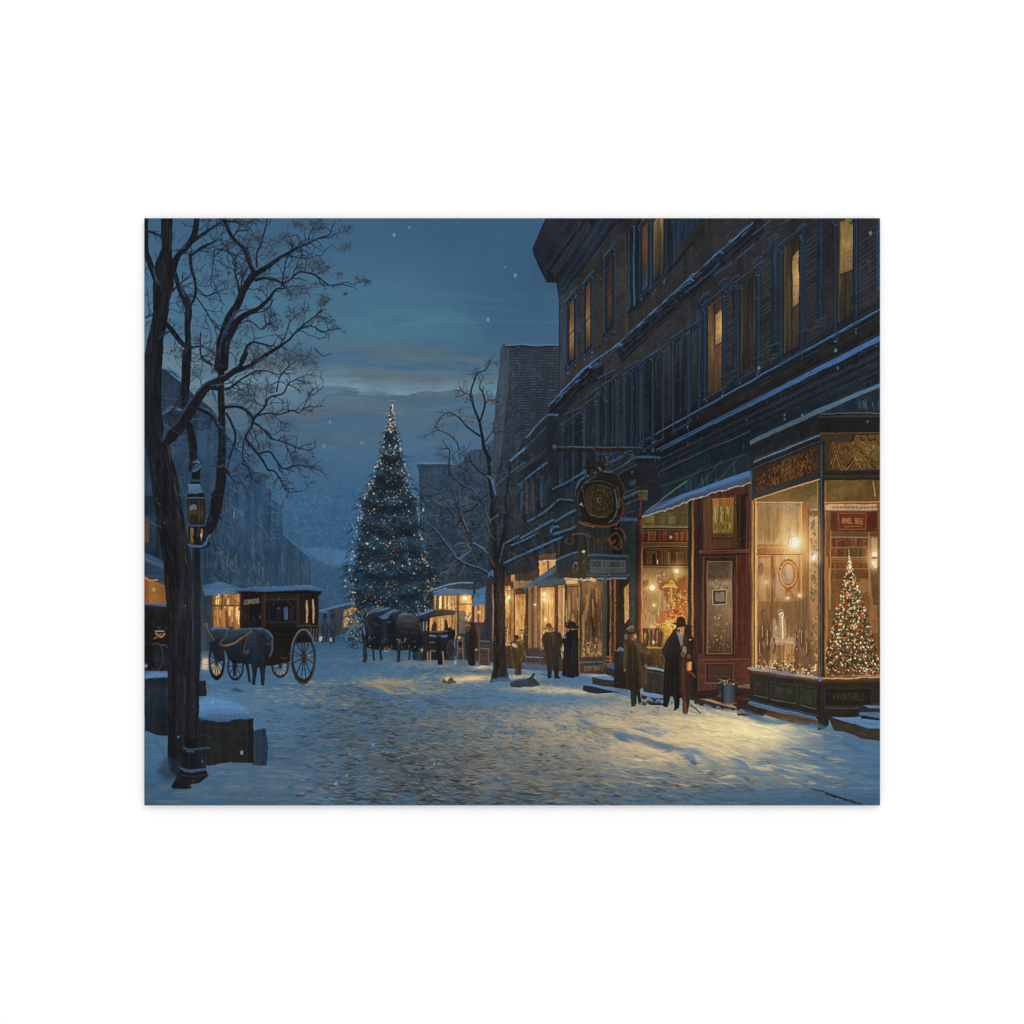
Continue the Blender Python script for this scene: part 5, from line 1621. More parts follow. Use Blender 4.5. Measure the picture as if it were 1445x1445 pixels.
poly(d4(155, 190, 355, 190, 350, 330, 155, 330), (66, 42, 36))
poly(d4(172, 205, 340, 205, 338, 320, 172, 320), (78, 54, 44), tex=[('h', .15)])
stroke(d4(150, 330, 355, 332), 1.4, (150, 110, 84), .8, sm=False)
stroke(d4(110, 165, 470, 160), 1.4, (140, 88, 62), .8, sm=False)
poly(d4(60, 395, 480, 350, 480, 440, 60, 440), (60, 40, 36), tex=[('h', .2)])
poly(d4(380, 345, 480, 340, 480, 375, 400, 365), (140, 112, 92), a=.8)
# two milk churns / buckets on the step
for ox, oy, w, h in [(285, 300, 85, 120), (325, 325, 115, 155)]:
    part('painted_bucket', 'dark metal bucket on the shop step, ' + ('nearer one' if ox > 300 else 'one half hidden behind'))
    poly(d4(ox-w/2, oy, ox+w/2, oy, ox+w/2-5, oy+h, ox-w/2+5, oy+h), ('h', [(965+(ox-w/2)/5.161, (34, 36, 40)), (965+ox/5.161, (72, 82, 92)), (965+(ox+w/2)/5.161, (36, 36, 38))]), tex=[('v', .25)])
    ell(*d4(ox, oy)[0], w/2/5.161, 2.6, (52, 44, 40))
    stroke(d4(ox-w/2, oy, ox, oy+12, ox+w/2, oy), 1, (150, 112, 80), .8)
    stroke(d4(ox-w/2+4, oy+h, ox+w/2-4, oy+h), 2, (110, 84, 64), .8)
for k in range(12):
    ell(*d4(U(250, 370), U(292, 345))[0], U(.5, 1.4), U(.5, 1.2), random.choice([(206, 150, 100), (150, 150, 150), (230, 200, 160)]), .8)
# book shop awning
ink['awn'] = part('painted_awning', 'sloping snow covered awning with an icicle fringe over the book shop')
poly([(905, 728), (920, 713), (965, 697), (1057, 664), (1059, 681), (1035, 688), (1000, 697), (965, 709), (930, 722), (912, 730)], ('v', [(664, (66, 98, 134)), (700, (62, 84, 110)), (730, (62, 78, 96))]), tex=[('i', .12)])
poly([(910, 724), (965, 697), (1057, 664), (1057, 670), (1000, 690), (965, 703), (925, 719)], (72, 108, 148), soft=.8)
poly([(940, 716), (965, 705), (1057, 673), (1058, 681), (1000, 696), (965, 708)], (64, 68, 76), a=.6, soft=.8, ids=False)
fr = [(907, 729)]
for k in range(1, 31):
    xx = 907+k*5.05
    fr.append((xx, float(np.interp(xx, [907, 930, 965, 1000, 1035, 1059], [729, 722, 709.5, 697.5, 688.5, 681.5]))+U(-.8, 1.2)))
stroke(fr, 1.4, (176, 168, 158), .9)
for q in fr[::2]:
    ell(q[0], q[1]+.8, .9, 1.2, random.choice([(206, 190, 168), (150, 150, 154), (190, 120, 84)]), .9)
stroke([(912, 722), (950, 692), (968, 678)], 1.4, (100, 112, 122), .9)
# ---------------------------------------------------------------- bay window shop at the right edge
ink['bay'] = part('painted_shop', 'big corner bay window shop glowing with lamps and a small Christmas tree')
BY = cur[0]
poly([(1057, 627), (1153, 583), (1241, 584), (1241, 625), (1160, 628), (1060, 668)], (37, 42, 47), tex=[('i', .12)])
rect(1154, 586, 1241, 611, (36, 37, 40), tex=[('i', .12)])
poly([(1157, 579), (1241, 546), (1241, 582), (1153, 582)], (40, 50, 60), tex=[('v', .15)])
for i in range(12):
    x0 = U(1205, 1240)
    stroke([(x0, U(563, 570)), (x0+U(-2, 2), U(574, 580))], U(1, 2), random.choice([(66, 94, 116), (34, 42, 52)]), .7)
poly([(1057, 622), (1153, 577), (1241, 541), (1241, 547), (1153, 584), (1057, 628)], (84, 114, 140), tex=[('h', .06)])
stroke([(1057, 628), (1153, 584)], 1.3, (96, 90, 74), sm=False)
stroke([(1153, 583.5), (1241, 583.5)], 1.6, (86, 96, 104), sm=False)
stroke([(1153, 588), (1241, 588)], 3, (66, 58, 48), sm=False)
stroke([(1156, 612), (1241, 610)], 1.6, (110, 80, 52), sm=False)
for k in range(26):
    x0 = 1066+k*3.3
    stroke([(x0, RY(x0, 0)-(888-652)-(x0-1066)*.43), (x0, RY(x0, 0)-(888-636)-(x0-1066)*.44)], 1.3, random.choice([(48, 58, 62), (32, 36, 40)]), .6)
stroke([(1063, 652), (1155, 615)], 2.6, (96, 124, 148), sm=False)
stroke([(1063, 648), (1100, 634), (1152, 613)], .9, (70, 84, 96), .8, sm=False)
for o, c in [(4, (34, 36, 38)), (7, (78, 74, 62)), (10, (36, 34, 34)), (13, (62, 66, 64))]:
    stroke([(1060, 655+o), (1156, 616+o)], 1.4, c, .9, sm=False)
poly([(1157, 613), (1203, 611), (1200, 623), (1158, 624)], (66, 56, 44))
# frame of the bay
part('window_frame', 'dark green window posts and transom', BY)
poly([(1058, 662), (1064, 660), (1064, 696), (1155, 667), (1155, 674), (1060, 706)], (42, 50, 54), tex=[('i', .08)])
rect(1155, 622, 1162, 962, ('h', [(1155, (36, 42, 46)), (1158, (48, 58, 62)), (1160, (34, 40, 44)), (1162, (46, 42, 38))]), tex=[('v', .12)])
rect(1161, 664, 1241, 677, ('v', [(664, (58, 46, 38)), (668, (34, 34, 36)), (672, (62, 52, 42)), (677, (36, 34, 34))]))
stroke([(1155, 676), (1155, 950)], 1.2, (150, 100, 58), .8, sm=False)
stroke([(1059, 664), (1059, 704)], 1.4, (78, 92, 98), .9, sm=False)
part('ornament_panel', 'brown carved fascia panel with dense pattern', BY)
OP = [(1064.5, 665), (1154, 628), (1154, 666), (1064.5, 695)]


def orn(u, v, sl):
    k = np.sin(u*150)*np.sin(v*34+u*20)
    base = np.stack([60+16*k+NF[sl]*22+22*np.exp(-((u-.62)/.18)**2), 42+11*k+NF[sl]*15+18*np.exp(-((u-.62)/.18)**2), 33+6*k+NF[sl]*8], -1)
    return base


warp(OP, orn)
for i in range(80):
    u, v = U(.06, .95), U(.12, .85)
    x0 = 1064.5+u*89.5
    yt, yb = 665-37*u, 695-29*u
    y0 = yt+(yb-yt)*v
    c = random.choice([(140, 96, 56), (50, 36, 30), (160, 116, 64), (64, 48, 36), (120, 110, 66)])
    stroke([(x0, y0), (x0+U(-1.5, 1.5), y0+U(2, 6)), (x0+U(-1, 2), y0+U(3, 7))], U(.6, 1.3), c, .8, ids=False)
text('HAXWKBGHNRKTBA', [(1072, 667), (1150, 636), (1150, 660), (1072, 687)], (50, 34, 28), .8, .1, .7)
stroke([OP[0], OP[1], OP[2], OP[3], OP[0]], 1.2, (62, 50, 42), sm=False)
part('ornament_panel', 'golden carved fascia panel with flourishes at the right edge', BY)
poly(f1(815, 320, 1100, 318, 1125, 245, 1378, 236, 1378, 605, 815, 605), ('h', [(1163, (66, 50, 35)), (1185, (82, 61, 38)), (1210, (102, 78, 44)), (1240, (98, 79, 46))]), tex=[('i', .15)])
for pts, w, c in [((880, 540, 920, 440, 970, 340), 1.8, (150, 104, 58)), ((920, 340, 950, 440, 1000, 600), 1.6, (66, 46, 32)), ((900, 330, 960, 560, 990, 600), 2.4, (132, 92, 52)), ((1030, 590, 1090, 500, 1140, 440, 1200, 500), 3.4, (150, 108, 60)), ((1040, 560, 1100, 480), 1.6, (52, 38, 28)), ((1060, 595, 1120, 510), 1.6, (56, 40, 30)),
                  ((1130, 480, 1160, 540, 1190, 600), 2.4, (160, 116, 62)), ((1120, 350, 1170, 380, 1250, 480, 1250, 600), 2, (62, 44, 30)), ((1000, 400, 1030, 370, 1060, 400, 1040, 440), 1.6, (60, 44, 30)), ((1260, 470, 1300, 520, 1330, 600), 3, (70, 54, 34)), ((1300, 480, 1340, 540, 1360, 560), 2, (64, 50, 34)),
                  ((1180, 255, 1190, 300, 1220, 290), 2, (44, 34, 26)), ((1255, 250, 1270, 300, 1310, 290), 2, (44, 34, 26)), ((1330, 260, 1320, 310), 1.8, (48, 38, 28)), ((1250, 400, 1290, 430, 1320, 380, 1360, 420), 1.4, (84, 92, 76)), ((840, 330, 850, 560), 1.6, (62, 42, 32)), ((870, 330, 880, 500), 1.4, (70, 46, 34)), ((855, 598, 1000, 580), 1.6, (70, 60, 46))]:
    stroke(f1(*pts), w, c, .9)
for i in range(70):
    p = f1(U(900, 1370), U(330, 590))[0]
    stroke([p, (p[0]+U(-3, 3), p[1]+U(-3, 3))], U(.6, 1.4), random.choice([(64, 46, 30), (166, 124, 66), (60, 66, 56), (144, 104, 56)]), U(.5, .9), ids=False)
use(BY)

# left face glass -------------------------------------------------
part('window', 'left glass of the bay showing a lamp, mirror and white clothed table', BY)
LG = [(1063, 705), (1155, 675), (1155, 956), (1063, 942)]
poly(LG, ('v', [(676, (92, 78, 48)), (705, (122, 100, 62)), (730, (164, 130, 82)), (770, (206, 166, 106)), (820, (176, 134, 84)), (880, (142, 102, 64)), (955, (120, 84, 52))]), tex=[('i', .1), ('v', .08)])
poly([(1068, 704), (1155, 677), (1155, 706), (1068, 708)], (104, 86, 54), a=.7, tex=[('i', .15)])
stroke([(1064, 705), (1155, 676)], 1.6, (206, 150, 88), sm=False)
stroke(d3(515, 52, 860, 52), 1.8, (206, 150, 88), sm=False)
poly(d3(530, 70, 840, 62, 840, 345, 530, 345), (168, 140, 92), a=.7, tex=[('v', .15)])
poly(d3(545, 62, 830, 58, 830, 92, 545, 95), (150, 146, 120), a=.8, tex=[('i', .3)])
for px, c in [(560, (176, 144, 100)), (600, (150, 112, 70)), (630, (206, 164, 108)), (725, (206, 178, 132)), (760, (140, 134, 108)), (800, (190, 160, 112)), (845, (214, 164, 98)), (620, (120, 92, 58))]:
    stroke(d3(px, 85, px, 345), U(2, 5), c, .6, sm=False)
poly(d3(740, 95, 815, 90, 820, 330, 720, 320), (150, 138, 106), a=.6, tex=[('i', .3)])
poly(d3(855, 60, 900, 40, 900, 1000, 855, 1000), (150, 100, 58), tex=[('v', .15)])
stroke(d3(850, 60, 850, 980), 1.6, (226, 172, 102), .8, sm=False)
poly(d3(525, 350, 860, 350, 860, 430, 525, 430), (150, 98, 56), tex=[('h', .12)])
stroke(d3(525, 378, 860, 378), 1.2, (206, 150, 90), .9, sm=False)
stroke(d3(525, 432, 860, 432), 1.6, (110, 70, 44), sm=False)
poly(d3(535, 440, 840, 440, 840, 1100, 535, 1100), (150, 112, 72), tex=[('v', .15)])
poly(d3(540, 460, 620, 460, 620, 770, 540, 770), (188, 148, 98), a=.9, tex=[('v', .12)])
poly(d3(650, 450, 840, 450, 840, 770, 650, 770), (190, 152, 102), a=.8, tex=[('v', .12)])
for px in (628, 640, 835):
    stroke(d3(px, 440, px, 1000), 2.2, (120, 80, 50), .9, sm=False)
# wallpaper strip
poly(d3(905, 100, 972, 95, 972, 1130, 905, 1120), ('v', [(718, (190, 166, 122)), (800, (206, 170, 118)), (860, (186, 142, 92)), (915, (150, 116, 74))]), tex=[('v', .08)])
for i in range(40):
    p = d3(U(915, 962), U(180, 800))[0]
    ell(p[0], p[1], U(1, 2.6), U(1, 3), random.choice([(92, 92, 78), (120, 112, 90), (110, 92, 66), (72, 80, 72)]), U(.5, .85), U(0, 3), ids=False)
for py in (225, 380, 490, 600, 750):
    ell(*d3(935, py)[0], 2.6, 5, (84, 84, 72), .7, ids=False, soft=.5)
poly(d3(905, 20, 975, 0, 975, 100, 905, 105), (130, 112, 76), a=.8)
poly(d3(905, 112, 972, 112, 972, 150, 905, 155), (120, 84, 54))
clutter(1142, 870, 1153, 925, 40, [(70, 74, 60), (180, 150, 96), (120, 104, 70), (210, 180, 124)], (.6, 1.8))
# mirror
tint(1119, 770, 30, 40, (214, 176, 112), .5)
mx, my = d3(755, 572)[0]
ell(mx, my, 13.6, 21, (150, 86, 44))
ell(mx, my, 13.6, 21, (190, 120, 66), ring=1.2)
ell(mx, my, 9.6, 16, (168, 146, 116), tex=[('i', .25)])
ell(mx+2, my-2, 5, 11, (214, 190, 150), .6, soft=1)
stroke(d3(720, 490, 755, 500, 790, 490), 2.4, (206, 140, 84), .9)
poly(d3(730, 655, 775, 655, 765, 730, 745, 735), (160, 100, 54))
clutter(mx-4, my+22, mx+5, my+35, 20, [(190, 130, 74), (120, 72, 42), (230, 180, 110)], (.5, 1.4))
stroke(d3(735, 430, 740, 470), 3, (206, 180, 130), .8)
for k in range(14):
    ell(*d3(U(715, 765), U(410, 470))[0], U(.5, 1.2), U(.5, 1.2), random.choice([(240, 214, 160), (160, 130, 90)]), .8)
stroke(d3(775, 725, 840, 728), .9, (190, 160, 120), .8)
# figures, table, candles and small goods
for px, py, w, h, c in [(555, 535, 20, 45, (96, 78, 56)), (575, 870, 24, 60, (130, 100, 62)), (655, 590, 10, 24, (60, 50, 44)), (545, 660, 14, 60, (190, 160, 120)), (690, 650, 40, 100, (196, 170, 134))]:
    ell(*d3(px, py)[0], w/5.2, h/5.2, c, .75, soft=.8, ids=False)
poly(d3(640, 900, 665, 890, 680, 960, 690, 860, 720, 870, 735, 900, 745, 1045, 640, 1045), (206, 178, 140), tex=[('v', .15)])
ell(*d3(700, 852)[0], 4, 5, (226, 200, 160), ring=1.2)
stroke(d3(705, 860, 715, 1040), 3.4, (236, 214, 176), .9)
poly(d3(605, 1060, 640, 1030, 790, 1035, 810, 1060, 800, 1110, 780, 1090, 700, 1120, 620, 1120), (214, 186, 146), tex=[('i', .15)])
poly(d4(605, 60, 800, 50, 800, 200, 610, 190), (176, 134, 84), tex=[('v', .25)])
for px in (630, 690, 720, 770, 790):
    stroke(d4(px, 50, px, 200), 1.8, random.choice([(226, 186, 130), (130, 92, 58), (206, 160, 104)]), .8, sm=False)
stroke(d4(610, 40, 700, 30, 800, 45, 795, 70), 2, (240, 214, 170), .9)
poly(d3(850, 975, 895, 980, 895, 1135, 850, 1135), (190, 160, 128), tex=[('v', .1)])
poly(d4(850, 0, 900, 0, 900, 130, 850, 130), (176, 140, 104), tex=[('v', .15)])
for px, py, pw, ph in [(575, 960, 30, 180), (600, 1010, 20, 130), (550, 1060, 30, 100), (780, 830, 60, 120)]:
    ell(*d3(px, py)[0], pw/5.2, ph/5.2, random.choice([(150, 116, 70), (96, 74, 50), (120, 96, 66)]), .6, soft=.8, ids=False)
stroke(d3(590, 830, 565, 850, 570, 900), 1.4, (60, 48, 38), .8)
for px in (590, 600, 612):
    stroke(d3(px, 940+U(-10, 30), px-10, 1110), 1.6, random.choice([(226, 186, 120), (190, 150, 90)]), .8)
for i in range(230):
    p = d4(U(530, 970), 0)[0]
    x0 = p[0]
    yb = 942+(x0-1063)*.15
    y0 = yb-abs(random.gauss(0, 7))-1
    ell(x0, y0, U(.5, 2.2), U(.5, 1.7), random.choice([(240, 212, 160), (60, 48, 38), (206, 166, 110), (110, 84, 58), (250, 232, 196), (150, 116, 76), (84, 74, 60)]), U(.6, 1), U(0, 3), ids=False)
tint(1108, 880, 44, 50, (104, 78, 50), .34)
tint(1080, 730, 22, 30, (120, 98, 62), .3)
tint(1140, 800, 14, 60, (120, 92, 58), .25)
# lamps
gx0, gy0 = d3(798, 345)[0]
glow(gx0, gy0, 34, (170, 116, 54), .55)
glow(gx0, gy0, 15, (255, 214, 140), .6)
ell(gx0, gy0, 7.2, 7.4, (255, 250, 232), soft=.6, ids=False)
for px, py, r in [(600, 632, 2.8), (940, 440, 2.6), (935, 460, 2.4), (838, 728, 1.6), (750, 745, 1.4)]:
    p = d3(px, py)[0]
    glow(p[0], p[1], r*3.4, (230, 170, 96), .5)
    ell(p[0], p[1], r, r*1.1, (255, 246, 222), ids=False)
# brass frame
rect(1058, 706, 1061, 945, ('h', [(1058, (104, 66, 44)), (1061, (150, 110, 60))]), tex=[('v', .15)])
rect(1061, 706, 1067, 944, ('h', [(1061, (206, 164, 92)), (1063.5, (110, 80, 46)), (1065, (214, 170, 96)), (1067, (150, 110, 62))]), tex=[('v', .12)])
stroke([(1067, 715), (1067, 940)], 1.2, (250, 214, 140), .7, sm=False)
stroke([(1153.5, 680), (1153.5, 952)], 1.6, (176, 130, 78), .9, sm=False)
stroke([(1064, 941), (1154, 955)], 1.6, (236, 200, 140), .9, sm=False)
use(BY)

# right face glass ------------------------------------------------
part('window', 'right glass of the bay with book shelves behind a lit fir', BY)
poly([(1162, 677), (1241, 677), (1241, 956), (1162, 956)], ('v', [(677, (104, 84, 46)), (706, (100, 76, 42)), (712, (120, 88, 54)), (760, (110, 72, 44)), (850, (124, 84, 50)), (956, (110, 76, 48))]), tex=[('i', .12), ('v', .08)])
poly(d2(1040, 960, 1390, 930, 1390, 1060, 1040, 1070), (98, 78, 42), tex=[('i', .3)])
stroke(d2(1370, 930, 1390, 1040), 1.6, (206, 164, 96), .9)
stroke([(1162, 709.5), (1241, 708)], 1.4, (190, 130, 76), sm=False)
poly(d3(1020, 66, 1412, 62, 1412, 112, 1020, 108), (190, 166, 124), tex=[('i', .15)])
for k in range(12):
    p = d3(1085+k*28, 88)[0]
    ell(p[0], p[1], 2.5, 2, random.choice([(110, 112, 96), (150, 96, 66), (96, 106, 96), (130, 116, 90)]), .8, U(-.4, .4), ids=False)
stroke(d3(1020, 112, 1412, 115), 1.2, (110, 76, 48), sm=False)
poly(d3(1060, 122, 1412, 122, 1412, 262, 1060, 262), (88, 46, 34), tex=[('i', .2), ('v', .1)])
poly(d3(1118, 130, 1320, 130, 1318, 245, 1125, 245), (98, 50, 36))
stroke(d3(1118, 130, 1320, 130, 1318, 245, 1125, 245, 1118, 130), 1, (170, 110, 64), .8, sm=False)
text('OPHEL SELE', d3(1145, 165, 1300, 168, 1298, 205, 1145, 203), (206, 152, 80), .7, .25, .9)
stroke(d3(1165, 228, 1200, 226, 1290, 222), .9, (190, 140, 76), .8)
poly(d3(1060, 265, 1412, 270, 1412, 305, 1060, 300), (84, 66, 50), tex=[('h', .2)])
for ya, yb in [(310, 375), (385, 445), (490, 530), (540, 610)]:
    xx = 1066
    while xx < 1335:
        bw = U(8, 18)
        t = U(0, 10)
        poly(d3(xx, ya+t, xx+bw-1.5, ya+t, xx+bw-1.5, yb, xx, yb), random.choice([(104, 50, 36), (92, 46, 34), (86, 64, 42), (118, 60, 42), (76, 70, 50), (104, 74, 48), (62, 42, 34)]), tex=[('v', .2)])
        if random.random() < .45:
            stroke(d3(xx+3, ya+t+14, xx+bw-4, ya+t+14), .7, (206, 160, 96), .8, sm=False)
        xx += bw
for yy in (305, 378, 448, 465, 482, 533, 612, 722):
    stroke(d3(1060, yy, 1340, yy), 1.3, random.choice([(150, 102, 58), (170, 118, 66)]), .9, sm=False)
for px in (1062, 1340):
    stroke(d3(px, 270, px, 725), 2, (166, 116, 66), .9, sm=False)
poly(d3(1345, 300, 1412, 300, 1412, 1000, 1345, 1000), (150, 116, 74), a=.8, tex=[('v', .2)])
poly(d3(1360, 310, 1405, 310, 1400, 520, 1365, 500), (196, 176, 136), a=.7, tex=[('v', .2)])
poly(d3(1350, 540, 1412, 520, 1412, 800, 1370, 800), (90, 74, 44), a=.9, tex=[('i', .35)])
for px, py, r in [(1380, 430, 3.4), (1378, 490, 2.4), (1385, 515, 2)]:
    p = d3(px, py)[0]
    glow(p[0], p[1], r*3.5, (240, 190, 110), .6)
    ell(p[0], p[1], r, r*1.2, (255, 248, 226), ids=False)
ell(*d3(1380, 452)[0], 3.6, 1.6, (84, 58, 40))
ell(*d3(1300, 660)[0], 8, 10, (170, 130, 90), .7, soft=1, ids=False)
rect(1164, 785, 1167, 950, (176, 126, 70), a=.8, tex=[('v', .2)])
rect(1168, 800, 1170.5, 860, (236, 196, 120), a=.6)
rect(1236, 690, 1241, 956, (112, 78, 48), a=.8, tex=[('v', .2)])
use(BY)
tint(1200, 860, 44, 80, (84, 58, 38), .35)
ink['fir'] = part('painted_fir', 'small shop window Christmas tree thick with lights and red bows')
fx, fy = 1197.6, 786.


def fw(yy):
    return float(np.interp(yy, [786, 800, 820, 850, 880, 910, 946, 952], [1, 4, 9, 17, 26, 34, 38, 30]))


for i in range(2600):
    yy = 788+160*random.random()**.62
    w = fw(yy)
    x0 = fx+U(-1, 1)*w+(yy-786)*.02
    if not 1163 < x0 < 1239:
        continue
    stroke([(x0, yy), (x0+U(-3, 3), yy+U(.5, 3.5))], U(.8, 1.7), random.choice([(34, 32, 24), (48, 46, 32), (66, 60, 40), (30, 28, 24), (84, 74, 48), (60, 66, 46)]), U(.6, .95), sm=False, ids=abs(x0-fx) < w)
stroke([(1196.6, 775), (1197, 786)], .9, (240, 220, 180), .8)
stroke([(1197.5, 784), (1199, 796), (1198, 806)], [1, 2.6, 3.4], (236, 212, 160), .8)
for i in range(620):
    yy = 786+162*random.random()**.72
    w = fw(yy)*1.04
    x0 = fx+U(-1, 1)*w+(yy-786)*.02
    if not 1163 < x0 < 1239.5:
        continue
    c = random.choice([(250, 236, 200), (250, 236, 200), (236, 206, 150), (206, 164, 104), (190, 84, 54), (160, 120, 76), (224, 196, 140)])
    r = random.choice([.5, .7, .8, 1.0, 1.3])
    ell(x0, yy, r, r*U(.9, 1.4), c, U(.75, 1))
for px, py in [(1180, 800), (1290, 880), (1370, 910), (1120, 815), (1350, 1000), (1230, 940), (1180, 720), (1060, 1010)]:
    p = d3(px, py)[0]
    for k in range(5):
        ell(p[0]+U(-2, 2), p[1]+U(-2, 2), U(.8, 1.8), U(.8, 1.8), random.choice([(190, 62, 40), (214, 84, 54), (160, 50, 36)]), .9, ids=False)
for i in range(60):
    ell(U(1165, 1238), U(944, 953), U(.8, 2.4), U(.6, 1.6), random.choice([(130, 64, 44), (206, 160, 100), (84, 60, 44), (226, 190, 130), (60, 44, 36)]), .85, ids=False)
stroke([(1163, 954.5), (1241, 953)], 1.5, (220, 176, 112), .9, sm=False)
stroke([(1163.5, 680), (1163.5, 954)], 1.6, (150, 108, 62), .8, sm=False)
use(BY)

# foot of the bay --------------------------------------------------
part('stall_riser', 'dark panelled base with faint gilt lettering and a snowy plinth', BY)
poly(f2(130, 205, 790, 285, 775, 650, 115, 500), ('v', [(950, (44, 44, 40)), (1015, (42, 40, 36))]), tex=[('h', .1), ('i', .1)])
poly(f2(790, 275, 1382, 270, 1382, 640, 775, 655), (44, 41, 36), tex=[('i', .1)])
poly(f2(90, 150, 130, 140, 800, 235, 1382, 228, 1382, 290, 800, 295, 780, 290, 130, 208), (72, 52, 42), tex=[('h', .15)])
poly(f2(90, 158, 125, 138, 400, 175, 790, 232, 800, 258, 560, 232, 130, 175), (156, 148, 144), tex=[('i', .1)])
stroke(f2(300, 185, 430, 200, 560, 212), 3, (100, 122, 154), .7)
stroke(f2(140, 190, 790, 268), 1.6, (110, 72, 54), .9, sm=False)
stroke(f2(820, 250, 1050, 250, 1382, 240), 2.4, (206, 170, 122), .9)
stroke(f2(800, 268, 1382, 265), 1.6, (92, 62, 46), sm=False)
ell(*f2(795, 255)[0], 3, 3.4, (92, 130, 160))
for q in [(165, 265, 285, 275, 280, 435, 165, 415), (325, 290, 565, 320, 560, 500, 320, 455), (610, 325, 755, 345, 750, 550, 605, 510)]:
    p = f2(*q)
    poly(p, (36, 37, 36))
    stroke(p+[p[0]], 1.3, (64, 64, 58), .8, sm=False)
    poly([((a[0]*.86+sum(v[0] for v in p)/4*.14), (a[1]*.8+sum(v[1] for v in p)/4*.2)) for a in p], (48, 50, 44), tex=[('i', .15)])
    stroke([p[3], p[2]], 1.4, (92, 100, 104), .8, sm=False)
text('fRTXA', f2(360, 338, 525, 358, 525, 400, 360, 380), (88, 82, 54), .7, .3, .7)
text('S', f2(660, 410, 710, 415, 710, 470, 660, 465), (82, 80, 52), .8, .3, .6)
p = f2(850, 350, 1300, 350, 1300, 515, 850, 520)
poly(p, (35, 34, 32))
stroke(p+[p[0]], 1.2, (62, 56, 48), .8, sm=False)
text('ffUNTHBLE', f2(915, 395, 1240, 395, 1240, 465, 915, 465), (82, 72, 50), .7, .3, .7)
stroke(f2(850, 540, 1180, 538), 1.2, (78, 92, 106), .9, sm=False)
stroke(f2(790, 300, 785, 640), 2.4, (32, 32, 32), .9, sm=False)
stroke(f2(575, 310, 580, 510), 2, (58, 56, 48), .8, sm=False)
stroke(f2(115, 460, 400, 530, 775, 615), 1.6, (60, 82, 92), .9, sm=False)
poly(f2(110, 480, 130, 475, 760, 628, 755, 655, 700, 650, 400, 575, 110, 505), (68, 104, 140))
stroke(f2(120, 483, 750, 633), 1.2, (98, 142, 184), .8, sm=False)
poly(f2(120, 510, 400, 580, 770, 660, 770, 720, 500, 680, 250, 600, 120, 560), (82, 58, 36), tex=[('h', .15)])
poly(f2(0, 530, 110, 510, 280, 560, 250, 610, 130, 620, 0, 610), (48, 42, 40), tex=[('v', .25)])
poly(f2(775, 650, 880, 655, 880, 700, 830, 740, 775, 755), (40, 38, 36), tex=[('v', .15)])
use(BY)
ink['sidestep'] = part('painted_steps', 'snowy side steps at the right edge below the bay')
poly(f2(890, 630, 1382, 640, 1382, 862, 1200, 830, 1050, 770, 940, 760, 900, 700), (50, 46, 38), tex=[('i', .2)])
poly(f2(900, 628, 1170, 625, 1382, 660, 1382, 740, 1250, 735, 1120, 690), (88, 122, 158), tex=[('h', .08)])
poly(f2(1200, 620, 1382, 640, 1382, 660, 1200, 645), (34, 36, 40))
poly(f2(1175, 580, 1382, 580, 1382, 640, 1180, 610), (72, 104, 138))
poly(f2(1190, 540, 1382, 545, 1382, 580, 1170, 585), (46, 44, 42))
poly(f2(1210, 515, 1382, 515, 1382, 545, 1280, 545), (84, 114, 144))
poly(f2(1310, 495, 1382, 492, 1382, 518, 1310, 515), (64, 56, 50))
# snow blown up against the walls
use(ink['snow'])
for k in range(46):
    t = random.random()
    x0 = 1062+t*178
    y0 = 1006+t*26+(14 if x0 > 1160 else 0)+max(0, x0-1170)*.13
    tint(x0, y0+U(3, 8), U(4, 10), U(2, 4), random.choice([(72, 106, 142), (80, 116, 150), (64, 94, 128)]), U(.5, .9), .15)
for k in range(60):
    x0 = U(905, 1060)
    y0 = 984+(x0-905)*.13
    stroke([(x0-4, y0+4), (x0, y0+U(-2, 3)), (x0+6, y0+4)], [1, U(1.5, 3), 1], random.choice([(84, 120, 158), (110, 126, 140), (150, 144, 132), (76, 108, 144)]), U(.3, .7), ids=False)
# soft blue patch on the snow at the foot of the shops
poly(e4(160, 750, 580, 800, 600, 960, 460, 940, 280, 900, 220, 830), (66, 104, 148), a=.7, soft=1, ids=False)
# ---------------------------------------------------------------- shoppers in the middle distance
SK = (176, 128, 98)
ink['child'] = part('painted_person', 'child in an olive coat carrying a pale bundle by the bare tree')
poly(e4(60, 470, 110, 450, 200, 450, 260, 520, 270, 620, 280, 740, 210, 770, 215, 950, 150, 960, 120, 940, 120, 780, 80, 640), ('h', [(721, (56, 48, 38)), (730, (76, 64, 42)), (741, (54, 47, 38))]), tex=[('i', .2), ('v', .15)])
for pts, c in [((230, 560, 240, 640, 200, 740), (108, 90, 52)), ((140, 600, 130, 760), (54, 46, 36)), ((200, 480, 250, 540), (120, 104, 62)), ((180, 780, 175, 940), (44, 38, 34))]:
    stroke(e4(*pts), 2, c, .8)
ell(*e4(150, 410)[0], 3.6, 4.2, (62, 52, 44))
ell(*e4(145, 388)[0], 3.9, 2.4, (46, 42, 40))
ell(*e4(120, 515)[0], 4.2, 2.6, (206, 196, 172), ang=.5)
ell(*e4(175, 440)[0], 2.2, 1.6, (180, 140, 104))
ink['couple'] = part('painted_person', 'man in a dark jacket and brimmed hat seen from behind')
poly(e4(520, 380, 560, 320, 640, 320, 700, 300, 780, 340, 810, 450, 810, 600, 790, 680, 760, 700, 755, 960, 780, 1000, 700, 1000, 690, 900, 665, 800, 655, 990, 600, 1000, 590, 850, 570, 640, 510, 460), (36, 37, 41), tex=[('v', .18)])
poly(e4(640, 330, 700, 310, 700, 500, 660, 560), (60, 50, 46), tex=[('v', .2)])
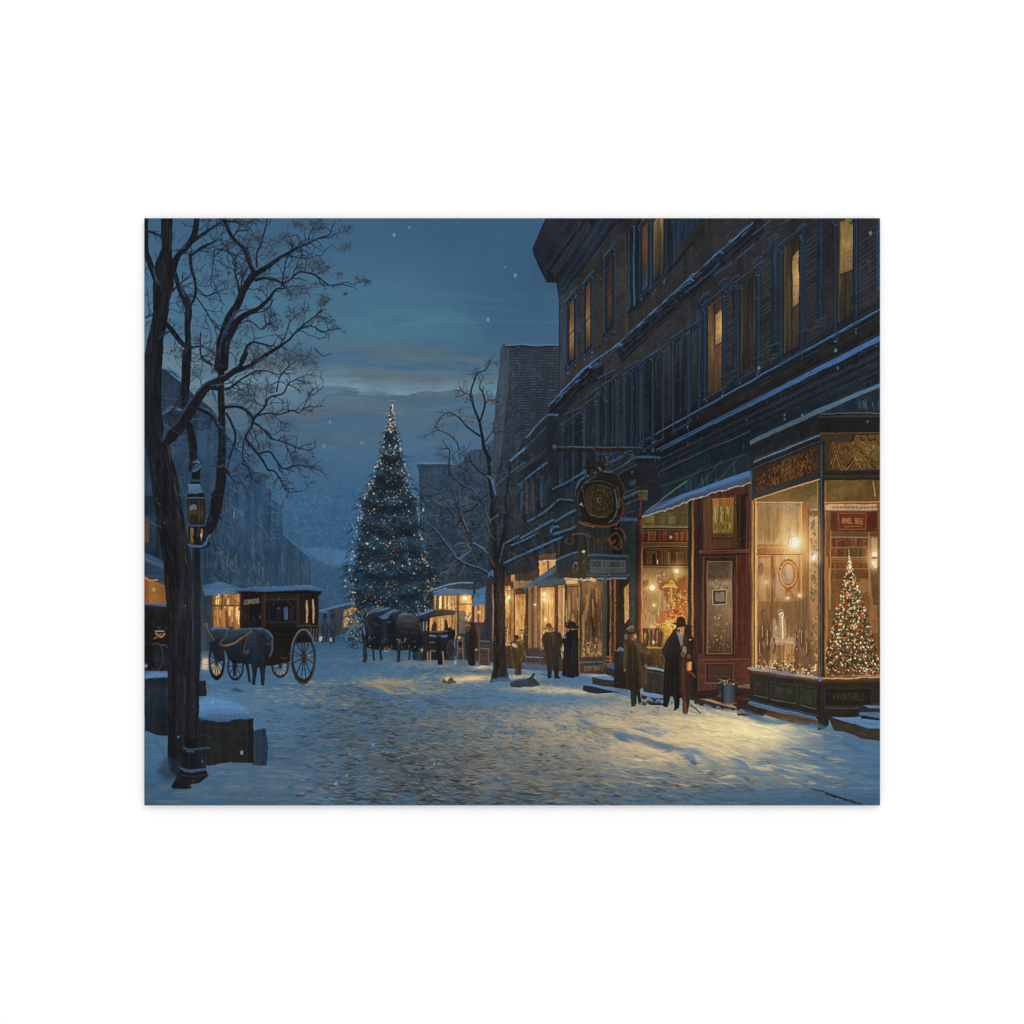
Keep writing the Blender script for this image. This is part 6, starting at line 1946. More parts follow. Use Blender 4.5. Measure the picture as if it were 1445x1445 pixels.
poly(e4(700, 400, 790, 420, 800, 560, 770, 640, 720, 560), (56, 46, 42), a=.8, tex=[('i', .2)])
stroke(e4(530, 390, 515, 450, 545, 520), 1.4, (58, 52, 46), .8)
poly(e4(600, 250, 680, 250, 670, 300, 640, 330, 610, 300), (150, 106, 76))
part('hat', None, ink['couple'])
poly(e4(560, 250, 575, 200, 600, 185, 640, 200, 655, 250), (62, 60, 52))
stroke(e4(535, 275, 610, 262, 690, 262), 2.2, (110, 88, 62), .95)
ink['cloak'] = part('painted_person', 'figure in a long black cloak and wide hat next to the bow window')
poly(e4(830, 380, 880, 320, 960, 290, 1030, 300, 1045, 420, 1050, 700, 1045, 960, 960, 995, 880, 990, 800, 960, 810, 780, 840, 560, 800, 450), (30, 32, 37), tex=[('v', .2)])
for px in (850, 900, 940, 990, 1020):
    stroke(e4(px, 560, px-10, 960), 1.2, random.choice([(44, 48, 56), (24, 26, 30)]), .8)
ell(*e4(890, 290)[0], 2.6, 3, (150, 96, 72))
ell(*e4(845, 405)[0], 2.6, 2.4, (98, 128, 160), .9)
part('hat', None, ink['cloak'])
poly(e4(880, 240, 890, 190, 950, 165, 1000, 190, 1010, 250), (34, 33, 37))
stroke(e4(860, 240, 950, 262, 1035, 258), 2.6, (32, 31, 34))
for q in [e4(790, 560, 830, 540, 825, 700, 800, 720)]:
    poly(q, (226, 190, 140), a=.7, ids=False)
ink['mound'] = part('painted_snow_heap', 'dark sack with a curved handle lying half buried in snow')
poly(e4(40, 1060, 120, 1020, 280, 1010, 340, 980, 380, 920, 410, 915, 390, 980, 440, 1030, 480, 1090, 400, 1110, 200, 1130, 60, 1120), (46, 58, 66), tex=[('i', .2)])
stroke(e4(60, 1050, 200, 1020, 300, 1010), 2, (64, 90, 118), .8)
stroke(e4(390, 920, 350, 990, 290, 1010), 1.6, (34, 40, 46), .9)
part('painted_snow_heap', 'small brown heap lit by the shop glow in front of the cart')
poly(b4(920, 330, 940, 300, 985, 282, 1035, 330, 980, 338), (104, 88, 66), tex=[('i', .2)])
poly(b4(940, 305, 960, 285, 990, 285, 960, 318), (190, 182, 168), a=.9)

# ---------------------------------------------------------------- couple in front of the book shop
ink['lady'] = part('painted_person', 'woman in a long brown coat and olive feathered hat by the shop step')
poly(e5(530, 340, 590, 300, 680, 310, 740, 360, 785, 430, 795, 480, 775, 560, 780, 650, 770, 800, 700, 850, 720, 980, 790, 1010, 760, 1035, 690, 1010, 660, 870, 655, 1030, 605, 1035, 600, 860, 560, 850, 420, 830, 500, 640, 540, 480), ('h', [(868, (40, 38, 36)), (882, (56, 48, 38)), (895, (50, 44, 38)), (905, (74, 62, 46)), (914, (58, 50, 40))]), tex=[('v', .18), ('i', .1)])
poly(e5(430, 650, 500, 560, 545, 640, 560, 850, 430, 820), (42, 38, 36), a=.9)
for pts, w, c, al in [((540, 360, 545, 480, 540, 640), 4, (92, 78, 56), .6), ((660, 350, 720, 420, 770, 460), 6, (92, 78, 54), .7), ((600, 400, 590, 600, 600, 840), 3, (42, 36, 32), .8), ((650, 420, 660, 640, 690, 840), 3.5, (44, 37, 32), .8), ((740, 650, 760, 790), 5, (84, 70, 50), .7), ((720, 480, 740, 600), 3, (36, 34, 32), .8), ((560, 640, 570, 840), 2, (64, 52, 40), .7)]:
    stroke(e5(*pts), w, c, al)
stroke(e5(600, 340, 640, 350, 670, 340), 2.2, (96, 56, 44))
stroke(e5(660, 870, 655, 1000), 2.4, (40, 36, 34))
stroke(e5(690, 880, 700, 990), 3, (44, 40, 38))
poly(e5(600, 255, 665, 250, 672, 300, 650, 330, 615, 325, 600, 300), (150, 104, 74))
poly(e5(600, 255, 630, 252, 620, 300, 605, 300), (84, 60, 48))
ell(*e5(652, 285)[0], 1.8, 2.4, (214, 172, 128))
stroke(e5(636, 278, 644, 277), .8, (60, 44, 38))
stroke(e5(640, 312, 655, 311), .8, (110, 62, 50))
ell(*e5(765, 600)[0], 2, 2.6, (150, 104, 70))
ell(*e5(540, 650)[0], 1.7, 2.2, (150, 104, 66))
part('hat', None, ink['lady'])
stroke(e5(524, 243, 612, 250, 702, 224), [1.6, 3.4, 1.6], (46, 43, 38))
poly(e5(575, 235, 580, 205, 605, 180, 635, 190, 648, 235), (84, 78, 62))
stroke(e5(560, 215, 590, 192, 632, 176, 645, 195), [1, 2.6, 2.6, 1.4], (140, 132, 110), .9)
ell(*e5(555, 290)[0], 3, 4.4, (110, 104, 82), .9)
use(ink['lady'])
for i in range(8):
    ell(*e5(U(690, 800), U(1000, 1030))[0], U(1, 3), U(.8, 1.6), random.choice([(150, 146, 136), (120, 126, 134), (84, 74, 62)]), .8)
ink['man'] = part('painted_person', 'man in a long black coat and wide black hat leaning to a shorter companion')
poly(e5(1060, 215, 1100, 200, 1150, 300, 1160, 480, 1150, 560, 1140, 900, 1130, 1010, 1125, 1050, 1065, 1088, 1075, 1000, 1060, 890, 1045, 900, 1000, 1045, 955, 1040, 960, 700, 972, 540, 938, 430, 985, 330), (31, 31, 34), tex=[('v', .15)])
for pts, w, c, al in [((1000, 560, 990, 800, 990, 1020), 3, (40, 38, 38), .8), ((1050, 500, 1060, 700), 2.4, (24, 24, 27), .8), ((1010, 350, 980, 430), 3, (42, 42, 46), .8), ((1080, 720, 1090, 980), 4, (44, 36, 32), .9), ((1130, 500, 1135, 900), 2, (56, 44, 38), .7)]:
    stroke(e5(*pts), w, c, al)
poly(e5(1090, 230, 1120, 240, 1165, 300, 1140, 400, 1120, 310), (128, 130, 144), tex=[('i', .1)])
poly(e5(1128, 208, 1175, 205, 1182, 245, 1165, 278, 1140, 275, 1118, 240), (206, 160, 120))
poly(e5(1118, 210, 1136, 208, 1134, 250, 1120, 245), (60, 46, 40))
stroke(e5(1150, 228, 1160, 226), .9, (60, 44, 38))
stroke(e5(1158, 256, 1170, 254), .9, (120, 72, 56))
stroke(e5(1168, 230, 1176, 246), .9, (160, 112, 84))
part('hat', None, ink['man'])
poly(e5(1095, 150, 1100, 85, 1140, 72, 1190, 92, 1196, 155), (29, 28, 30))
poly(e5(1038, 148, 1070, 138, 1180, 152, 1272, 178, 1262, 190, 1190, 182, 1120, 190, 1090, 205, 1085, 165), (28, 27, 29))
stroke(e5(1096, 138, 1195, 146), 1.6, (40, 38, 40), .8, sm=False)
ink['mate'] = part('painted_person', 'companion in a dark brown coat and knee boots holding a lantern')
poly(e5(1180, 250, 1230, 240, 1275, 300, 1285, 480, 1300, 640, 1325, 860, 1285, 870, 1255, 780, 1235, 1000, 1215, 1115, 1165, 1110, 1160, 900, 1155, 560, 1165, 320), ('h', [(962, (48, 40, 36)), (968, (60, 44, 36)), (978, (42, 38, 36)), (984, (44, 36, 34))]), tex=[('v', .2), ('i', .1)])
ell(*e5(1222, 225)[0], 5, 7, (46, 36, 32))
ell(*e5(1243, 322)[0], 2, 1.2, (190, 170, 140), ang=-.3)
for pts, w, c, al in [((1170, 560, 1175, 800, 1190, 1090), 5, (84, 56, 42), .9), ((1200, 600, 1215, 900, 1200, 1080), 3, (60, 44, 36), .9), ((1260, 660, 1290, 720, 1300, 850), 3, (40, 34, 32), .9), ((1220, 650, 1270, 690, 1290, 720), 3, (120, 84, 54), .8), ((1150, 560, 1155, 900), 2, (78, 52, 40), .9), ((1190, 1000, 1195, 1110), 4, (110, 78, 52), .8)]:
    stroke(e5(*pts), w, c, al)
ell(*e5(1180, 430)[0], 3.2, 6, (140, 142, 150), .9)
ell(*e5(1165, 475)[0], 3.4, 4.4, (110, 74, 58))
ell(*e5(1230, 500)[0], 3, 3.4, (110, 74, 56))
stroke(e5(1245, 1020, 1300, 1060, 1350, 1110), 1.5, (40, 36, 34))
stroke(e5(1245, 1012, 1300, 1050), .9, (130, 140, 150), .8)
part('painted_lantern', 'glowing amber hand lantern held by the companion')
rect(*[v for p in e5(1205, 560, 1262, 650) for v in p], ('h', [(968, (120, 72, 40)), (973, (226, 158, 86)), (976, (176, 112, 58))]))
stroke(e5(1200, 556, 1265, 552), 1.4, (60, 44, 36), sm=False)

# ---------------------------------------------------------------- bare tree in the middle
ink['mtree'] = part('painted_tree', 'slim bare tree with snowy forked limbs in front of the row of shops')
BK1, BK2 = (35, 36, 40), (52, 49, 48)
for i in range(170):
    a = U(-2.9, -.3)
    twig(U(640, 770), U(650, 800), a, U(14, 36), U(.6, 1.2), random.choice([(30, 33, 38), (32, 35, 40), (66, 84, 102), (84, 78, 64), (74, 96, 118), (36, 40, 46)]), 1, .7, .7)
for i in range(64):
    twig(U(612, 690), U(690, 810), U(2.4, 4.0), U(16, 44), U(.8, 1.6), random.choice([(70, 94, 118), (86, 112, 138), (98, 88, 66), (30, 34, 40), (78, 104, 130)]), 1, .5, .7)
for p, w in [((850, 310, 905, 260), 16), ((450, 330, 460, 430), 26), ((360, 420, 390, 470), 30), ((520, 480, 600, 470), 22), ((515, 190, 560, 160), 12), ((600, 250, 640, 260), 14)]:
    stroke(f5(*p), w/f5.s, (70, 98, 126), .5, soft=1)
LB = [(f5, (800, 1110, 830, 900, 868, 700, 880, 450, 905, 250, 925, 120), [50, 44, 36, 26, 18, 8]), (f5, (795, 1060, 778, 800, 758, 600, 740, 300, 722, 100, 700, 0), [60, 50, 40, 34, 34, 30]),
      (f5, (785, 1060, 720, 930, 640, 870, 560, 810, 510, 720, 455, 590, 430, 480, 380, 370, 330, 340), [40, 34, 32, 34, 40, 30, 16, 10, 5]),
      (f5, (765, 1135, 640, 1070, 520, 1030, 430, 980, 380, 900, 310, 830, 250, 740, 200, 690, 95, 610), [40, 28, 26, 28, 24, 20, 20, 15, 7]),
      (f5, (765, 700, 690, 520, 610, 400, 560, 330, 470, 290, 360, 190, 355, 0), [25, 22, 20, 16, 14, 10, 7]), (f5, (620, 465, 560, 520, 495, 550), 11), (f5, (722, 225, 640, 170, 565, 90, 530, 0), [24, 20, 15, 12]),
      (b2, (1270, 775, 1230, 690, 1205, 560, 1190, 480, 1150, 380, 1130, 300, 1150, 220, 1180, 150, 1240, 120, 1285, 40), [32, 28, 24, 20, 17, 15, 12, 9, 7, 4]), (b2, (1205, 480, 1235, 370, 1222, 290, 1195, 240, 1225, 170), [16, 14, 11, 8, 4]), (b2, (1235, 370, 1270, 340, 1300, 370), [8, 5, 3]),
      (b2, (1195, 600, 1110, 540, 1050, 470, 980, 430, 930, 455, 900, 500), [17, 14, 11, 9, 7, 4]), (b2, (1045, 705, 1030, 650, 980, 590, 900, 560, 870, 570), [10, 9, 7, 5, 3]), (b2, (1140, 310, 1090, 285, 1050, 270), [9, 6, 3]),
      (b2, (1235, 640, 1290, 570, 1330, 540), [10, 7, 4]), (b2, (1165, 190, 1170, 130, 1160, 100), [7, 4, 3]), (b2, (975, 890, 975, 790, 975, 700, 950, 695), [10, 9, 8, 4]), (f5, (470, 590, 400, 690, 330, 640, 300, 600), [12, 9, 6, 4]), (f5, (400, 590, 350, 520, 280, 500, 180, 430), [14, 11, 9, 4]),
      (f5, (320, 850, 260, 830, 210, 810), [9, 6, 3]), (f5, (880, 450, 900, 430, 960, 400), 8), (f5, (840, 860, 880, 780, 900, 600, 905, 500), [14, 12, 8, 5]), (f5, (810, 560, 740, 620, 640, 750), [8, 7, 5]), (f5, (780, 810, 740, 740, 700, 640), [16, 10, 8])]
for v, p, w in LB:
    w = [.85*q/v.s for q in w] if not np.isscalar(w) else w/v.s
    stroke(v(*p), w, random.choice([BK1, BK1, (52, 50, 50)]), 1)
    pts = v(*p)
    mw = (w if np.isscalar(w) else max(w))
    if mw > 1.2:
        for k in range(int(5+mw*1.4)):
            X, Y, A = along(pts, U(.25, 1))
            twig(X, Y, A+random.choice((-1, 1))*U(.4, 1.2), U(7, 20), U(.6, 1.0), random.choice([BK1, BK2, (74, 90, 106), (86, 80, 68)]), 1, .6, .8)
trk = [(691, 963), (696, 945), (696.5, 905), (697, 860), (696, 820), (693, 800), (712, 800), (712, 830), (713, 870), (714, 910), (716, 945), (721, 962), (705, 960)]
poly(trk, ('h', [(691, (52, 50, 50)), (700, (34, 34, 37)), (706, (48, 42, 40)), (712, (36, 35, 36)), (719, (64, 74, 86))]), tex=[('v', .3)])
for i in range(60):
    x0 = U(695, 714)
    y0 = U(800, 950)
    stroke([(x0, y0), (x0+U(-1, 1), y0+U(6, 20))], U(.5, 1.3), random.choice([(92, 76, 60), (28, 28, 30), (70, 64, 58), (60, 76, 92), (120, 96, 66)]), U(.3, .7), ids=False)
for v, p, w in [(f5, (740, 1115, 640, 1062, 520, 1022, 430, 970, 385, 900, 315, 820, 255, 730, 200, 680, 95, 605), [14, 12, 14, 13, 12, 10, 10, 9, 5]), (f5, (715, 920, 640, 855, 575, 820), [10, 16, 12]), (f5, (530, 720, 490, 610), 8), (f5, (610, 395, 575, 335, 500, 300), [9, 8, 5]), (f5, (790, 390, 745, 230, 700, 210), [16, 18, 10]), (f5, (520, 830, 440, 830, 390, 870), [12, 10, 6]),
                (f5, (560, 890, 450, 975), 11), (f5, (810, 560, 740, 620), 9), (f5, (720, 1130, 745, 1090, 760, 1140), [22, 30, 10]), (f5, (690, 510, 740, 640), 8)]:
    w = [q/v.s for q in w] if not np.isscalar(w) else w/v.s
    stroke(v(*p), w, random.choice([(88, 122, 154), (98, 134, 168), (82, 114, 146)]), .9)
for v, p, w in [(f5, (705, 640, 740, 740, 780, 800), 10), (f5, (720, 940, 770, 1040), 8), (f5, (820, 1020, 850, 880, 880, 820), 8), (f5, (455, 670, 500, 720), 9), (f5, (520, 850, 540, 848), 14)]:
    stroke(v(*p), w/v.s, random.choice([(130, 106, 76), (110, 92, 70)]), .8)
for cx, cy, r, n in [(665, 563, 10, 22), (652, 552, 7, 16), (618, 600, 9, 22), (655, 590, 10, 20), (692, 568, 7, 14), (690, 540, 6, 10), (636, 586, 6, 10), (612, 612, 6, 8)]:
    for k in range(n):
        ell(random.gauss(cx, r*.55), random.gauss(cy, r*.4), U(.6, 1.7), U(.4, 1), random.choice([(92, 90, 84), (66, 66, 68), (104, 96, 84)]), U(.5, .9), U(0, 3))
poly([(690, 958), (705, 955), (722, 955), (718, 968), (700, 966)], (84, 118, 154), a=.8, soft=1, ids=False)

# ---------------------------------------------------------------- coach and horse
ink['coach'] = part('painted_carriage', 'black horse drawn coach with snow on its roof, its side turned to the street')
CO = cur[0]
poly(e1(455, 150, 1312, 145, 1312, 182, 1288, 188, 1290, 500, 1282, 690, 1010, 705, 1000, 860, 990, 900, 780, 940, 740, 940, 600, 560, 455, 540), ('h', [(340, (28, 26, 26)), (380, (33, 29, 27)), (420, (31, 28, 26)), (450, (36, 32, 30))]), tex=[('v', .1), ('h', .1)])
for k in range(20):
    yy = 540+k*20
    stroke(e1(740, yy, 1000, yy+2), .8, random.choice([(54, 46, 42), (28, 25, 25)]), .7, sm=False)
for px, w, c in [(470, 2, (44, 40, 38)), (700, 3, (60, 48, 40)), (722, 1.6, (84, 64, 46)), (1065, 3, (58, 48, 42)), (1085, 1.4, (76, 60, 48)), (1120, 3, (46, 40, 38)), (1280, 3, (40, 36, 34)), (545, 1.4, (46, 42, 40))]:
    stroke(e1(px, 165, px, 520), w, c, .9, sm=False)
for yy, x0, x1, c, w in [(180, 730, 1060, (58, 50, 46), 1), (205, 730, 1060, (70, 58, 48), 1), (232, 720, 1070, (84, 66, 50), 1.6), (470, 740, 1060, (84, 70, 58), 1.2), (490, 740, 1060, (44, 38, 36), 2), (515, 1090, 1295, (74, 64, 54), 2.6), (165, 460, 1310, (28, 26, 28), 3)]:
    stroke(e1(x0, yy, x1, yy), w, c, .9, sm=False)
part('window', 'dark side window with a dim seated passenger', CO)
poly(e1(735, 245, 1050, 240, 1050, 465, 740, 468), (30, 32, 37), tex=[('i', .25)])
for pts, w, c, al in [((940, 340, 945, 430), 6, (78, 104, 136), .9), ((930, 330, 950, 325), 4, (66, 88, 116), .8), ((860, 325, 870, 330), 3.4, (110, 100, 90), .8), ((870, 360, 860, 460), 7, (40, 40, 44), .9), ((1000, 350, 1010, 440), 5, (58, 48, 48), .8), ((960, 250, 1040, 330), 1.6, (62, 54, 46), .8), ((820, 260, 810, 300), 1.4, (70, 66, 60), .7), ((760, 300, 770, 450), 3, (40, 44, 50), .7)]:
    stroke(e1(*pts), w, c, al)
use(CO)
poly(e1(480, 330, 690, 330, 690, 520, 480, 520), (27, 27, 30), tex=[('i', .3)])
for pts, c in [((510, 400, 525, 460), (48, 54, 66)), ((600, 400, 620, 470), (58, 60, 66)), ((665, 410, 672, 430), (120, 116, 110)), ((550, 350, 550, 500), (44, 38, 36))]:
    stroke(e1(*pts), 1.6, c, .8)
text('CONNERS', e1(502, 240, 660, 222, 662, 270, 495, 286), (120, 108, 94), 1.1, .22)
part('lit_window', 'two narrow end windows catching amber light', CO)
poly(e1(1140, 230, 1200, 225, 1200, 500, 1150, 500), (36, 32, 30))
stroke(e1(1168, 250, 1170, 330, 1174, 480), [2.2, 3.4, 2.2], (166, 130, 96))
stroke(e1(1234, 240, 1238, 330, 1240, 480), [2.2, 3, 2.2], (172, 138, 106))
use(CO)
for k in range(8):
    stroke(e1(1185+k*15, 545, 1186+k*13, 545+70+k*11), 1.4, (122, 108, 98) if k % 2 == 0 else (40, 36, 36), .85, sm=False)
part('roof', 'curved roof under a blue layer of snow', CO)
poly(e1(370, 150, 420, 130, 520, 106, 650, 96, 800, 92, 1000, 88, 1150, 80, 1230, 86, 1350, 128, 1320, 140, 1290, 146, 1150, 136, 800, 146, 600, 152, 455, 156), ('v', [(824, (92, 136, 176)), (834, (66, 98, 134))]), tex=[('h', .08)])
stroke(e1(430, 152, 800, 150, 1150, 142, 1320, 148), 1.6, (34, 34, 40), .9)
use(CO)


def wheel(v, cx, cy, rx, ry, rim, c, spokes, hub, lab=None, ph=.1, inner=None):
    part('wheel', lab, CO)
    X, Y = v(cx, cy)[0]
    a, b = rx/v.s, ry/v.s
    ell(X, Y, a, b, c, ring=rim)
    if inner:
        ell(X, Y, a-rim*.35, b-rim*.35, inner, .8, ring=.9)
    for k in range(spokes):
        t = k*2*math.pi/spokes+ph
        stroke([(X, Y), (X+(a-rim/2)*math.cos(t), Y+(b-rim/2)*math.sin(t))], [hub*.5, hub*.35], c, 1, sm=False)
    ell(X, Y, hub, hub*1.7, mix(c, (90, 70, 50), .25))
    use(CO)


for pts, c in [(e1(830, 930, 940, 900, 960, 1060, 860, 1060), (150, 150, 152)), (e1(140, 930, 250, 900, 260, 1050, 180, 1060), (206, 176, 132))]:
    poly(pts, c, a=.65, soft=1, ids=False)
wheel(e1, 882, 940, 96, 132, 2.4, (46, 44, 46), 12, 2.2, None, .2)
wheel(e1, 408, 950, 86, 150, 2.2, (34, 36, 42), 10, 2)
wheel(e1, 205, 885, 92, 205, 2.8, (34, 33, 36), 12, 2.4, None, .3)
poly(e1(760, 820, 1000, 800, 990, 900, 780, 935), (36, 31, 30))
wheel(e1, 1133, 850, 134, 298, 3.6, (42, 38, 36), 12, 3, 'large snow rimmed rear wheel nearest the viewer', .26, (84, 66, 50))
cx, cy = e1(1133, 850)[0]
arc = [(cx+17.4*math.cos(t), cy+39*math.sin(t)) for t in np.linspace(math.pi*.93, math.pi*1.85, 14)]
stroke(arc, [1.2, 2.6, 1.6], (98, 128, 156), .9)
arc = [(cx+16.6*math.cos(t), cy+38*math.sin(t)) for t in np.linspace(-.5, 1.9, 14)]
stroke(arc, .9, (84, 92, 100), .8)
stroke(e1(1030, 745, 1230, 745), 1, (96, 100, 104), .7, sm=False)
stroke(e1(1040, 840, 1240, 850), 1.2, (80, 66, 54), .8, sm=False)
for i in range(16):
    ell(*e1(U(860, 990), U(800, 880))[0], U(.5, 1.2), U(.5, 1), random.choice([(120, 84, 56), (80, 50, 44), (60, 54, 50)]), .8)
glow(*e1(1185, 830)[0], 2, (150, 110, 60), .7)
glow(*e1(562, 875)[0], 2.2, (240, 190, 130), .8)
# horse
ink['horse'] = part('painted_horse', 'dark blue grey horse in harness before the coach, seen from behind its flank')
HO = cur[0]
HC = (44, 58, 80)
poly(e1(100, 525, 150, 545, 230, 527, 330, 530, 390, 548, 500, 545, 600, 540, 680, 533, 750, 560, 800, 610, 822, 680, 818, 760, 790, 830, 745, 880, 725, 960, 718, 1050, 716, 1150, 680, 1150, 676, 1060, 662, 960, 640, 960, 628, 1060, 608, 1146, 580, 1140, 590, 1040, 575, 930, 545, 920, 560, 1040, 572, 1110, 545, 1115, 535, 1030, 512, 925, 400, 915, 410, 1050, 385, 1050, 380, 920, 360, 880, 330, 870, 310, 780, 240, 740, 200, 690, 140, 640),
     ('v', [(884, (56, 76, 100)), (892, (44, 58, 76)), (905, (37, 45, 59)), (930, (31, 35, 43)), (966, (29, 31, 36))]), tex=[('i', .2), ('v', .08)])
for pts, w, c, al in [((390, 555, 500, 552, 600, 548, 690, 545, 760, 575, 805, 640), 2.6, (80, 108, 136), .7), ((160, 550, 240, 535, 330, 540), 2.4, (84, 118, 152), .8), ((610, 600, 640, 700, 620, 850), 10, (44, 58, 78), .5), ((700, 620, 740, 760, 740, 860), 8, (34, 36, 44), .7), ((340, 640, 420, 600, 500, 580), 8, (52, 70, 92), .4), ((320, 760, 420, 840, 520, 900), 10, (34, 38, 46), .6),
                      ((505, 620, 500, 760, 520, 880), 5, (32, 36, 46), .7), ((800, 680, 800, 780, 770, 840), 2, (104, 120, 140), .7), ((690, 850, 700, 1140), 3, (44, 50, 62), .8), ((600, 900, 610, 1130), 3, (40, 50, 66), .7), ((560, 600, 540, 800), 4, (44, 60, 80), .5), ((660, 620, 680, 780), 5, (34, 42, 56), .7)]:
    stroke(e1(*pts), w, c, al, soft=.5)
part('harness', 'tan leather harness straps', HO)
for pts, w, c, al in [((85, 495, 130, 590, 170, 650, 210, 695, 290, 725, 390, 705, 470, 655, 530, 605, 600, 562), [1.4, 2.6, 2.2, 2.6, 2.8, 2.6, 2.4], (92, 76, 56), .95), ((300, 715, 390, 697, 470, 648), .9, (170, 132, 84), .8), ((330, 540, 290, 640, 240, 690), 1.5, (64, 84, 106), .9), ((320, 525, 380, 535), 2.4, (40, 40, 46), .9), ((600, 560, 660, 600, 700, 690, 700, 760), 3, (42, 36, 36), .9),
                      ((540, 610, 500, 760, 480, 800), 1.8, (84, 66, 48), .8), ((200, 620, 180, 690, 230, 760), 2, (60, 50, 42), .8), ((70, 500, 100, 485, 110, 540), 1.4, (120, 96, 62), .8), ((740, 710, 770, 712), 2.2, (110, 56, 46), .8)]:
    stroke(e1(*pts), w, c, al)
use(HO)
for px, py, r in [(520, 800, 4), (545, 780, 2.6)]:
    ell(*e1(px, py)[0], r, r*.8, (66, 92, 124), .6, soft=1)
poly(e1(120, 700, 200, 660, 250, 740, 290, 800, 290, 880, 240, 900, 180, 860, 150, 780), (38, 44, 54), tex=[('i', .2)])
glow(*e1(75, 920)[0], 6, (255, 214, 150), .55, ry=9)
poly(e1(52, 870, 112, 870, 112, 980, 52, 985), (226, 190, 136), a=.7, soft=.8, ids=False)
for x0, y0, w in [(330, 962, 34), (395, 966, 40), (430, 968, 26), (350, 955, 30)]:
    stroke([(x0-w/2, y0), (x0, y0+.8), (x0+w/2, y0)], [.5, 2, .5], (54, 78, 106), .6, ids=False)

# ---------------------------------------------------------------- half seen cab at the left edge
ink['cab'] = part('painted_carriage', 'dark cab cut off by the left edge, snow along its roof')
poly([(205, 852), (237, 853), (238, 946), (205, 946)], (36, 36, 40), tex=[('v', .2), ('i', .15)])
stroke([(205, 851), (220, 852.5), (238, 854)], 3.2, (70, 106, 142))
poly([(205, 858), (220, 858), (220, 876), (205, 876)], (30, 32, 36))
poly(a3(60, 960, 110, 970, 110, 1030, 60, 1030), (24, 25, 28))
for pts, c, w in [((135, 1025, 200, 1025), (190, 176, 140), 1.6), ((140, 1040, 180, 1070, 205, 1045), (196, 140, 76), 2.6), ((130, 1080, 180, 1045), (150, 116, 72), 2.2), ((140, 1130, 220, 1132), (120, 92, 60), 1.2)]:
    stroke(a3(*pts), w, c, .9)
ell(*a4(140, 145)[0], 10, 19, (46, 46, 50), ring=1.4)
ell(*a4(140, 145)[0], 11, 20, (110, 104, 96), .5, ring=.8)
for k in range(9):
    t = k*.7
    X, Y = a4(140, 145)[0]
    stroke([(X, Y), (X+9*math.cos(t), Y+18*math.sin(t))], .9, (48, 46, 46), sm=False)
poly(a4(60, 60, 110, 60, 130, 230, 60, 240), (27, 28, 31))
glow(*a4(62, 215)[0], 2.4, (240, 210, 160), .8)
stroke(a4(60, 240, 200, 250), 2, (36, 40, 46))

# ---------------------------------------------------------------- planters and snow topped chest
ink['planter'] = part('painted_crate', 'tall dark crate half hidden behind the tree at the left edge')
poly(a4(58, 300, 230, 300, 232, 740, 150, 735, 60, 700), ('v', [(955, (34, 36, 38)), (975, (36, 44, 54)), (1037, (30, 34, 40))]), tex=[('v', .15), ('i', .1)])
poly(a4(60, 275, 110, 262, 230, 268, 230, 305, 60, 310), (84, 122, 160), soft=.4)
poly(a4(455, 330, 520, 322, 525, 440, 455, 440), (34, 34, 36), tex=[('v', .2)])
stroke(a4(455, 325, 522, 320), 1.6, (84, 84, 80), .8)
ink['chest'] = part('painted_crate', 'wooden chest under a thick cushion of snow beside the lamp post')
poly(a4(455, 600, 610, 640, 830, 600, 877, 610, 875, 945, 700, 940, 540, 965, 455, 960), (38, 39, 38), tex=[('v', .12), ('i', .1)])
poly(a4(875, 690, 970, 685, 990, 840, 975, 965, 870, 960), ('h', [(358, (52, 66, 82)), (378, (44, 56, 72))]), tex=[('v', .2)])
poly(a4(850, 580, 930, 600, 975, 680, 940, 690, 875, 700, 850, 620), (84, 116, 146), soft=.6)
stroke(a4(855, 560, 880, 600), 2, (110, 104, 92), .7)
for px in (590, 620, 700, 780):
    stroke(a4(px, 640, px, 940), 1, (48, 48, 46), .6)
poly(a4(835, 620, 877, 606, 876, 945, 840, 945), (33, 33, 33), tex=[('v', .15)])
stroke(a4(470, 660, 600, 680, 760, 690), 1, (52, 54, 52), .7)
stroke(a4(465, 720, 560, 760), 1.4, (50, 60, 72), .7)
part('snow_cap', None, ink['chest'])
poly(a4(452, 500, 480, 465, 520, 450, 610, 455, 760, 492, 850, 545, 858, 585, 845, 612, 800, 618, 760, 600, 700, 632, 600, 640, 520, 625, 460, 600), ('v', [(983, (104, 146, 186)), (1000, (92, 132, 170)), (1017, (64, 94, 126))]), soft=.3, tex=[('h', .08)])
stroke(a4(480, 620, 600, 590, 740, 600), 4, (74, 100, 126), .5, soft=1)
use(ink['chest'])
ell(*a4(787, 865)[0], 2, 3, (140, 152, 160), .9)

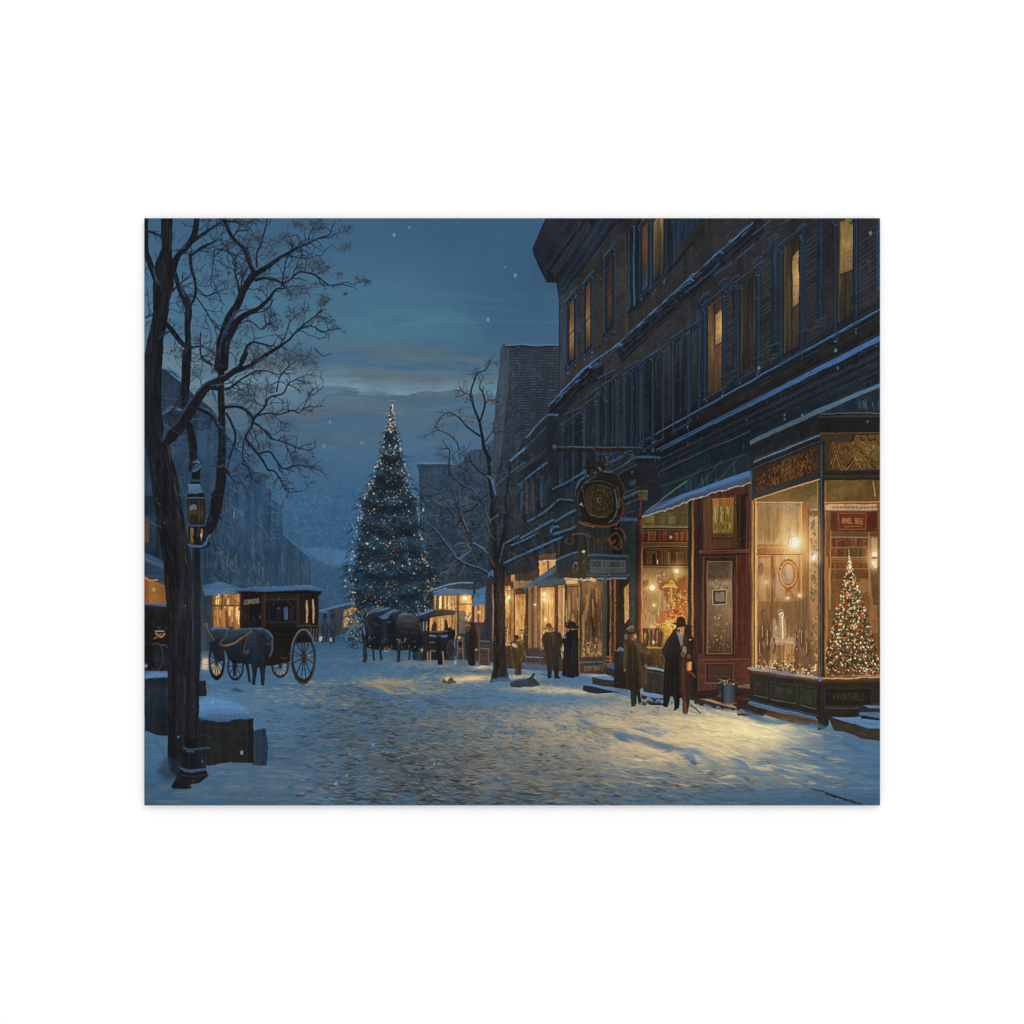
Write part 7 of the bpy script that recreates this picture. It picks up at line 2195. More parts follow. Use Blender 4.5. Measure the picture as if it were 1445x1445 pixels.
# ---------------------------------------------------------------- big tree at the left
ink['ltree'] = part('painted_tree', 'big bare twisted tree filling the left side with snow on its limbs')
TB = (33, 34, 38)
LIMBS = [
    (a1, (375, 1177, 385, 1000, 380, 850, 385, 720, 340, 620, 300, 520, 275, 440), [60, 50, 46, 54, 50, 36, 30]),
    (a1, (268, 450, 290, 370, 330, 310, 390, 250, 430, 170, 450, 60), [44, 46, 42, 44, 46, 40]),
    (a1, (330, 300, 430, 220, 540, 140, 650, 75), [34, 30, 18, 10]),
    (a1, (405, 335, 500, 270, 590, 225), [16, 22, 12]),
    (a1, (400, 330, 410, 430, 440, 540, 440, 640, 400, 720), [24, 22, 20, 18, 18]),
    (a1, (612, 1177, 622, 1080, 640, 960, 690, 820, 760, 700, 800, 600, 860, 500, 880, 470), [62, 64, 66, 66, 54, 54, 52, 46]),
    (a1, (660, 1177, 665, 1080, 690, 950, 760, 830), [52, 56, 52, 40]),
    (a1, (880, 475, 840, 390, 800, 290, 720, 200, 670, 100, 655, 58), [36, 28, 30, 25, 24, 32]),
    (a1, (885, 480, 960, 430, 1060, 360, 1130, 320, 1205, 268), [46, 38, 28, 20, 8]),
    (a1, (1130, 325, 1200, 285, 1300, 240, 1360, 205, 1445, 180), [14, 13, 12, 10, 7]),
    (a1, (890, 520, 960, 505, 1040, 515, 1095, 545), [24, 20, 18, 14]),
    (a1, (1090, 560, 1105, 450, 1120, 380, 1150, 320), [13, 10, 9, 6]),
    (a1, (1095, 540, 1150, 520, 1220, 460, 1330, 480, 1445, 558), [14, 12, 14, 12, 10]),
    (a1, (690, 900, 790, 800, 900, 740, 980, 670, 1050, 590, 1110, 582), [50, 44, 34, 26, 18, 12]),
    (a1, (1022, 670, 980, 740, 880, 772), [12, 11, 8]),
    (a1, (780, 1130, 805, 1080, 835, 1010, 890, 985, 1010, 1020, 1040, 985), [26, 24, 18, 15, 12, 7]),
    (a1, (870, 1150, 960, 1090, 1060, 1030, 1140, 970, 1230, 880, 1330, 800, 1400, 735), [34, 28, 22, 15, 12, 9, 5]),
    (a1, (1062, 1030, 1110, 950, 1150, 840, 1200, 790), [9, 8, 7, 4]),
    (a1, (1230, 885, 1320, 870, 1400, 905, 1450, 900), [10, 7, 6, 4]),
    (a1, (770, 600, 760, 540, 735, 470, 735, 370, 760, 320), [14, 12, 11, 9, 6]),
    (a1, (780, 600, 790, 510, 830, 430), [12, 9, 5]),
    (a1, (210, 830, 260, 900, 320, 980, 370, 1030), [30, 36, 36, 30]),
    (a1, (120, 770, 160, 765, 200, 790), [10, 12, 14]), (a1, (58, 805, 120, 780), [8, 12]),
    (a1, (62, 300, 90, 370, 120, 460, 140, 520), [46, 44, 44, 40]), (a1, (66, 60, 66, 200, 70, 300), [40, 34, 40]), (a1, (66, 155, 110, 160, 180, 185), [24, 18, 20]),
    (a1, (260, 600, 320, 550, 400, 500), [16, 12, 6]), (a1, (270, 600, 300, 570, 340, 620), [12, 10, 8]), (a1, (160, 990, 200, 940, 250, 905), [8, 9, 8]),
    (a1, (440, 570, 520, 640, 630, 600), [10, 9, 6]), (a1, (440, 640, 500, 720, 560, 830, 610, 890), [10, 9, 9, 8]), (a1, (480, 920, 480, 1080, 560, 1150), [12, 11, 9]),
    (a1, (400, 1030, 480, 1020, 550, 1040, 580, 1080), [14, 16, 16, 14]), (a1, (900, 420, 900, 330, 930, 250, 950, 180, 985, 60), [14, 13, 12, 10, 7]), (a1, (860, 480, 850, 400, 840, 320, 800, 260), [12, 11, 9, 6]),
    (a1, (720, 200, 760, 150, 830, 140), [10, 8, 4]), (a1, (720, 230, 660, 270, 630, 300), [9, 7, 4]), (a1, (1300, 240, 1300, 180, 1350, 90), [9, 7, 4]), (a1, (1170, 180, 1220, 190, 1240, 290), [7, 7, 5]), (a1, (580, 290, 570, 400, 560, 510), [8, 8, 4]), (a1, (590, 285, 680, 310, 730, 360), [8, 8, 6]),
    (a1, (770, 850, 850, 830, 940, 890, 1000, 840), [10, 9, 7, 4]), (a1, (650, 75, 740, 80, 800, 110), [16, 10, 5]),
    (a2, (240, 640, 330, 540, 420, 400, 520, 260, 650, 190, 760, 110, 830, 0), [92, 84, 76, 70, 54, 38, 18]), (a2, (740, 140, 860, 90, 1000, 0), [38, 30, 22]), (a2, (560, 265, 680, 270, 800, 190, 930, 130, 1050, 160), [35, 22, 14, 10, 7]),
    (a2, (640, 0, 632, 250, 635, 450, 640, 640, 632, 800, 632, 900, 625, 1010, 595, 1177), [56, 48, 52, 58, 60, 70, 72, 74]), (a3, (598, 0, 588, 100, 558, 220, 495, 320), [80, 80, 80, 60]), (a2, (375, 0, 365, 200, 358, 380), [70, 66, 52]), (a2, (395, 550, 415, 680, 418, 790, 400, 870), [50, 60, 56, 30]),
    (a2, (460, 415, 560, 475, 620, 565, 650, 640), [24, 26, 24, 20]), (a2, (660, 412, 740, 402, 810, 424, 870, 490, 852, 570, 812, 640, 870, 710, 930, 780, 980, 870), [24, 20, 24, 28, 15, 18, 20, 16, 13]),
    (a2, (880, 490, 955, 410, 1000, 335, 1100, 300, 1140, 230, 1230, 180), [18, 15, 13, 11, 9, 5]), (a2, (890, 470, 1000, 452, 1070, 462, 1170, 430, 1230, 440, 1300, 312), [13, 12, 10, 10, 8, 5]), (a2, (880, 525, 940, 570, 1010, 642, 1110, 670, 1190, 712, 1268, 730), [15, 13, 11, 9, 8, 5]), (a2, (930, 752, 1000, 745, 1060, 822, 1110, 870, 1200, 842, 1310, 850), [14, 13, 12, 10, 8, 4]),
    (a2, (980, 880, 1040, 892, 1090, 972, 1130, 1040, 1230, 1042), [14, 13, 11, 8, 4]), (a2, (670, 455, 720, 550, 740, 642, 702, 770, 682, 850), [15, 16, 14, 12, 9]), (a2, (1050, 285, 1070, 190, 1110, 130, 1190, 60), [12, 10, 8, 4]), (a2, (790, 832, 840, 872, 862, 965), [12, 12, 5]), (a2, (670, 890, 740, 992), [24, 4]), (a2, (800, 650, 790, 750, 800, 830), [9, 9, 8]),
    (a2, (960, 400, 900, 370, 880, 320), [8, 7, 4]), (a2, (1110, 670, 1140, 740, 1160, 760), [8, 6, 3]), (a2, (480, 0, 490, 50, 570, 90), [10, 10, 8]), (a2, (210, 450, 260, 440, 320, 330), [8, 10, 10])]
for v, p, w in LIMBS:
    pts = v(*p)
    ww = [q/v.s for q in w]
    mw = max(ww)
    stroke(pts, ww, mix(TB, (54, 66, 82), .25 if mw < 2.5 else 0), 1, tex=[('v', .12)] if mw > 5 else None)
    # curly shoots
    n = int(2+len(pts)*.9)
    for k in range(n):
        X, Y, A = along(pts, U(.2, 1) if mw < 6 else U(.3, 1))
        if X < 214 and U(0, 1) < .4:
            continue
        twig(X, Y, A+random.choice((-1, 1))*U(.3, 1.2), U(12, 38), U(.9, 1.7), random.choice([(38, 44, 54), (42, 52, 66), (36, 40, 46), (46, 56, 68)]), 2 if random.random() < .3 else 1, .9, .9)
    X, Y, A = along(pts, 1)
    if mw < 9:
        twig(X, Y, A+U(-.3, .3), U(12, 24), .9, (42, 50, 62), 2, .8, .95)
for i in range(34):
    twig(U(215, 330), U(320, 480), U(0, 6.28), U(10, 30), U(.5, 1), random.choice([(44, 58, 74), (38, 46, 58), (58, 76, 96)]), 1, .9, .7)
for i in range(70):
    twig(U(250, 335), U(560, 780), U(0, 6.28), U(10, 26), U(.5, 1), random.choice([(70, 94, 118), (44, 58, 74), (86, 110, 132), (96, 96, 92)]), 1, .8, .5)
# dry leaf clumps
for v, cl in [(a1, [(1110, 195, 40), (1050, 240, 40), (930, 210, 40), (860, 240, 50), (1350, 90, 40), (1200, 90, 40), (860, 80, 30), (1330, 410, 60), (1250, 430, 40), (1390, 440, 30), (1230, 580, 60), (1190, 620, 50), (1000, 540, 50), (1400, 690, 30), (1190, 800, 50), (1000, 790, 40), (1060, 850, 40), (840, 880, 40), (900, 1050, 50), (740, 1000, 40), (1220, 1090, 70), (1120, 1110, 60), (1320, 1110, 40), (300, 1070, 50), (560, 1060, 40), (450, 960, 40), (1380, 810, 30), (880, 340, 40), (690, 270, 30), (1000, 330, 40), (690, 460, 16), (600, 490, 18)]),
              (a2, [(700, 300, 40), (850, 270, 50), (950, 270, 50), (860, 325, 60), (1010, 90, 60), (930, 60, 40), (1250, 60, 60), (1110, 545, 50), (960, 690, 40), (870, 820, 40), (1210, 780, 40), (1250, 230, 40), (1290, 430, 30), (890, 590, 40), (1000, 490, 40), (1120, 660, 40), (1270, 820, 40), (1010, 270, 30), (770, 340, 30), (1290, 310, 20), (730, 880, 40), (940, 930, 30), (460, 130, 40)]),
              (b1, [(20, 90, 30), (220, 260, 40), (230, 130, 40), (50, 400, 30), (180, 460, 20), (320, 500, 26), (380, 520, 22), (220, 600, 10), (60, 640, 30), (110, 800, 26), (150, 845, 16), (15, 530, 20)])]:
    for px, py, r in cl:
        X, Y = v(px, py)[0]
        rr = r/v.s
        tint(X, Y, rr*1.3, rr*.8, (66, 80, 94), .35, U(-.4, .4))
        for k in range(int(8+rr*3)):
            ell(random.gauss(X, rr*.8), random.gauss(Y, rr*.5), U(.6, 2.0), U(.4, 1.0), random.choice([(70, 73, 76), (78, 77, 75), (60, 66, 74), (84, 81, 76), (52, 58, 66), (90, 84, 76), (44, 49, 56)]), U(.3, .8), U(0, 3.1))
        for k in range(3):
            twig(X+U(-1, 1)*rr, Y+U(-1, 1)*rr, U(0, 6.28), rr*1.6, .7, (50, 56, 64), 1, .9, .8)
for p, w in [((1, 455, 60, 535, 130, 540), [10, 9, 5]), ((130, 540, 180, 535, 240, 545, 300, 565), [9, 7, 6, 4]), ((180, 545, 230, 520, 280, 540, 320, 510), [6, 6, 5, 3]), ((1, 325, 50, 320, 80, 280, 120, 245), [7, 6, 4]), ((1, 205, 90, 180, 130, 110, 155, 60), [8, 7, 6, 4]), ((1, 995, 60, 1050, 120, 1030), [8, 7, 4]), ((1, 845, 60, 880, 130, 840), [7, 6, 4]), ((1, 770, 40, 735, 90, 715), [5, 4, 3])]:
    stroke(b1(*p), [q/5.16 for q in w], (44, 54, 66))
# trunk
TR = [(229, 309), (244.5, 309), (243.5, 350), (246, 385), (247, 402), (241, 425), (239, 445), (236, 465), (232, 482), (230.5, 505), (228, 540), (230, 580), (234, 605), (238, 622), (243, 642), (250, 662), (256, 700), (263, 742), (270, 782), (274, 830), (278, 870), (280, 900), (280, 1000), (281, 1050), (270, 1075), (252, 1095), (240, 1085), (238, 1060), (238, 980), (237, 920), (236, 850), (232, 790), (224, 745), (217, 705), (212, 660), (207, 620), (205, 600), (205, 500), (209, 480), (215, 462), (218, 440), (217, 400), (221, 370), (229, 350)]
poly(TR, ('h', [(205, (40, 44, 50)), (222, (33, 34, 37)), (245, (35, 35, 38)), (262, (42, 42, 44)), (281, (36, 37, 40))]), tex=[('v', .25), ('i', .12)])
poly([(205, 500), (216, 500), (214, 600), (210, 660), (205, 620)], (36, 44, 54), a=.6, soft=2, ids=False)
for i in range(420):
    t = random.random()
    yy = 310+t*770
    xl = float(np.interp(yy, [309, 350, 400, 440, 480, 520, 620, 700, 780, 850, 1000, 1080], [229, 229, 218, 218, 209, 206, 207, 217, 231, 236, 238, 240]))
    xr = float(np.interp(yy, [309, 350, 400, 440, 480, 520, 620, 700, 780, 850, 1000, 1080], [244, 243, 246, 239, 232, 229, 238, 256, 270, 276, 279, 270]))
    x0 = U(xl+1, xr-1)
    lean = float(np.interp(yy, [309, 450, 600, 700, 800, 900], [0, -.25, .1, .3, .2, .0]))
    L = U(8, 34)
    c = random.choice([(50, 52, 56), (26, 27, 30), (58, 60, 64), (24, 26, 30), (46, 54, 64), (62, 56, 50)])
    if x0 > xr-9 and 620 < yy < 880 and random.random() < .6:
        c = random.choice([(84, 80, 74), (72, 78, 86), (96, 88, 78), (66, 70, 76)])
    stroke([(x0, yy), (x0+lean*L*.5+U(-.8, .8), yy+L/2), (x0+lean*L+U(-1, 1), yy+L)], [.3, U(.6, 1.6), .3], c, U(.3, .75), ids=False)
# snow on limbs
part('snow', 'blue snow lying along the limbs', ink['ltree'])
for v, p, w in [(a2, (225, 585, 300, 520, 370, 410, 440, 310, 500, 245, 560, 205, 650, 165, 750, 95), [10, 12, 10, 14, 12, 9, 8, 5]), (a2, (550, 245, 620, 238, 720, 215, 740, 195), [10, 14, 12, 5]), (a2, (655, 388, 740, 380, 800, 395), [10, 13, 9]), (a2, (480, 400, 570, 460, 640, 570), [8, 12, 10]), (a2, (200, 450, 240, 418, 320, 425), [12, 16, 9]), (a2, (220, 130, 270, 150, 300, 180), [16, 16, 8]),
                (a2, (190, 660, 215, 590, 210, 540), [22, 40, 10]), (a2, (250, 700, 290, 670, 345, 640, 350, 625), [30, 14, 16, 12]), (a2, (270, 770, 320, 700, 370, 760), [20, 50, 20]), (a2, (610, 860, 640, 850, 670, 860), [16, 22, 10]), (a1, (618, 1110, 640, 960, 680, 860, 730, 770), [10, 18, 14, 12]), (a1, (720, 800, 760, 760, 830, 740), [20, 24, 9]), (a1, (130, 440, 140, 500, 150, 520), [20, 16, 8]), (a1, (75, 160, 130, 155, 175, 180), [8, 8, 5]),
                (a1, (280, 300, 330, 285, 390, 235), [10, 14, 6]), (a1, (900, 500, 960, 470, 1040, 470), [9, 10, 5]), (a1, (310, 520, 340, 570, 350, 600), [14, 18, 8]), (a1, (470, 1025, 540, 1030, 580, 1080), [12, 14, 8]), (a1, (160, 970, 220, 910), [7, 6]), (a1, (660, 960, 700, 850, 760, 760), [6, 9, 8]), (a1, (640, 120, 480, 195), [4, 6]), (a2, (570, 300, 590, 340), [36, 20]), (a2, (870, 520, 860, 480), [8, 6]), (a3, (60, 160, 100, 205, 160, 225), [14, 18, 10])]:
    stroke(v(*p), [q*.8/v.s for q in w], random.choice([(58, 82, 108), (64, 90, 118), (54, 76, 100)]), .8)
    q2 = v(*p)
    for k in range(int(6+len(q2)*3)):
        X, Y, A = along(q2, U(0, 1))
        stroke([(X-2, Y+U(-1, 1)), (X+math.cos(A)*U(3, 9), Y+math.sin(A)*U(3, 9)+U(-.8, .8))], [.4, U(.6, 1.4)], random.choice([(84, 114, 142), (46, 62, 82), (70, 98, 126), (36, 44, 56)]), U(.4, .8), ids=False)
use(ink['ltree'])
for x0, y0 in a3(170, 68, 205, 205, 160, 1000, 360, 830):
    ell(x0, y0, 2, 1, (84, 104, 128), .7, .4)
poly([(222, 1090), (236, 1066), (262, 1078), (256, 1096), (236, 1100)], (40, 54, 72), a=.7, soft=3, ids=False)
stroke([(220, 1045), (232, 1060), (240, 1080)], 6, (58, 86, 118), .4, soft=3, ids=False)

# ---------------------------------------------------------------- street lamp
ink['lamp'] = part('painted_street_lamp', 'iron street lamp with a four sided lantern and snow on its cap')
LP = cur[0]
part('post', None, LP)
poly([(273, 770), (284, 770), (284.5, 850), (285, 905), (282.5, 960), (281, 1052), (263, 1052), (265, 960), (270, 900), (272, 850)], ('h', [(263, (38, 39, 43)), (268, (30, 31, 34)), (274, (46, 46, 48)), (278, (30, 31, 35)), (285, (38, 44, 52))]), tex=[('v', .12)])
for px in (268, 271.5, 275):
    stroke([(px+6, 800), (px+4, 900), (px, 1050)], .9, (54, 56, 60), .6)
stroke([(284.4, 850), (285.5, 905), (283, 960)], 1, (70, 84, 100), .6)
stroke([(272.6, 820), (272, 850), (272, 900)], 1, (66, 92, 120), .7)
stroke(a4(355, 300, 360, 500), 1.2, (70, 66, 62), .8)
part('base', None, LP)
poly(a4(365, 760, 460, 760, 475, 820, 500, 850, 520, 880, 518, 990, 335, 990, 338, 880, 350, 850), ('h', [(257, (32, 33, 37)), (275, (24, 26, 29)), (288, (40, 48, 60)), (297, (40, 44, 52))]), tex=[('v', .15)])
for px in (360, 395, 430, 470, 505):
    stroke(a4(px, 860, px, 970), 1.2, random.choice([(46, 50, 58), (24, 25, 28)]), .8)
stroke(a4(355, 830, 400, 848, 470, 840, 540, 832), 3, (58, 82, 110), .9)
stroke(a4(370, 855, 430, 865), 2, (72, 98, 128), .8)
poly(a4(335, 975, 515, 975, 520, 1005, 538, 1040, 470, 1095, 400, 1110, 410, 1135, 380, 1142, 270, 1140, 258, 1120, 290, 1070), (33, 34, 39), tex=[('i', .15)])
stroke(a4(330, 985, 400, 1005, 520, 990), [3, 4.4, 3], (66, 96, 130), .95)
stroke(a4(330, 1030, 420, 1045, 530, 1030), 1.4, (58, 66, 80), .8)
ell(*a4(490, 935)[0], 2, 1.4, (80, 104, 130), .7)
part('lantern', None, LP)
poly(e6(740, 240, 745, 150, 800, 130, 870, 95, 850, 160, 860, 240), (30, 30, 32))
stroke(e6(770, 140, 810, 125, 860, 80), 3, (76, 106, 136), .9)
stroke(e6(760, 20, 800, 5, 835, 30), 2.4, (90, 130, 164), .8)
poly(e6(735, 250, 860, 245, 865, 312, 730, 316), (30, 32, 36))
stroke(e6(745, 270, 850, 268), 1.5, (70, 100, 134), sm=False)
poly(e6(680, 450, 900, 440, 915, 500, 670, 505), (32, 32, 34))
poly(e6(685, 445, 700, 322, 855, 315, 892, 430, 800, 455), ('v', [(683, (96, 132, 164)), (697, (70, 100, 132))]), tex=[('i', .08)])
stroke(e6(670, 510, 800, 505, 905, 508), 2, (70, 98, 130), .9, sm=False)
stroke(e6(560, 450, 620, 490, 670, 500), 2, (60, 84, 110), .8)
stroke(e6(640, 480, 600, 340, 580, 250, 650, 215, 720, 190), 1.6, (66, 90, 114), .8)
poly(e6(668, 520, 925, 515, 935, 700, 915, 865, 695, 865, 675, 700), (34, 33, 32))
part('glass', 'dim pane with a pale bulb', LP)
poly(e6(690, 545, 900, 540, 905, 850, 705, 850), ('v', [(706, (38, 36, 31)), (718, (54, 51, 40)), (725, (62, 55, 40)), (738, (40, 36, 30))]), tex=[('v', .15)])
poly(e6(700, 740, 820, 740, 820, 850, 705, 850), (46, 40, 30), a=.8)
poly(e6(698, 670, 720, 610, 760, 590, 800, 600, 812, 640, 800, 670, 760, 665, 740, 680), (92, 108, 118), tex=[('i', .15)])
poly(e6(700, 680, 830, 680, 830, 740, 700, 740), (72, 64, 46), a=.8, soft=.5)
use(LP)
for a in [(668, 520, 690, 865), (925, 515, 915, 860), (840, 540, 845, 850), (700, 545, 705, 850)]:
    stroke(e6(*a), 1.2, (64, 66, 66), .9, sm=False)
stroke(e6(905, 680, 850, 790), 1.4, (70, 60, 40), .8)
stroke(e6(700, 545, 900, 540), 1.4, (66, 52, 44), .9, sm=False)
poly(e6(690, 860, 940, 855, 940, 905, 700, 910), (36, 40, 48))
stroke(e6(695, 862, 720, 880, 830, 885, 920, 880), 2.2, (62, 88, 118), .9)
part('neck', 'glowing amber glass neck under the lantern', LP)
poly(e6(690, 905, 905, 905, 880, 1150, 700, 1150), (34, 32, 32))
poly(e6(722, 910, 770, 915, 768, 1000, 758, 1040, 765, 1128, 722, 1128), (118, 96, 62), tex=[('v', .2)])
poly(e6(868, 925, 892, 930, 888, 1030, 862, 1110, 858, 1000), (140, 116, 80))
ell(*e6(868, 1015)[0], 1.4, 2.6, (206, 184, 146), .9)
use(LP)
stroke(e6(840, 900, 820, 1030), 1.2, (96, 96, 92), .7)
stroke(e6(698, 1145, 740, 1160, 830, 1165, 890, 1160, 925, 1120, 960, 1040, 990, 1015), [3, 3.6, 3.4, 3.4, 3, 2.6, 2.6], (70, 104, 140))
stroke(e6(870, 1190, 940, 1160, 980, 1110), 3, (34, 36, 40), .9)

# ---------------------------------------------------------------- the painter's hand: tremble and dabs of local colour
wobble(.22, 8, 300)
wobble(.75, 46, 320)


def facade_dir(x, y):
    if random.random() < .5:
        return math.pi/2
    return math.atan2(y-VY, x-VX)


def anyd(x, y):
    return U(0, 3.1)


def upd(x, y):
    return math.pi/2 if random.random() < .75 else U(0, 3)


restroke((785, 309, 1241, 740), 14000, facade_dir, (2.5, 9), (.5, 1.3), .26, .05, (.25, .65), family(ink['main']), .9)
restroke((690, 580, 905, 800), 5000, facade_dir, (2.5, 8), (.5, 1.3), .3, .05, (.25, .65), None, 1)
restroke((690, 480, 800, 720), 2000, lambda x, y: random.choice([0, math.pi/2, 1.2]), (2, 6), (.5, 1.1), .28, .05, (.3, .7), {ink['rear']}, 1)
restroke((587, 640, 715, 850), 3000, anyd, (2, 6), (.4, 1.1), .3, .05, (.3, .7), None, 1.2)
restroke((290, 650, 500, 900), 4200, lambda x, y: random.choice([1.57, 1.57, .5, -.6, U(0, 3)]), (2, 8), (.4, 1.1), .2, .04, (.25, .6), None, 1)
restroke((205, 520, 320, 860), 2000, lambda x, y: random.choice([1.57, 0, U(0, 3)]), (2, 8), (.5, 1.2), .24, .04, (.25, .6), family(ink['nearhouse']), 1)
restroke((705, 800, 910, 950), 6000, upd, (1.6, 7), (.4, 1.2), .34, .06, (.25, .65), family(ink['rowshops']), .8)
restroke((900, 690, 1060, 1000), 6500, upd, (1.4, 6), (.4, 1.1), .32, .06, (.25, .6), family(ink['books']) | family(ink['door']), .7)
restroke((1058, 620, 1241, 960), 9000, upd, (1.2, 5), (.4, 1.1), .28, .05, (.2, .55), family(ink['bay']), .7)
restroke((1058, 580, 1241, 700), 2600, lambda x, y: math.atan2(y-VY, x-VX) if x < 1155 else 0, (2, 7), (.4, 1.1), .3, .04, (.25, .6), family(ink['bay']), .7)
restroke((1058, 940, 1241, 1060), 2600, lambda x, y: .15 if x < 1155 else 0, (2, 8), (.4, 1.1), .28, .04, (.25, .6), family(ink['bay']) | {ink['sidestep']}, .8)
restroke((800, 640, 930, 820), 3000, anyd, (1.2, 4), (.4, 1), .32, .05, (.25, .65), family(ink['clock']) | family(ink['board']) | family(ink['row']), .8)
restroke((1163, 780, 1240, 955), 900, anyd, (1, 3), (.5, 1.3), .3, .06, (.4, .8), {ink['fir']}, 1)
restroke((484, 570, 620, 910), 2600, lambda x, y: .6 if x > 553 else 2.5, (1.6, 5), (.5, 1.2), .3, .05, (.3, .7), {ink['xtree']}, 1.5)
for k, box in [('lady', (860, 870, 925, 1000)), ('man', (925, 865, 985, 1010)), ('mate', (955, 880, 990, 1010)), ('couple', (760, 870, 800, 960)), ('cloak', (785, 870, 820, 960)), ('child', (718, 890, 745, 955)), ('back', (650, 870, 682, 945)), ('horse', (288, 878, 392, 970))]:
    restroke(box, 420, lambda x, y: 1.57+U(-.4, .4), (1.6, 5), (.4, 1), .24, .04, (.25, .6), {ink[k]}, .8)
restroke((330, 820, 460, 970), 1800, lambda x, y: random.choice([0, 1.57]), (2, 6), (.4, 1), .28, .04, (.25, .6), {ink['coach']}, .7)
restroke((205, 900, 385, 1110), 2400, lambda x, y: random.choice([1.57, 0, U(0, 3)]), (2, 8), (.5, 1.3), .26, .04, (.25, .6), family(ink['chest']) | {ink['planter'], ink['cab']} | family(ink['lamp']), 1)
restroke((500, 830, 720, 950), 3000, anyd, (1.2, 4), (.4, 1.1), .28, .05, (.3, .7), None, 1)
restroke((205, 905, 1241, 1136), 12000, lambda x, y: U(-.06, .2), (4, 18), (.5, 1.8), .07, .01, (.3, .75), {ink['snow']}, 3)
restroke((300, 309, 790, 700), 3600, lambda x, y: U(-.15, .15), (8, 30), (1, 3.2), .03, .01, (.15, .4), {ink['sky']}, 8)
restroke((205, 309, 290, 1090), 1600, lambda x, y: 1.6, (4, 14), (.5, 1.3), .3, .01, (.3, .7), {ink['ltree']}, 1)
# deeper darks where the painter glazed the stonework
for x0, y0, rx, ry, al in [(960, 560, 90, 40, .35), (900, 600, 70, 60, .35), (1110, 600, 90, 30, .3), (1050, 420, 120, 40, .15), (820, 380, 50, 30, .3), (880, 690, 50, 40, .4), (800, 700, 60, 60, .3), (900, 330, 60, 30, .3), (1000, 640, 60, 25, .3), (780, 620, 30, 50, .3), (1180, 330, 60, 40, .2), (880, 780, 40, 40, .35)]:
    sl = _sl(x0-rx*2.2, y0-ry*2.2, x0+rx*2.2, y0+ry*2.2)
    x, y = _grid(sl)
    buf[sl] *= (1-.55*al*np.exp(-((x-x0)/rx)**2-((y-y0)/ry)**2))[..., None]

# ---------------------------------------------------------------- crisp finishing lines over the glazed paint
use(ink['rowshops'])
only_on(family(ink['rowshops']))
for x0, x1, y0, y1 in [(709, 721, 826, 912), (726, 742, 838, 912), (762, 783, 828, 918), (793, 815, 828, 920)]:
    stroke([(x0, y0), (x0, y1)], 1.2, (56, 42, 36), .9, sm=False)
    stroke([(x1, y0), (x1, y1)], 1.2, (60, 46, 38), .9, sm=False)
    stroke([(x0, y0), (x1, y0-1)], 1.4, (58, 46, 40), .9, sm=False)
    stroke([(x0+1.4, y0+2), (x0+1.4, y1)], .8, (250, 212, 142), .8, sm=False)
    for k in range(9):
        xx = U(x0+2, x1-2)
        yy = U(y0+6, y1-20)
        stroke([(xx, yy), (xx+U(-1, 1), yy+U(8, 30))], U(.7, 1.8), random.choice([(92, 66, 46), (250, 214, 150), (120, 86, 56), (70, 52, 42), (240, 196, 124)]), U(.4, .85))
    for k in range(10):
        ell(U(x0+2, x1-2), U(y1-26, y1-2), U(.5, 1.6), U(.6, 2.2), random.choice([(60, 46, 38), (250, 226, 176), (150, 108, 68), (88, 64, 48)]), U(.6, .95))
    stroke([(x0, y1), (x1, y1)], 1.6, (50, 44, 42), sm=False)
for xx in (746, 750, 753, 757, 761, 783, 787, 793, 796, 800):
    stroke([(xx, 828), (xx, 914)], .7, random.choice([(48, 40, 36), (60, 48, 42), (196, 152, 108)]), .7, sm=False)
for i in range(26):
    xx = U(800, 848)
    yy = U(830, 890)
    stroke([(xx, yy), (xx+U(-.6, .6), yy+U(10, 40))], U(.6, 1.6), random.choice([(60, 48, 42), (196, 146, 88), (84, 64, 50), (226, 178, 108)]), U(.3, .7))
for i in range(40):
    ell(U(822, 848), U(900, 926), U(.4, 1.8), U(.5, 2), random.choice([(190, 152, 104), (66, 52, 42), (214, 180, 130), (110, 84, 60)]), U(.5, .9))
stroke([(849.5, 826), (850, 928)], 1.1, (92, 66, 50), .9, sm=False)
for px, py, r in [(718, 843, 2.2), (713, 848, 1.3), (767.5, 838, 2), (767.5, 846, 1.6), (769, 874, 1.3), (755, 853, 1.2)]:
    glow(px, py, r*3, (220, 160, 80), .45)
    ell(px, py, r, r*1.2, (255, 246, 214), ids=False)
# book shop
use(ink['books'])
only_on(family(ink['books']))
for k in range(30):
    xx = U(907, 968)
    y0, y1 = random.choice([(750, 763), (777, 796)])
    stroke([(xx, y0+U(-1, 1)), (xx+U(-.3, .3), y1)], .7, random.choice([(40, 30, 26), (170, 116, 62), (52, 38, 30), (150, 70, 44)]), U(.5, .9), sm=False)
for yy in (746, 764.5, 773, 797.5):
    stroke([(906, yy), (970, yy-.4)], 1.2, (44, 34, 28), .9, sm=False)
    stroke([(906, yy+1.3), (970, yy+.9)], .7, (160, 116, 68), .7, sm=False)
for px, py, r in [(217, 1080, 3.6), (461, 908, 2.8), (235, 1255, 1.5)]:
    p = e9(px, py)[0]
    glow(p[0], p[1], r*3, (230, 170, 90), .5)
    ell(p[0], p[1], r, r, (255, 248, 226), ids=False)
for i in range(90):
    x0, y0 = U(908, 968), U(806, 900)
    c = random.choice([(250, 214, 140), (96, 62, 42), (206, 150, 84), (130, 70, 44), (232, 196, 140), (70, 50, 38)])
    stroke([(x0, y0), (x0+U(-1.5, 1.5), y0+U(2, 9))], U(.5, 1.4), c, U(.3, .8), ids=False)
for i in range(50):
    ell(U(942, 968), U(830, 880), U(.4, 1.3), U(.4, 1.3), random.choice([(250, 206, 110), (226, 130, 60), (120, 56, 32), (255, 226, 150)]), U(.6, 1), ids=False)
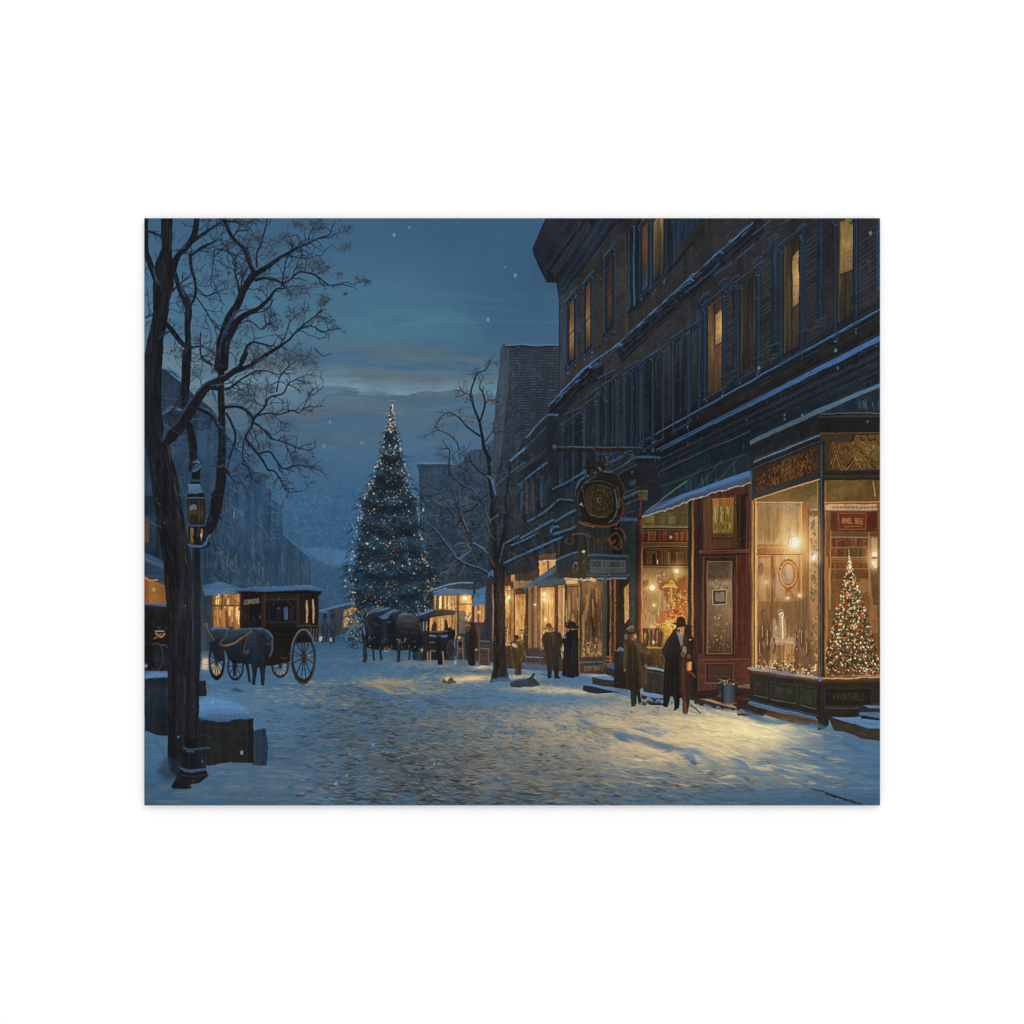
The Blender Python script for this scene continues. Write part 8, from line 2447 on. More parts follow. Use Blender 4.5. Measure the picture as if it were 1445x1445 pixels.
stroke(e9(315, 1075, 340, 1035, 385, 1020, 395, 990, 425, 990, 435, 1015, 465, 1035, 475, 1078), 1.1, (110, 76, 36), .9, sm=False)
stroke(e9(318, 1076, 400, 1062, 474, 1078), 1.2, (250, 214, 130), .9)
# door
use(ink['door'])
only_on(family(ink['door']))
for a, w, c in [(d3(150, 462, 360, 460, 360, 1160, 150, 1162, 150, 462), 1.3, (44, 32, 28)), (d3(168, 482, 345, 480, 345, 1150, 168, 1150, 168, 482), .9, (170, 120, 76)), (d3(110, 405, 470, 395), 1.2, (150, 92, 62)), (d3(205, 690, 305, 685, 305, 790, 208, 795, 205, 690), 1.2, (206, 176, 136)), (d3(200, 26, 360, 20), 1.2, (170, 120, 70)), (d4(155, 190, 355, 190, 352, 330, 155, 330, 155, 190), 1, (130, 84, 60)),
                (d3(130, 60, 130, 385), 1.2, (52, 34, 30)), (d3(372, 440, 372, 1180), 1.0, (44, 30, 28))]:
    stroke(a, w, c, .9, sm=False)
# bay: frame edges, mirror, lamps
use(ink['bay'])
only_on(family(ink['bay']) | {ink['fir']})
for a, w, c in [([(1154, 632), (1154, 955)], .9, (30, 36, 40)), ([(1161.5, 626), (1161.5, 955)], .9, (30, 32, 34)), ([(1158, 630), (1158, 950)], .8, (84, 98, 104)), ([(1063.5, 706), (1063.5, 942)], .9, (70, 48, 34)), ([(1065.6, 708), (1065.6, 942)], 1, (244, 206, 130)), ([(1058.5, 706), (1058.5, 942)], .9, (60, 42, 34)),
                ([(1064, 705), (1155, 676)], 1.1, (214, 156, 92)), (d3(515, 52, 860, 52), 1.2, (224, 170, 104)), (d3(853, 60, 853, 990), 1.0, (232, 178, 108)), (d3(900, 90, 900, 1000), .9, (96, 66, 44)), (d3(525, 430, 860, 430), 1.1, (96, 62, 42)), (d3(525, 352, 860, 352), .9, (214, 158, 96)), (d3(636, 440, 636, 780), 1, (96, 64, 42)), (d3(626, 440, 626, 780), .8, (220, 170, 108)),
                ([(1161, 676.5), (1241, 676.5)], 1, (34, 32, 32)), ([(1162, 709), (1241, 708)], 1, (206, 146, 86)), (d3(1020, 113, 1412, 114), .9, (90, 60, 42)), (d3(1060, 304, 1340, 304), 1, (176, 120, 68)), (d3(1060, 452, 1340, 452), 1, (190, 130, 74)), (d3(1062, 300, 1062, 720), 1, (176, 122, 70)), (d3(1342, 300, 1342, 720), 1, (190, 134, 78))]:
    stroke(a, w, c, .9, sm=False)
ell(mx, my, 13.8, 21, (120, 70, 40), .9, ring=.9, ids=False)
ell(mx, my, 11.4, 18.4, (226, 160, 92), .9, ring=1.6, ids=False)
ell(mx, my, 9.4, 16, (104, 70, 46), .8, ring=.8, ids=False)
for k in range(26):
    t = U(0, 6.28)
    ell(mx+12*math.cos(t), my+19*math.sin(t), U(.5, 1.3), U(.5, 1.3), random.choice([(240, 186, 116), (110, 66, 38), (206, 140, 80)]), .8, ids=False)
glow(gx0, gy0, 26, (170, 116, 54), .35)
glow(gx0, gy0, 11, (255, 220, 150), .6)
ell(gx0, gy0, 6.6, 6.8, (255, 251, 236), soft=.5, ids=False)
for px, py, r in [(600, 632, 2.4), (940, 440, 2.2), (935, 460, 2), (838, 728, 1.3), (750, 745, 1.2), (1380, 430, 3), (1378, 490, 2)]:
    p = d3(px, py)[0]
    glow(p[0], p[1], r*3, (230, 170, 96), .4)
    ell(p[0], p[1], r, r*1.1, (255, 247, 224), ids=False)
# objects on the table and behind it
poly([(1125, 846), (1143, 840), (1144, 936), (1123, 936)], (98, 78, 62), a=.7, soft=1.6, tex=[('v', .3)], ids=False)
poly([(1068, 884), (1082, 872), (1088, 890), (1086, 936), (1068, 936)], (110, 86, 56), a=.55, soft=1.6, tex=[('v', .3)], ids=False)
poly([(1068, 712), (1100, 708), (1098, 762), (1068, 762)], (128, 104, 68), a=.45, soft=2, tex=[('v', .3)], ids=False)
poly([(1098, 800), (1088, 846), (1068, 846), (1068, 800)], (150, 116, 74), a=.4, soft=2, tex=[('v', .3)], ids=False)
for px_, py_, rx_, ry_ in [(1076, 892, 3.4, 13), (1083, 902, 3, 16), (1072, 915, 3.4, 12), (1091, 912, 3, 10), (1131, 900, 3.4, 14), (1138, 915, 3, 12), (1122, 905, 2.4, 14)]:
    ell(px_, py_, rx_, ry_, (78, 60, 44), .75, soft=.5, ids=False)
    stroke([(px_-1, py_-ry_+3), (px_-1.2, py_+ry_*.5)], 1, (226, 188, 126), .8, ids=False)
    ell(px_, py_-ry_-1, 1.6, 2, (96, 74, 52), .85, ids=False)
for k in range(12):
    xx, yy = U(1068, 1152), U(714, 930)
    stroke([(xx, yy), (xx+U(-.4, .4), yy+U(10, 36))], U(.6, 1.6), random.choice([(84, 62, 44), (104, 80, 54), (230, 188, 124), (120, 92, 60)]), U(.2, .5), ids=False)
for i in range(60):
    x0, y0 = U(1070, 1130), U(880, 940)
    stroke([(x0, y0), (x0+U(-1, 1), y0+U(1, 5))], U(.6, 1.6), random.choice([(250, 222, 170), (90, 64, 44), (206, 160, 104), (64, 48, 38), (230, 190, 130)]), U(.3, .75), ids=False)
for i in range(46):
    x0, y0 = U(1068, 1128), U(716, 760)
    stroke([(x0, y0), (x0+U(-.5, .5), y0+U(6, 18))], U(.5, 1.6), random.choice([(214, 178, 124), (130, 104, 68), (190, 150, 96), (104, 90, 62)]), U(.2, .5), ids=False)
stroke(d3(690, 870, 705, 850, 720, 868, 712, 890, 700, 885), 1.2, (255, 238, 204), .95)
stroke(d3(712, 890, 716, 1040), 1.6, (255, 240, 208), .9, sm=False)
stroke(d3(640, 900, 642, 1035), 1, (120, 92, 66), .8, sm=False)
stroke(d3(745, 920, 748, 1040), 1, (120, 92, 66), .8, sm=False)
for i in range(160):
    x0 = U(1067, 1153)
    y0 = 942+(x0-1063)*.15-abs(random.gauss(0, 6))-1
    ell(x0, y0, U(.4, 1.8), U(.4, 1.3), random.choice([(250, 226, 180), (52, 42, 34), (206, 166, 110), (96, 74, 52), (255, 240, 210), (70, 62, 52)]), U(.6, 1), U(0, 3), ids=False)
for k in range(40):
    x0, y0 = U(1143, 1153), U(725, 860)
    stroke([(x0, y0), (x0+U(-2, 2), y0+U(1, 5))], U(.8, 1.8), random.choice([(84, 88, 78), (110, 104, 84), (66, 74, 70), (214, 184, 136)]), U(.4, .8), ids=False)
for i in range(90):
    yy = 786+162*random.random()**.72
    w = fw(yy)*1.02
    x0 = fx+U(-1, 1)*w+(yy-786)*.02
    if 1164 < x0 < 1239:
        r = random.choice([.5, .7, .9, 1.1])
        ell(x0, yy, r, r*U(.9, 1.4), random.choice([(255, 240, 206), (250, 226, 170), (206, 90, 58), (236, 206, 150)]), U(.8, 1), ids=False)
# ornament panels
for i in range(150):
    u, v = U(.04, .97), U(.1, .9)
    x0 = 1064.5+u*89.5
    yt, yb = 665-37*u, 695-29*u
    y0 = yt+(yb-yt)*v
    stroke([(x0, y0), (x0+U(-1, 1), y0+U(1, 4))], U(.5, 1.1), random.choice([(150, 100, 56), (40, 30, 26), (120, 80, 48), (56, 40, 32), (112, 104, 60) if .5 < u < .75 else (110, 60, 42)]), .85, ids=False)
stroke([OP[0], OP[1], OP[2], OP[3], OP[0]], 1.1, (50, 42, 38), sm=False)
for i in range(44):
    p = f1(U(1110, 1368), U(255, 590))[0]
    q = (p[0]+U(-4, 4), p[1]+U(-5, 5))
    stroke([p, ((p[0]+q[0])/2+U(-2, 2), (p[1]+q[1])/2), q], U(.8, 1.8), random.choice([(44, 36, 28), (56, 46, 32), (66, 54, 34), (150, 116, 62)]), .85, ids=False)
for pts in [((880, 580, 905, 480, 960, 350)), ((900, 345, 950, 480, 1000, 598)), ((1025, 598, 1085, 505, 1140, 440, 1210, 500, 1250, 560)), ((1045, 575, 1110, 490)), ((1120, 345, 1180, 400, 1245, 470))]:
    stroke(f1(*pts), 1.3, (52, 38, 28), .9)
    stroke([(q[0]+1.4, q[1]+.4) for q in f1(*pts)], .8, (166, 120, 66), .8)
text('fRTXA', f2(365, 342, 520, 360, 520, 400, 365, 382), (84, 80, 54), .6, .35, .5)
text('ffUNTHBLE', f2(925, 400, 1230, 400, 1230, 455, 925, 455), (80, 72, 52), .6, .35, .5)
text('OPHEL SELE', d3(1150, 170, 1295, 172, 1293, 202, 1150, 200), (176, 132, 76), .5, .3, .8)
# hanging board lettering again, crisp
use(ink['board'])
only_on(family(ink['board']))
poly(e8(500, 482, 980, 486, 978, 590, 500, 586), (92, 100, 98), a=.6, ids=False)
text('CONSBE & LOWNSOR &', e8(510, 504, 966, 507, 963, 572, 510, 569), (40, 46, 48), .6, .22, .95)
stroke(e8(468, 465, 1015, 470, 1012, 680, 470, 676, 468, 465), .9, (44, 52, 54), .8, sm=False)
use(ink['rowshops'])
only_on(family(ink['rowshops']))
text('CTFFTHI', [(824, 940), (847, 939.5), (847, 945), (824, 945.5)], (128, 112, 92), .6, .3, .85)
use(ink['coach'])
only_on(family(ink['coach']))
text('CONNERS', e1(502, 240, 660, 222, 662, 268, 495, 284), (130, 118, 102), .8, .22)
# dial
use(ink['clock'])
only_on(family(ink['clock']))
ccx, ccy = e7(632, 1020)[0]
for r in (4.6, 7.5, 10.5, 13.6, 16.6, 19.4):
    ell(ccx, ccy, r*1.04, r*1.16, (38, 34, 28), .55, ring=.7, ids=False)
for i in range(80):
    t = U(0, 6.28)
    r = random.choice([6, 9, 12, 15, 18])+U(-.6, .6)
    ell(ccx+r*math.cos(t)*1.04, ccy+r*math.sin(t)*1.16, U(.35, .8), U(.35, .8), random.choice([(104, 88, 56), (88, 72, 46), (120, 102, 64), (46, 40, 30)]), .7, ids=False)
ell(ccx, ccy, 3.6, 4, (96, 92, 74), ids=False)
ell(ccx+.7, ccy, 2.2, 2.6, (44, 46, 44), ids=False)
# carved surrounds of the windows, cornices and brick of the tall building
use(ink['main'])
only_on(family(ink['main']))
def surround(x0, x1, yt, yb, hood=8, pil=4, k=1.0, lit=False):
    w = x1-x0

    def sl_(y):
        return (y-VY)/((x0+x1)/2-VX)
    st, sb = sl_(yt-w*.4), sl_(yb)
    for xx, sgn in ((x0, -1), (x1, 1)):
        ya, yz = RY(xx, st), RY(xx, sb)
        for o, c, ww in [(.2, (25, 27, 30), 1.3), (1.4, (46, 56, 65), .9), (2.4, (34, 40, 46), 1.0), (3.4, (54, 71, 87), .8), (4.4, (28, 31, 35), .9)]:
            if o < pil+.6:
                stroke([(xx+sgn*o*k, ya-2), (xx+sgn*o*k, yz+2)], ww, jit(c, 5), .85, sm=False, ids=False)
        for q in range(6):
            ell(xx+sgn*U(.5, pil), ya+U(-7, 2), U(.6, 1.5), U(.5, 1.1), random.choice([(76, 102, 126), (28, 30, 34), (54, 66, 78), (76, 102, 124)]), .85, ids=False)
        for q in range(7):
            ell(xx+sgn*U(0, pil), yz+U(2, 13), U(.6, 1.4), U(.6, 1.6), random.choice([(64, 84, 102), (26, 28, 32), (48, 56, 64), (84, 112, 136)]), .8, ids=False)
    xa, xb = x0-pil*k-2, x1+pil*k+2
    for o, c, ww in [(0, (64, 90, 112), 1.0), (1.6, (27, 29, 32), 1.6), (3.2, (56, 64, 70), .8), (4.4, (28, 30, 33), 1.2), (5.8, (52, 60, 67), .7), (7.4, (30, 32, 36), 1.2)]:
        stroke([(xa-1+o*.25, RY(xa, st)-hood-2+o), (xb+1-o*.25, RY(xb, st)-hood-2+o)], ww, jit(c, 4), .9, sm=False, ids=False)
    for q in range(int((xb-xa)/2.2)):
        xx = xa+q*2.2
        stroke([(xx, RY(xx, st)-hood+1.6), (xx, RY(xx, st)-hood+4)], .7, random.choice([(66, 76, 84), (24, 26, 29)]), .7, sm=False, ids=False)
    for o, c, ww in [(3, (58, 80, 100), 1.0), (4.6, (26, 28, 31), 1.5), (6.2, (50, 58, 64), .8)]:
        stroke([(xa, RY(xa, sb)+o), (xb, RY(xb, sb)+o)], ww, c, .85, sm=False, ids=False)
    for xx in (xa+2, xb-2):
        stroke([(xx-1.5, RY(xx, st)-hood+3), (xx+1, RY(xx, st)-hood+7), (xx-.6, RY(xx, st)-hood+13)], [2, 1.6, .8], (40, 46, 52), .85, ids=False)
        stroke([(xx-1.8, RY(xx, st)-hood+3), (xx+.6, RY(xx, st)-hood+7)], .7, (78, 102, 124), .8, ids=False)


for i in range(2600):
    x0 = U(790, 1240)
    s_ = random.choice([U(-.9, -.6), U(-1.6, -.95), U(-2.2, -1.2)])
    y0 = RY(x0, s_)
    if 312 < y0 < 680:
        ray(x0, x0+U(1.5, 6), s_, U(.5, .9), random.choice([(74, 66, 60), (64, 58, 55), (84, 74, 66), (36, 35, 36), (58, 62, 66), (40, 38, 37)]), a=U(.25, .65), ids=False)
for a_ in [(803, 810, 428, 512), (826, 833, 404, 495), (856, 864, 366, 466), (905, 914, 322, 410), (921, 936, 312, 394)]:
    surround(*a_, hood=6, pil=3)
for a_ in [(797, 806, 606, 690), (811, 820, 596, 680), (828, 838, 578, 662), (847, 855, 556, 648), (858, 866, 548, 640), (884, 890, 536, 634), (893, 900, 528, 630), (910, 919, 516, 628), (923, 932, 508, 620), (952, 968, 484, 600), (975, 983, 470, 580)]:
    surround(*a_, hood=7, pil=3)
for a_ in [(998, 1018, 440, 552), (1044, 1066, 408, 526), (1105, 1127, 356, 500), (1181, 1203, 318, 464)]:
    surround(*a_, hood=12, pil=5, k=1.25)
# broken highlights along the snowy string course
for i in range(150):
    x0 = U(775, 1062)
    y0 = RY(x0, -.911)
    ray(x0, x0+U(2, 9), -.911+U(-.004, .012), U(.5, 1.3), random.choice([(96, 132, 160), (60, 84, 106), (36, 42, 50)]), a=U(.4, .85), ids=False)
    stroke([(x0, y0+U(6, 20)), (x0+U(3, 9), y0+U(6, 20)-5)], U(.6, 1.2), random.choice([(58, 66, 72), (28, 30, 33), (48, 54, 60)]), U(.3, .7), ids=False)
for i in range(130):
    x0 = U(900, 1238)
    s_ = -U(.42, .5)
    stroke([(x0, RY(x0, s_)), (x0+U(-.4, .4), RY(x0, s_)+U(3, 9))], U(.6, 1.3), random.choice([(52, 62, 68), (26, 28, 31), (62, 76, 86)]), U(.3, .7), ids=False)
# cornice lines of the tall building
use(ink['main'])
only_on(family(ink['main']))
for s_, c, w in [(-.5575, (84, 118, 148), .8), (-.549, (28, 30, 32), 1.2), (-.5105, (88, 124, 158), .9), (-.496, (24, 26, 28), 1.2), (-.478, (52, 60, 68), .7), (-.47, (26, 28, 31), .9), (-.462, (54, 62, 70), .7)]:
    ray(925, 1241, s_, w, c, a=.8, ids=False)
for x0, x1 in [(1023, 1034), (1072, 1088), (1136, 1153), (1209, 1238)]:
    for k in range(60):
        s_ = -1.0+k*.0095
        yb = RY((x0+x1)/2, s_)
        if 325 < yb < 545:
            ray(x0+U(0, 2), x1-U(0, 4), s_, .8, random.choice([(80, 72, 70), (66, 62, 62), (70, 82, 92), (34, 34, 36)]), a=U(.35, .8), ids=False)
for i in range(260):
    x0 = U(800, 990)
    s_ = random.choice([U(-.9, -.62), U(-1.5, -.98)])
    y0 = RY(x0, s_)
    if 320 < y0 < 690:
        ray(x0, x0+U(2, 8), s_, .7, random.choice([(72, 68, 66), (62, 72, 80), (34, 34, 36), (84, 76, 70)]), a=U(.3, .7), ids=False)

for k, segs in [('lady', [(e5, (785, 440, 790, 520, 772, 650, 772, 790), (130, 104, 70)), (e5, (700, 330, 745, 370), (150, 120, 80)), (e5, (620, 360, 610, 560, 625, 820), (34, 30, 28)), (e5, (665, 380, 680, 600, 672, 830), (30, 28, 26)), (e5, (560, 380, 556, 520), (104, 88, 62)), (e5, (720, 560, 735, 800), (100, 82, 56))]),
                ('man', [(e5, (1000, 330, 965, 430, 985, 540), (48, 48, 50)), (e5, (1100, 330, 1110, 480, 1120, 700), (22, 22, 24)), (e5, (1030, 600, 1020, 850, 1010, 1000), (46, 44, 44)), (e5, (1150, 300, 1158, 420), (90, 84, 84))]),
                ('mate', [(e5, (1278, 320, 1284, 470, 1300, 640), (110, 76, 52)), (e5, (1230, 600, 1245, 760), (30, 27, 26)), (e5, (1165, 620, 1170, 880), (110, 72, 50)), (e5, (1200, 300, 1205, 420), (76, 60, 50))]),
                ('couple', [(e4, (790, 350, 815, 460, 812, 600), (120, 88, 58)), (e4, (650, 330, 645, 480, 665, 640), (22, 23, 26)), (e4, (560, 330, 530, 400), (84, 68, 52)), (e4, (700, 700, 690, 980), (52, 44, 40))]),
                ('cloak', [(e4, (1045, 320, 1050, 600, 1046, 940), (92, 66, 48)), (e4, (880, 340, 850, 420), (66, 60, 58)), (e4, (930, 320, 915, 600, 905, 960), (20, 21, 24))]),
                ('child', [(e4, (262, 520, 272, 640, 268, 740), (150, 118, 66)), (e4, (100, 600, 110, 740), (40, 36, 30))]),
                ('back', [(e3, (828, 920, 840, 1080, 810, 1170), (130, 92, 66)), (e3, (720, 850, 700, 1100, 715, 1320), (30, 28, 29))]),
                ('horse', [(e1, (120, 560, 200, 545, 330, 540), (96, 124, 150)), (e1, (700, 548, 780, 600, 815, 680), (92, 122, 150)), (e1, (640, 640, 650, 760, 630, 900), (26, 28, 33)), (e1, (420, 760, 400, 860), (26, 28, 33)), (e1, (520, 780, 530, 900), (52, 66, 84))])]:
    only_on(family(ink[k]))
    use(ink[k])
    for v, p, c in segs:
        stroke(v(*p), [.5, 1.2, .5], c, .8, ids=False)
only_on(None)

# larger marks in the snow: hollows, prints and ruts, each built from many small touches
use(ink['snow'])
only_on({ink['snow']})


def patch(v, p, w, c, a=.55, n=9):
    q = np.array(v(*p))
    for k in range(n):
        o = U(-.5, .5)*w
        t0 = U(0, .35)
        t1 = U(.65, 1)
        pts = [along(q, t0+(t1-t0)*f)[:2] for f in (0, .33, .66, 1)]
        pts = [(X+U(-1.5, 1.5), Y+o*math.sin(math.pi*(.15+.7*f))+U(-.4, .4)) for (X, Y), f in zip(pts, (0, .33, .66, 1))]
        stroke(pts, [.4, U(.8, w*.45), U(.8, w*.4), .4], jit(c, 9), U(.5, 1)*a, soft=.25, ids=False)


BL, BD = (86, 116, 148), (78, 92, 106)
for v, p, w, c in [(c4, (540, 575, 620, 610, 720, 640), 7, BL), (c4, (590, 650, 700, 690, 800, 720), 4, (120, 110, 98)), (c4, (770, 680, 860, 715, 960, 745, 1080, 770), 12, BL), (c4, (800, 700, 880, 735, 980, 770), 8, (74, 98, 124)), (c4, (1090, 780, 1160, 795, 1250, 812), 7, BL), (c4, (1285, 840, 1360, 870, 1445, 915), 8, BL), (c4, (1380, 895, 1440, 925), 5, BD),
                   (c4, (1030, 968, 1110, 978, 1210, 1000), 5, BL), (c4, (960, 655, 1030, 672, 1090, 690), 4, BL), (c4, (1110, 690, 1200, 712), 4, (120, 134, 146)), (c4, (210, 975, 260, 985, 310, 998), 7, (70, 86, 106)), (c4, (0, 850, 80, 875, 150, 890), 6, (92, 108, 126)), (c4, (710, 985, 770, 1000, 830, 1012), 5, BL), (c4, (120, 1130, 180, 1135, 250, 1135), 4, (56, 62, 70)), (c4, (560, 1045, 620, 1055), 5, (72, 92, 114)),
                   (c4, (520, 1130, 580, 1128, 640, 1130), 4, (66, 82, 100)), (c4, (950, 1080, 1050, 1090), 4, BL), (d4, (310, 880, 390, 905, 450, 940, 480, 985), 9, BL), (d4, (470, 925, 580, 910, 720, 905), 4, BL), (d4, (640, 965, 700, 955, 770, 980), 8, BL), (d4, (0, 845, 50, 870, 95, 900), 8, BL), (d4, (40, 905, 100, 920), 4, BD), (d4, (150, 985, 200, 990, 245, 1010), 6, (110, 108, 102)), (d4, (190, 945, 245, 960), 4, (130, 122, 112)), (d4, (425, 1020, 485, 1042), 5, (96, 92, 86)),
                   (d4, (720, 805, 820, 812, 910, 815), 3.4, BL), (d4, (890, 830, 980, 855, 1080, 850), 5, BL), (d4, (980, 870, 1040, 880), 4, (80, 100, 122)), (d4, (1000, 920, 1100, 900, 1190, 900), 3, (140, 132, 118)), (d4, (500, 1100, 600, 1110), 4, BL), (d4, (900, 960, 1050, 970, 1200, 950), 4, (78, 112, 146)), (d4, (0, 1140, 120, 1130, 230, 1130), 4, (70, 96, 122)), (d4, (240, 1030, 330, 1010, 400, 1010), 3, (206, 190, 156)),
                   (b4, (760, 440, 870, 470, 980, 480), 6, (64, 84, 106)), (b4, (1000, 500, 1150, 510, 1300, 540), 6, (84, 96, 106)), (b4, (900, 720, 990, 735), 8, (70, 88, 106)), (b4, (700, 590, 750, 595), 4, (64, 78, 92)), (b4, (760, 740, 880, 760), 4, (72, 92, 112)), (b4, (0, 510, 30, 500, 60, 505), 7, (62, 74, 88)), (b4, (0, 710, 120, 720, 240, 715), 6, (62, 82, 104)),
                   (b4, (230, 700, 300, 790, 400, 880, 520, 940, 640, 1000, 700, 1100, 760, 1200), 14, (78, 88, 96)), (b4, (100, 560, 250, 590, 330, 660), 10, (80, 96, 112)), (b4, (580, 930, 640, 960, 690, 1000), 10, (66, 72, 78)), (b4, (560, 1075, 640, 1090), 9, (70, 74, 78)), (b4, (770, 1180, 810, 1175), 6, (52, 60, 70)), (b4, (760, 955, 800, 955), 4, (50, 56, 64)), (b4, (340, 880, 400, 885), 5, (64, 70, 76)),
                   (b4, (330, 330, 450, 350, 560, 400, 700, 410), 6, (156, 138, 112)), (b4, (440, 310, 560, 330, 660, 350), 5, (150, 134, 110)), (b4, (400, 360, 470, 380, 520, 400), 4, (84, 120, 156)), (b4, (580, 360, 640, 370, 700, 380), 4, (78, 108, 140)), (b4, (800, 300, 860, 305, 930, 320), 5, (72, 108, 146)), (b4, (1050, 300, 1150, 290, 1260, 275), 6, (224, 196, 150)), (b4, (1150, 220, 1260, 212), 4, (214, 190, 152)),
                   (a4, (700, 400, 750, 395, 810, 412), 5, (48, 62, 78)), (a4, (1250, 420, 1340, 425), 3, (150, 132, 104)), (a4, (880, 410, 960, 395), 4, (120, 128, 130)), (a4, (1150, 520, 1290, 530, 1390, 525), 6, (66, 84, 102)), (a4, (960, 545, 1070, 555), 5, (74, 94, 114)), (a4, (1270, 590, 1440, 600), 6, (72, 92, 112)), (a4, (1180, 795, 1280, 800, 1400, 800), 4, (58, 82, 108)), (a4, (1350, 745, 1440, 745), 6, (62, 82, 104))]:
    patch(v, p, w, c)
for k in range(7):      # a crack along the kerb at the right corner
    stroke(d4(920+U(-5, 5), 1100+U(-3, 3), 1000, 1115+U(-4, 4), 1080, 1150+U(-5, 5), 1180, 1180+U(-5, 5), 1300, 1210), [.4, U(.6, 1.4), U(1, 2.6), U(1, 2), .6], jit((50, 52, 52), 8), .6, ids=False)
only_on(None)
# ---------------------------------------------------------------- glow of the lamps and windows, glazed over the dry paint
for x0, y0, rx, ry, c, al in [(735, 872, 34, 46, (120, 78, 30), .34), (772, 868, 22, 44, (130, 86, 36), .34), (822, 840, 34, 30, (90, 58, 24), .3), (938, 880, 36, 60, (110, 70, 26), .32), (1110, 800, 60, 110, (80, 50, 18), .32), (1200, 850, 50, 90, (70, 44, 16), .3),
                              (640, 850, 22, 26, (110, 72, 28), .3), (322, 864, 26, 26, (110, 68, 24), .3), (1016, 850, 30, 70, (60, 34, 12), .25), (880, 880, 40, 60, (50, 30, 12), .3), (770, 930, 70, 22, (70, 46, 20), .3), (1050, 1030, 110, 30, (50, 36, 14), .25), (218, 838, 18, 22, (110, 64, 20), .3)]:
    glow(x0, y0, rx, c, al, ry)
for x0, y0, rx, ry, al in [(835, 880, 14, 26, .35), (925, 770, 30, 24, .2), (860, 880, 12, 60, .2), (1020, 760, 34, 40, .15)]:
    sl = _sl(x0-rx*2.2, y0-ry*2.2, x0+rx*2.2, y0+ry*2.2)
    x, y = _grid(sl)
    buf[sl] *= (1-al*np.exp(-((x-x0)/rx)**2-((y-y0)/ry)**2))[..., None]
# last glaze: a thin wash over each subject, the way the painter tuned the whole
lights_ = {k+1 for k, p_ in enumerate(PARTS) if p_[0] in ('fairy_lights', 'lit_window', 'harness')}
for keys, f in [(('sky',), (.94, .966, .955)), (('ltree',), (.84, .85, .88)), (('mtree',), (.86, .87, .88)), (('coach', 'cab'), (.84, .84, .86)), (('horse',), (.86, .86, .84)), (('lady', 'man', 'mate', 'couple', 'cloak', 'child', 'back'), (.86, .85, .85)),
                (('xtree',), (.86, .88, .92)), (('bay',), (.95, .92, .9)), (('rowshops', 'books'), (.95, .92, .89)), (('door',), (.86, .88, .93)), (('stall',), (.8, .8, .82)), (('clock', 'board'), (.84, .84, .84)), (('chest',), (.9, .92, .95)), (('snow',), (1, .99, .955)), (('lamp',), (.88, .88, .88)), (('main',), (.88, .93, 1.0))]:
    fam = set().union(*[family(ink[k]) for k in keys])-lights_
    mk = boxblur(np.isin(idb, list(fam)).astype(np.float32), .5)[..., None]
    buf *= 1-mk*(1-np.array(f, np.float32))
hot = np.clip(buf-.62, 0, 1)*np.array([1, .9, .7], np.float32)
buf = 1-(1-np.clip(buf, 0, 1))*(1-np.clip(boxblur(hot, 3)*.5+boxblur(hot, 11)*.55, 0, 1))
del hot
# the fine tooth of the brush: crisp the edges of every dab
buf = buf+(buf-boxblur(buf, 1.0))*.55
buf = np.clip(buf, .085, 1)

# ---------------------------------------------------------------- falling snow and softening of the ink
for i in range(560):
    x0, y0 = U(206, 1240), U(310, 1134)
    r = random.choice([.4, .5, .5, .6, .8])
    ell(x0, y0, r, r*U(1, 1.5), random.choice([(130, 160, 186), (110, 140, 168), (160, 180, 196)]), U(.2, .6), ids=False)
for x0, y0, r in [(556.5, 332.5, 2), (578, 322, 1.4), (689, 452, 2.2), (712.5, 378, 1), (727, 389.5, 2.2), (1227, 330, 2.2), (1178, 495, 2), (511, 625, 2.4), (466, 596, 1.4), (475, 1105, 2.2), (490, 1093, 1.6), (527, 1050, 1.6), (613, 1077, 1.6), (788, 1003, 1.6), (253, 1039, 1.4), (1131, 586, 1.4), (1106, 586, 1.2), (1106, 592, 1.2), (1053, 593, .8), (1223, 595, 1.2), (1070, 520, 2), (1181, 520, 1.4), (458, 630, 2.6)]:
    ell(x0, y0, r, r*1.3, (140, 172, 198), .6 if r < 2.4 else .3, .2, .5, ids=False)
skym = (idb == ink['sky'])
buf *= (1+(NF*.022+NV*.012)*np.where(skym, .25, 1))[..., None]
buf += ((NI*.006)[..., None]*np.array([1, .9, .7], np.float32))
np.clip(buf, 0.095, 1, out=buf)

# ================================================================ Blender scene
import bpy
from mathutils import Vector

MM = 0.0005                      # one picture unit is half a millimetre: the sheet is 518 x 413 mm
CX, CY = 722.5, 722.5            # optical centre
FRONT = -0.0046                  # the wall is y = 0, the viewer looks along +y


def wx(px):
    return (px-CX)*MM


def wz(py):
    return (CY-py)*MM


for o in list(bpy.data.objects):
    bpy.data.objects.remove(o)
scene = bpy.context.scene
col_ = scene.collection

# ---- ink: the painted picture as a colour map of the sheet
LIGHT = 1.19                     # light falling on the wall, so that the inks come out as painted
SHEEN = 0.0
lin = np.where(buf <= .04045, buf/12.92, ((buf+.055)/1.055)**2.4)
lin = np.clip((lin-SHEEN)/LIGHT, 0, 1)
enc = np.where(lin <= .0031308, lin*12.92, 1.055*lin**(1/2.4)-.055)
img = bpy.data.images.new('street_painting', W, H, alpha=False)
px = np.ones((H, W, 4), np.float32)
px[..., :3] = enc[::-1]
img.pixels.foreach_set(px.ravel())
img.update()
img.pack()


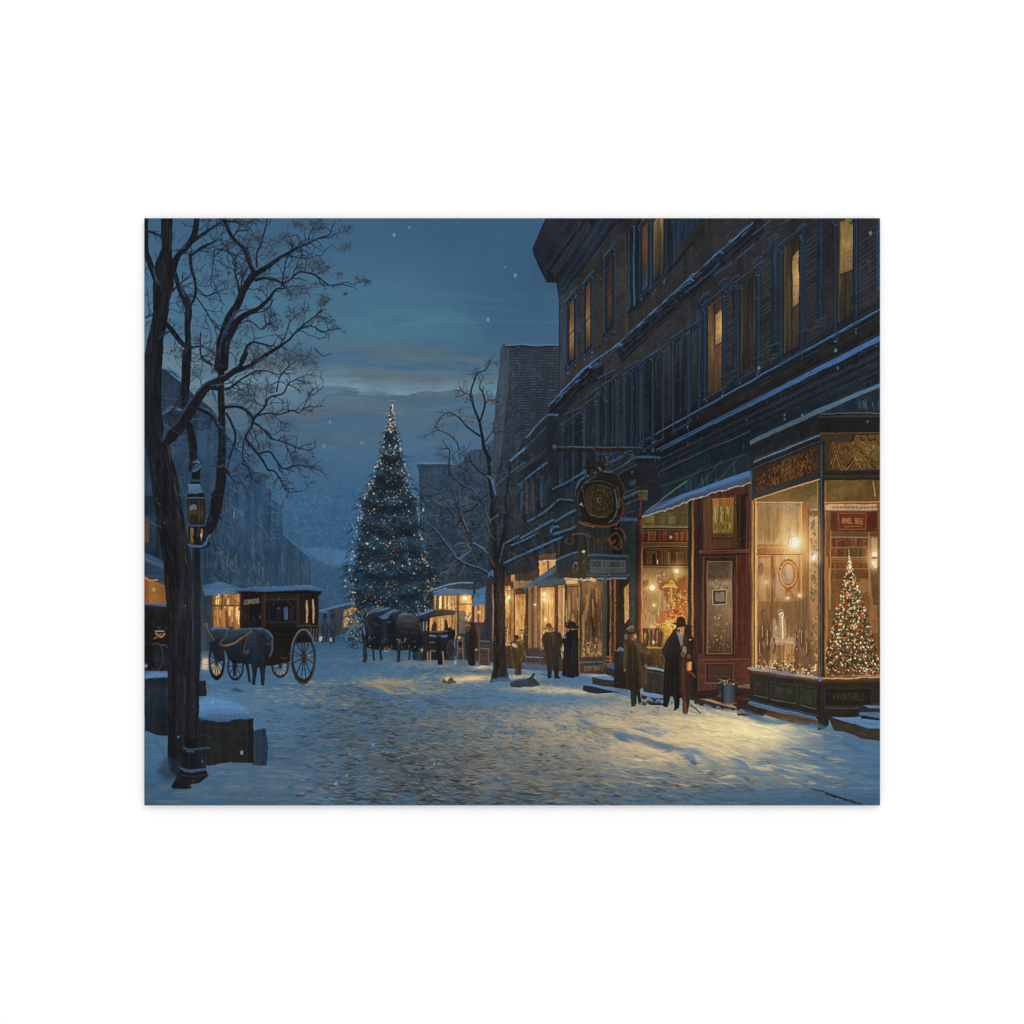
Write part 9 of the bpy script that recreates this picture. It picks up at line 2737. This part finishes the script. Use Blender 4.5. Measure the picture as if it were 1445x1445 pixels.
def material(name, base, rough=.6, spec=.1, noise=0., scale=40.):
    m = bpy.data.materials.new(name)
    m.use_nodes = True
    n = m.node_tree.nodes
    b = n['Principled BSDF']
    b.inputs['Roughness'].default_value = rough
    b.inputs['Specular IOR Level'].default_value = spec
    if noise:
        t = n.new('ShaderNodeTexNoise')
        t.inputs['Scale'].default_value = scale
        t.inputs['Detail'].default_value = 6
        r = n.new('ShaderNodeValToRGB')
        r.color_ramp.elements[0].color = tuple(v*(1-noise) for v in base)+(1,)
        r.color_ramp.elements[1].color = tuple(min(1, v*(1+noise)) for v in base)+(1,)
        g = n.new('ShaderNodeTexCoord')
        m.node_tree.links.new(g.outputs['Object'], t.inputs['Vector'])
        m.node_tree.links.new(t.outputs['Fac'], r.inputs['Fac'])
        m.node_tree.links.new(r.outputs['Color'], b.inputs['Base Color'])
    else:
        b.inputs['Base Color'].default_value = base+(1,)
    return m


M_WALL = material('white_studio_wall', (.868, .868, .868), .9, .0, .004, 6)
M_PAPER = material('white_board_edge', (.80, .80, .79), .8, .05, .02, 300)
M_INK = material('matte_ink', (.5, .5, .5), .75, 0.0)
nt = M_INK.node_tree
ti = nt.nodes.new('ShaderNodeTexImage')
ti.image = img
ti.interpolation = 'Cubic'
ti.extension = 'EXTEND'
uvn = nt.nodes.new('ShaderNodeUVMap')
uvn.uv_map = 'sheet'
nt.links.new(uvn.outputs['UV'], ti.inputs['Vector'])
nt.links.new(ti.outputs['Color'], nt.nodes['Principled BSDF'].inputs['Base Color'])


def mesh_object(name, verts, faces, mat, parent=None):
    me = bpy.data.meshes.new(name)
    me.from_pydata(verts, [], faces)
    me.materials.append(mat)
    me.update()
    o = bpy.data.objects.new(name, me)
    col_.objects.link(o)
    if parent:
        o.parent = parent
    return o


# ---- white wall behind the print
wall = mesh_object('wall', [(-3, 0, -3), (3, 0, -3), (3, 0, 3), (-3, 0, 3)], [(0, 1, 2, 3)], M_WALL)
wall['kind'] = 'structure'

# ---- the print
root = bpy.data.objects.new('art_print', None)
col_.objects.link(root)
root.location = (wx((PX0+PX1)/2), 0, wz(PY1))
root.empty_display_size = .05
root['label'] = 'unframed landscape print of a snowy gaslit Christmas shopping street at dusk on plain white wall'
root['category'] = 'art print'
OX, OZ = root.location.x, root.location.z


def lx(px):
    return wx(px)-OX


def lz(py):
    return wz(py)-OZ


a, b, c, d = lx(PX0), lx(PX1), lz(PY1), lz(PY0)
y0, y1 = FRONT+.0002, -.0026
board = mesh_object('backing_board', [(a, y0, c), (b, y0, c), (b, y0, d), (a, y0, d), (a, y1, c), (b, y1, c), (b, y1, d), (a, y1, d)],
                    [(0, 1, 2, 3), (7, 6, 5, 4), (4, 5, 1, 0), (5, 6, 2, 1), (6, 7, 3, 2), (7, 4, 0, 3)], M_PAPER, root)
board['label'] = 'thin white board the picture is printed on'


def strips(mask):
    """cover a pixel mask with rectangles: runs of a row, merged with equal runs below"""
    open_, done = {}, []
    h = mask.shape[0]
    pad = np.zeros((h, 1), np.int8)
    df = np.diff(np.concatenate([pad, mask.astype(np.int8), pad], 1), axis=1)
    for j in range(h):
        s = np.nonzero(df[j] == 1)[0]
        e = np.nonzero(df[j] == -1)[0]
        now = {}
        for k in zip(s.tolist(), e.tolist()):
            now[k] = open_.pop(k, j)
        for (i0, i1), j0 in open_.items():
            done.append((i0, i1, j0, j))
        open_ = now
    for (i0, i1), j0 in open_.items():
        done.append((i0, i1, j0, h))
    return done


# every printed subject is a flat cut of the picture, one beside the other in one plane
ids = idb[::2, ::2]
gh, gw = ids.shape
sx, sy = (PX1-PX0)/gw, (PY1-PY0)/gh
made = {}
for i, (name, label, par) in enumerate(PARTS, 1):
    m = ids == i
    if m.sum() < 3:
        continue
    rs = strips(m)
    vid, verts, faces = {}, [], []

    def V_(i_, j_):
        k = (i_, j_)
        if k not in vid:
            vid[k] = len(verts)
            verts.append((lx(PX0+i_*sx), FRONT, lz(PY0+j_*sy)))
        return vid[k]

    for i0, i1, j0, j1 in rs:
        faces.append((V_(i0, j1), V_(i1, j1), V_(i1, j0), V_(i0, j0)))
    o = mesh_object(name, verts, faces, M_INK, made.get(par, root) if par else root)
    uv = o.data.uv_layers.new(name='sheet')
    idx = np.zeros(len(o.data.loops), np.int32)
    o.data.loops.foreach_get('vertex_index', idx)
    va = np.array(verts)
    uvs = np.stack([(va[:, 0]-a)/(b-a), (va[:, 2]-c)/(d-c)], 1)[idx].astype(np.float32)
    uv.data.foreach_set('uv', uvs.ravel())
    if label:
        o['label'] = label
    made[i] = o

# ---- studio light: a soft white room and one large soft box above and to the right
world = bpy.data.worlds.new('World')
scene.world = world
world.use_nodes = True
bg = world.node_tree.nodes['Background']
bg.inputs['Color'].default_value = (1, 1, 1, 1)
bg.inputs['Strength'].default_value = 1.02


def softbox(name, loc, target, size, power):
    l = bpy.data.lights.new(name, 'AREA')
    l.shape = 'DISK'
    l.size = size
    l.energy = power
    o = bpy.data.objects.new(name, l)
    o.location = loc
    o.rotation_euler = (Vector(target)-Vector(loc)).to_track_quat('-Z', 'Y').to_euler()
    col_.objects.link(o)
    return o


softbox('softbox', (1.5, -4.2, 3.2), (0, 0, 0), 3.4, 68)

cam = bpy.data.cameras.new('camera')
cam.lens = 85
cam.sensor_width = 36
cam.clip_end = 100
co = bpy.data.objects.new('camera', cam)
co.location = (0, -1445*MM*85/36, 0)
co.rotation_euler = (math.pi/2, 0, 0)
col_.objects.link(co)
scene.camera = co
scene.view_settings.view_transform = 'Standard'
scene.view_settings.look = 'None'
scene.view_settings.exposure = 0
scene.view_settings.gamma = 1
scene.view_settings.use_curve_mapping = False
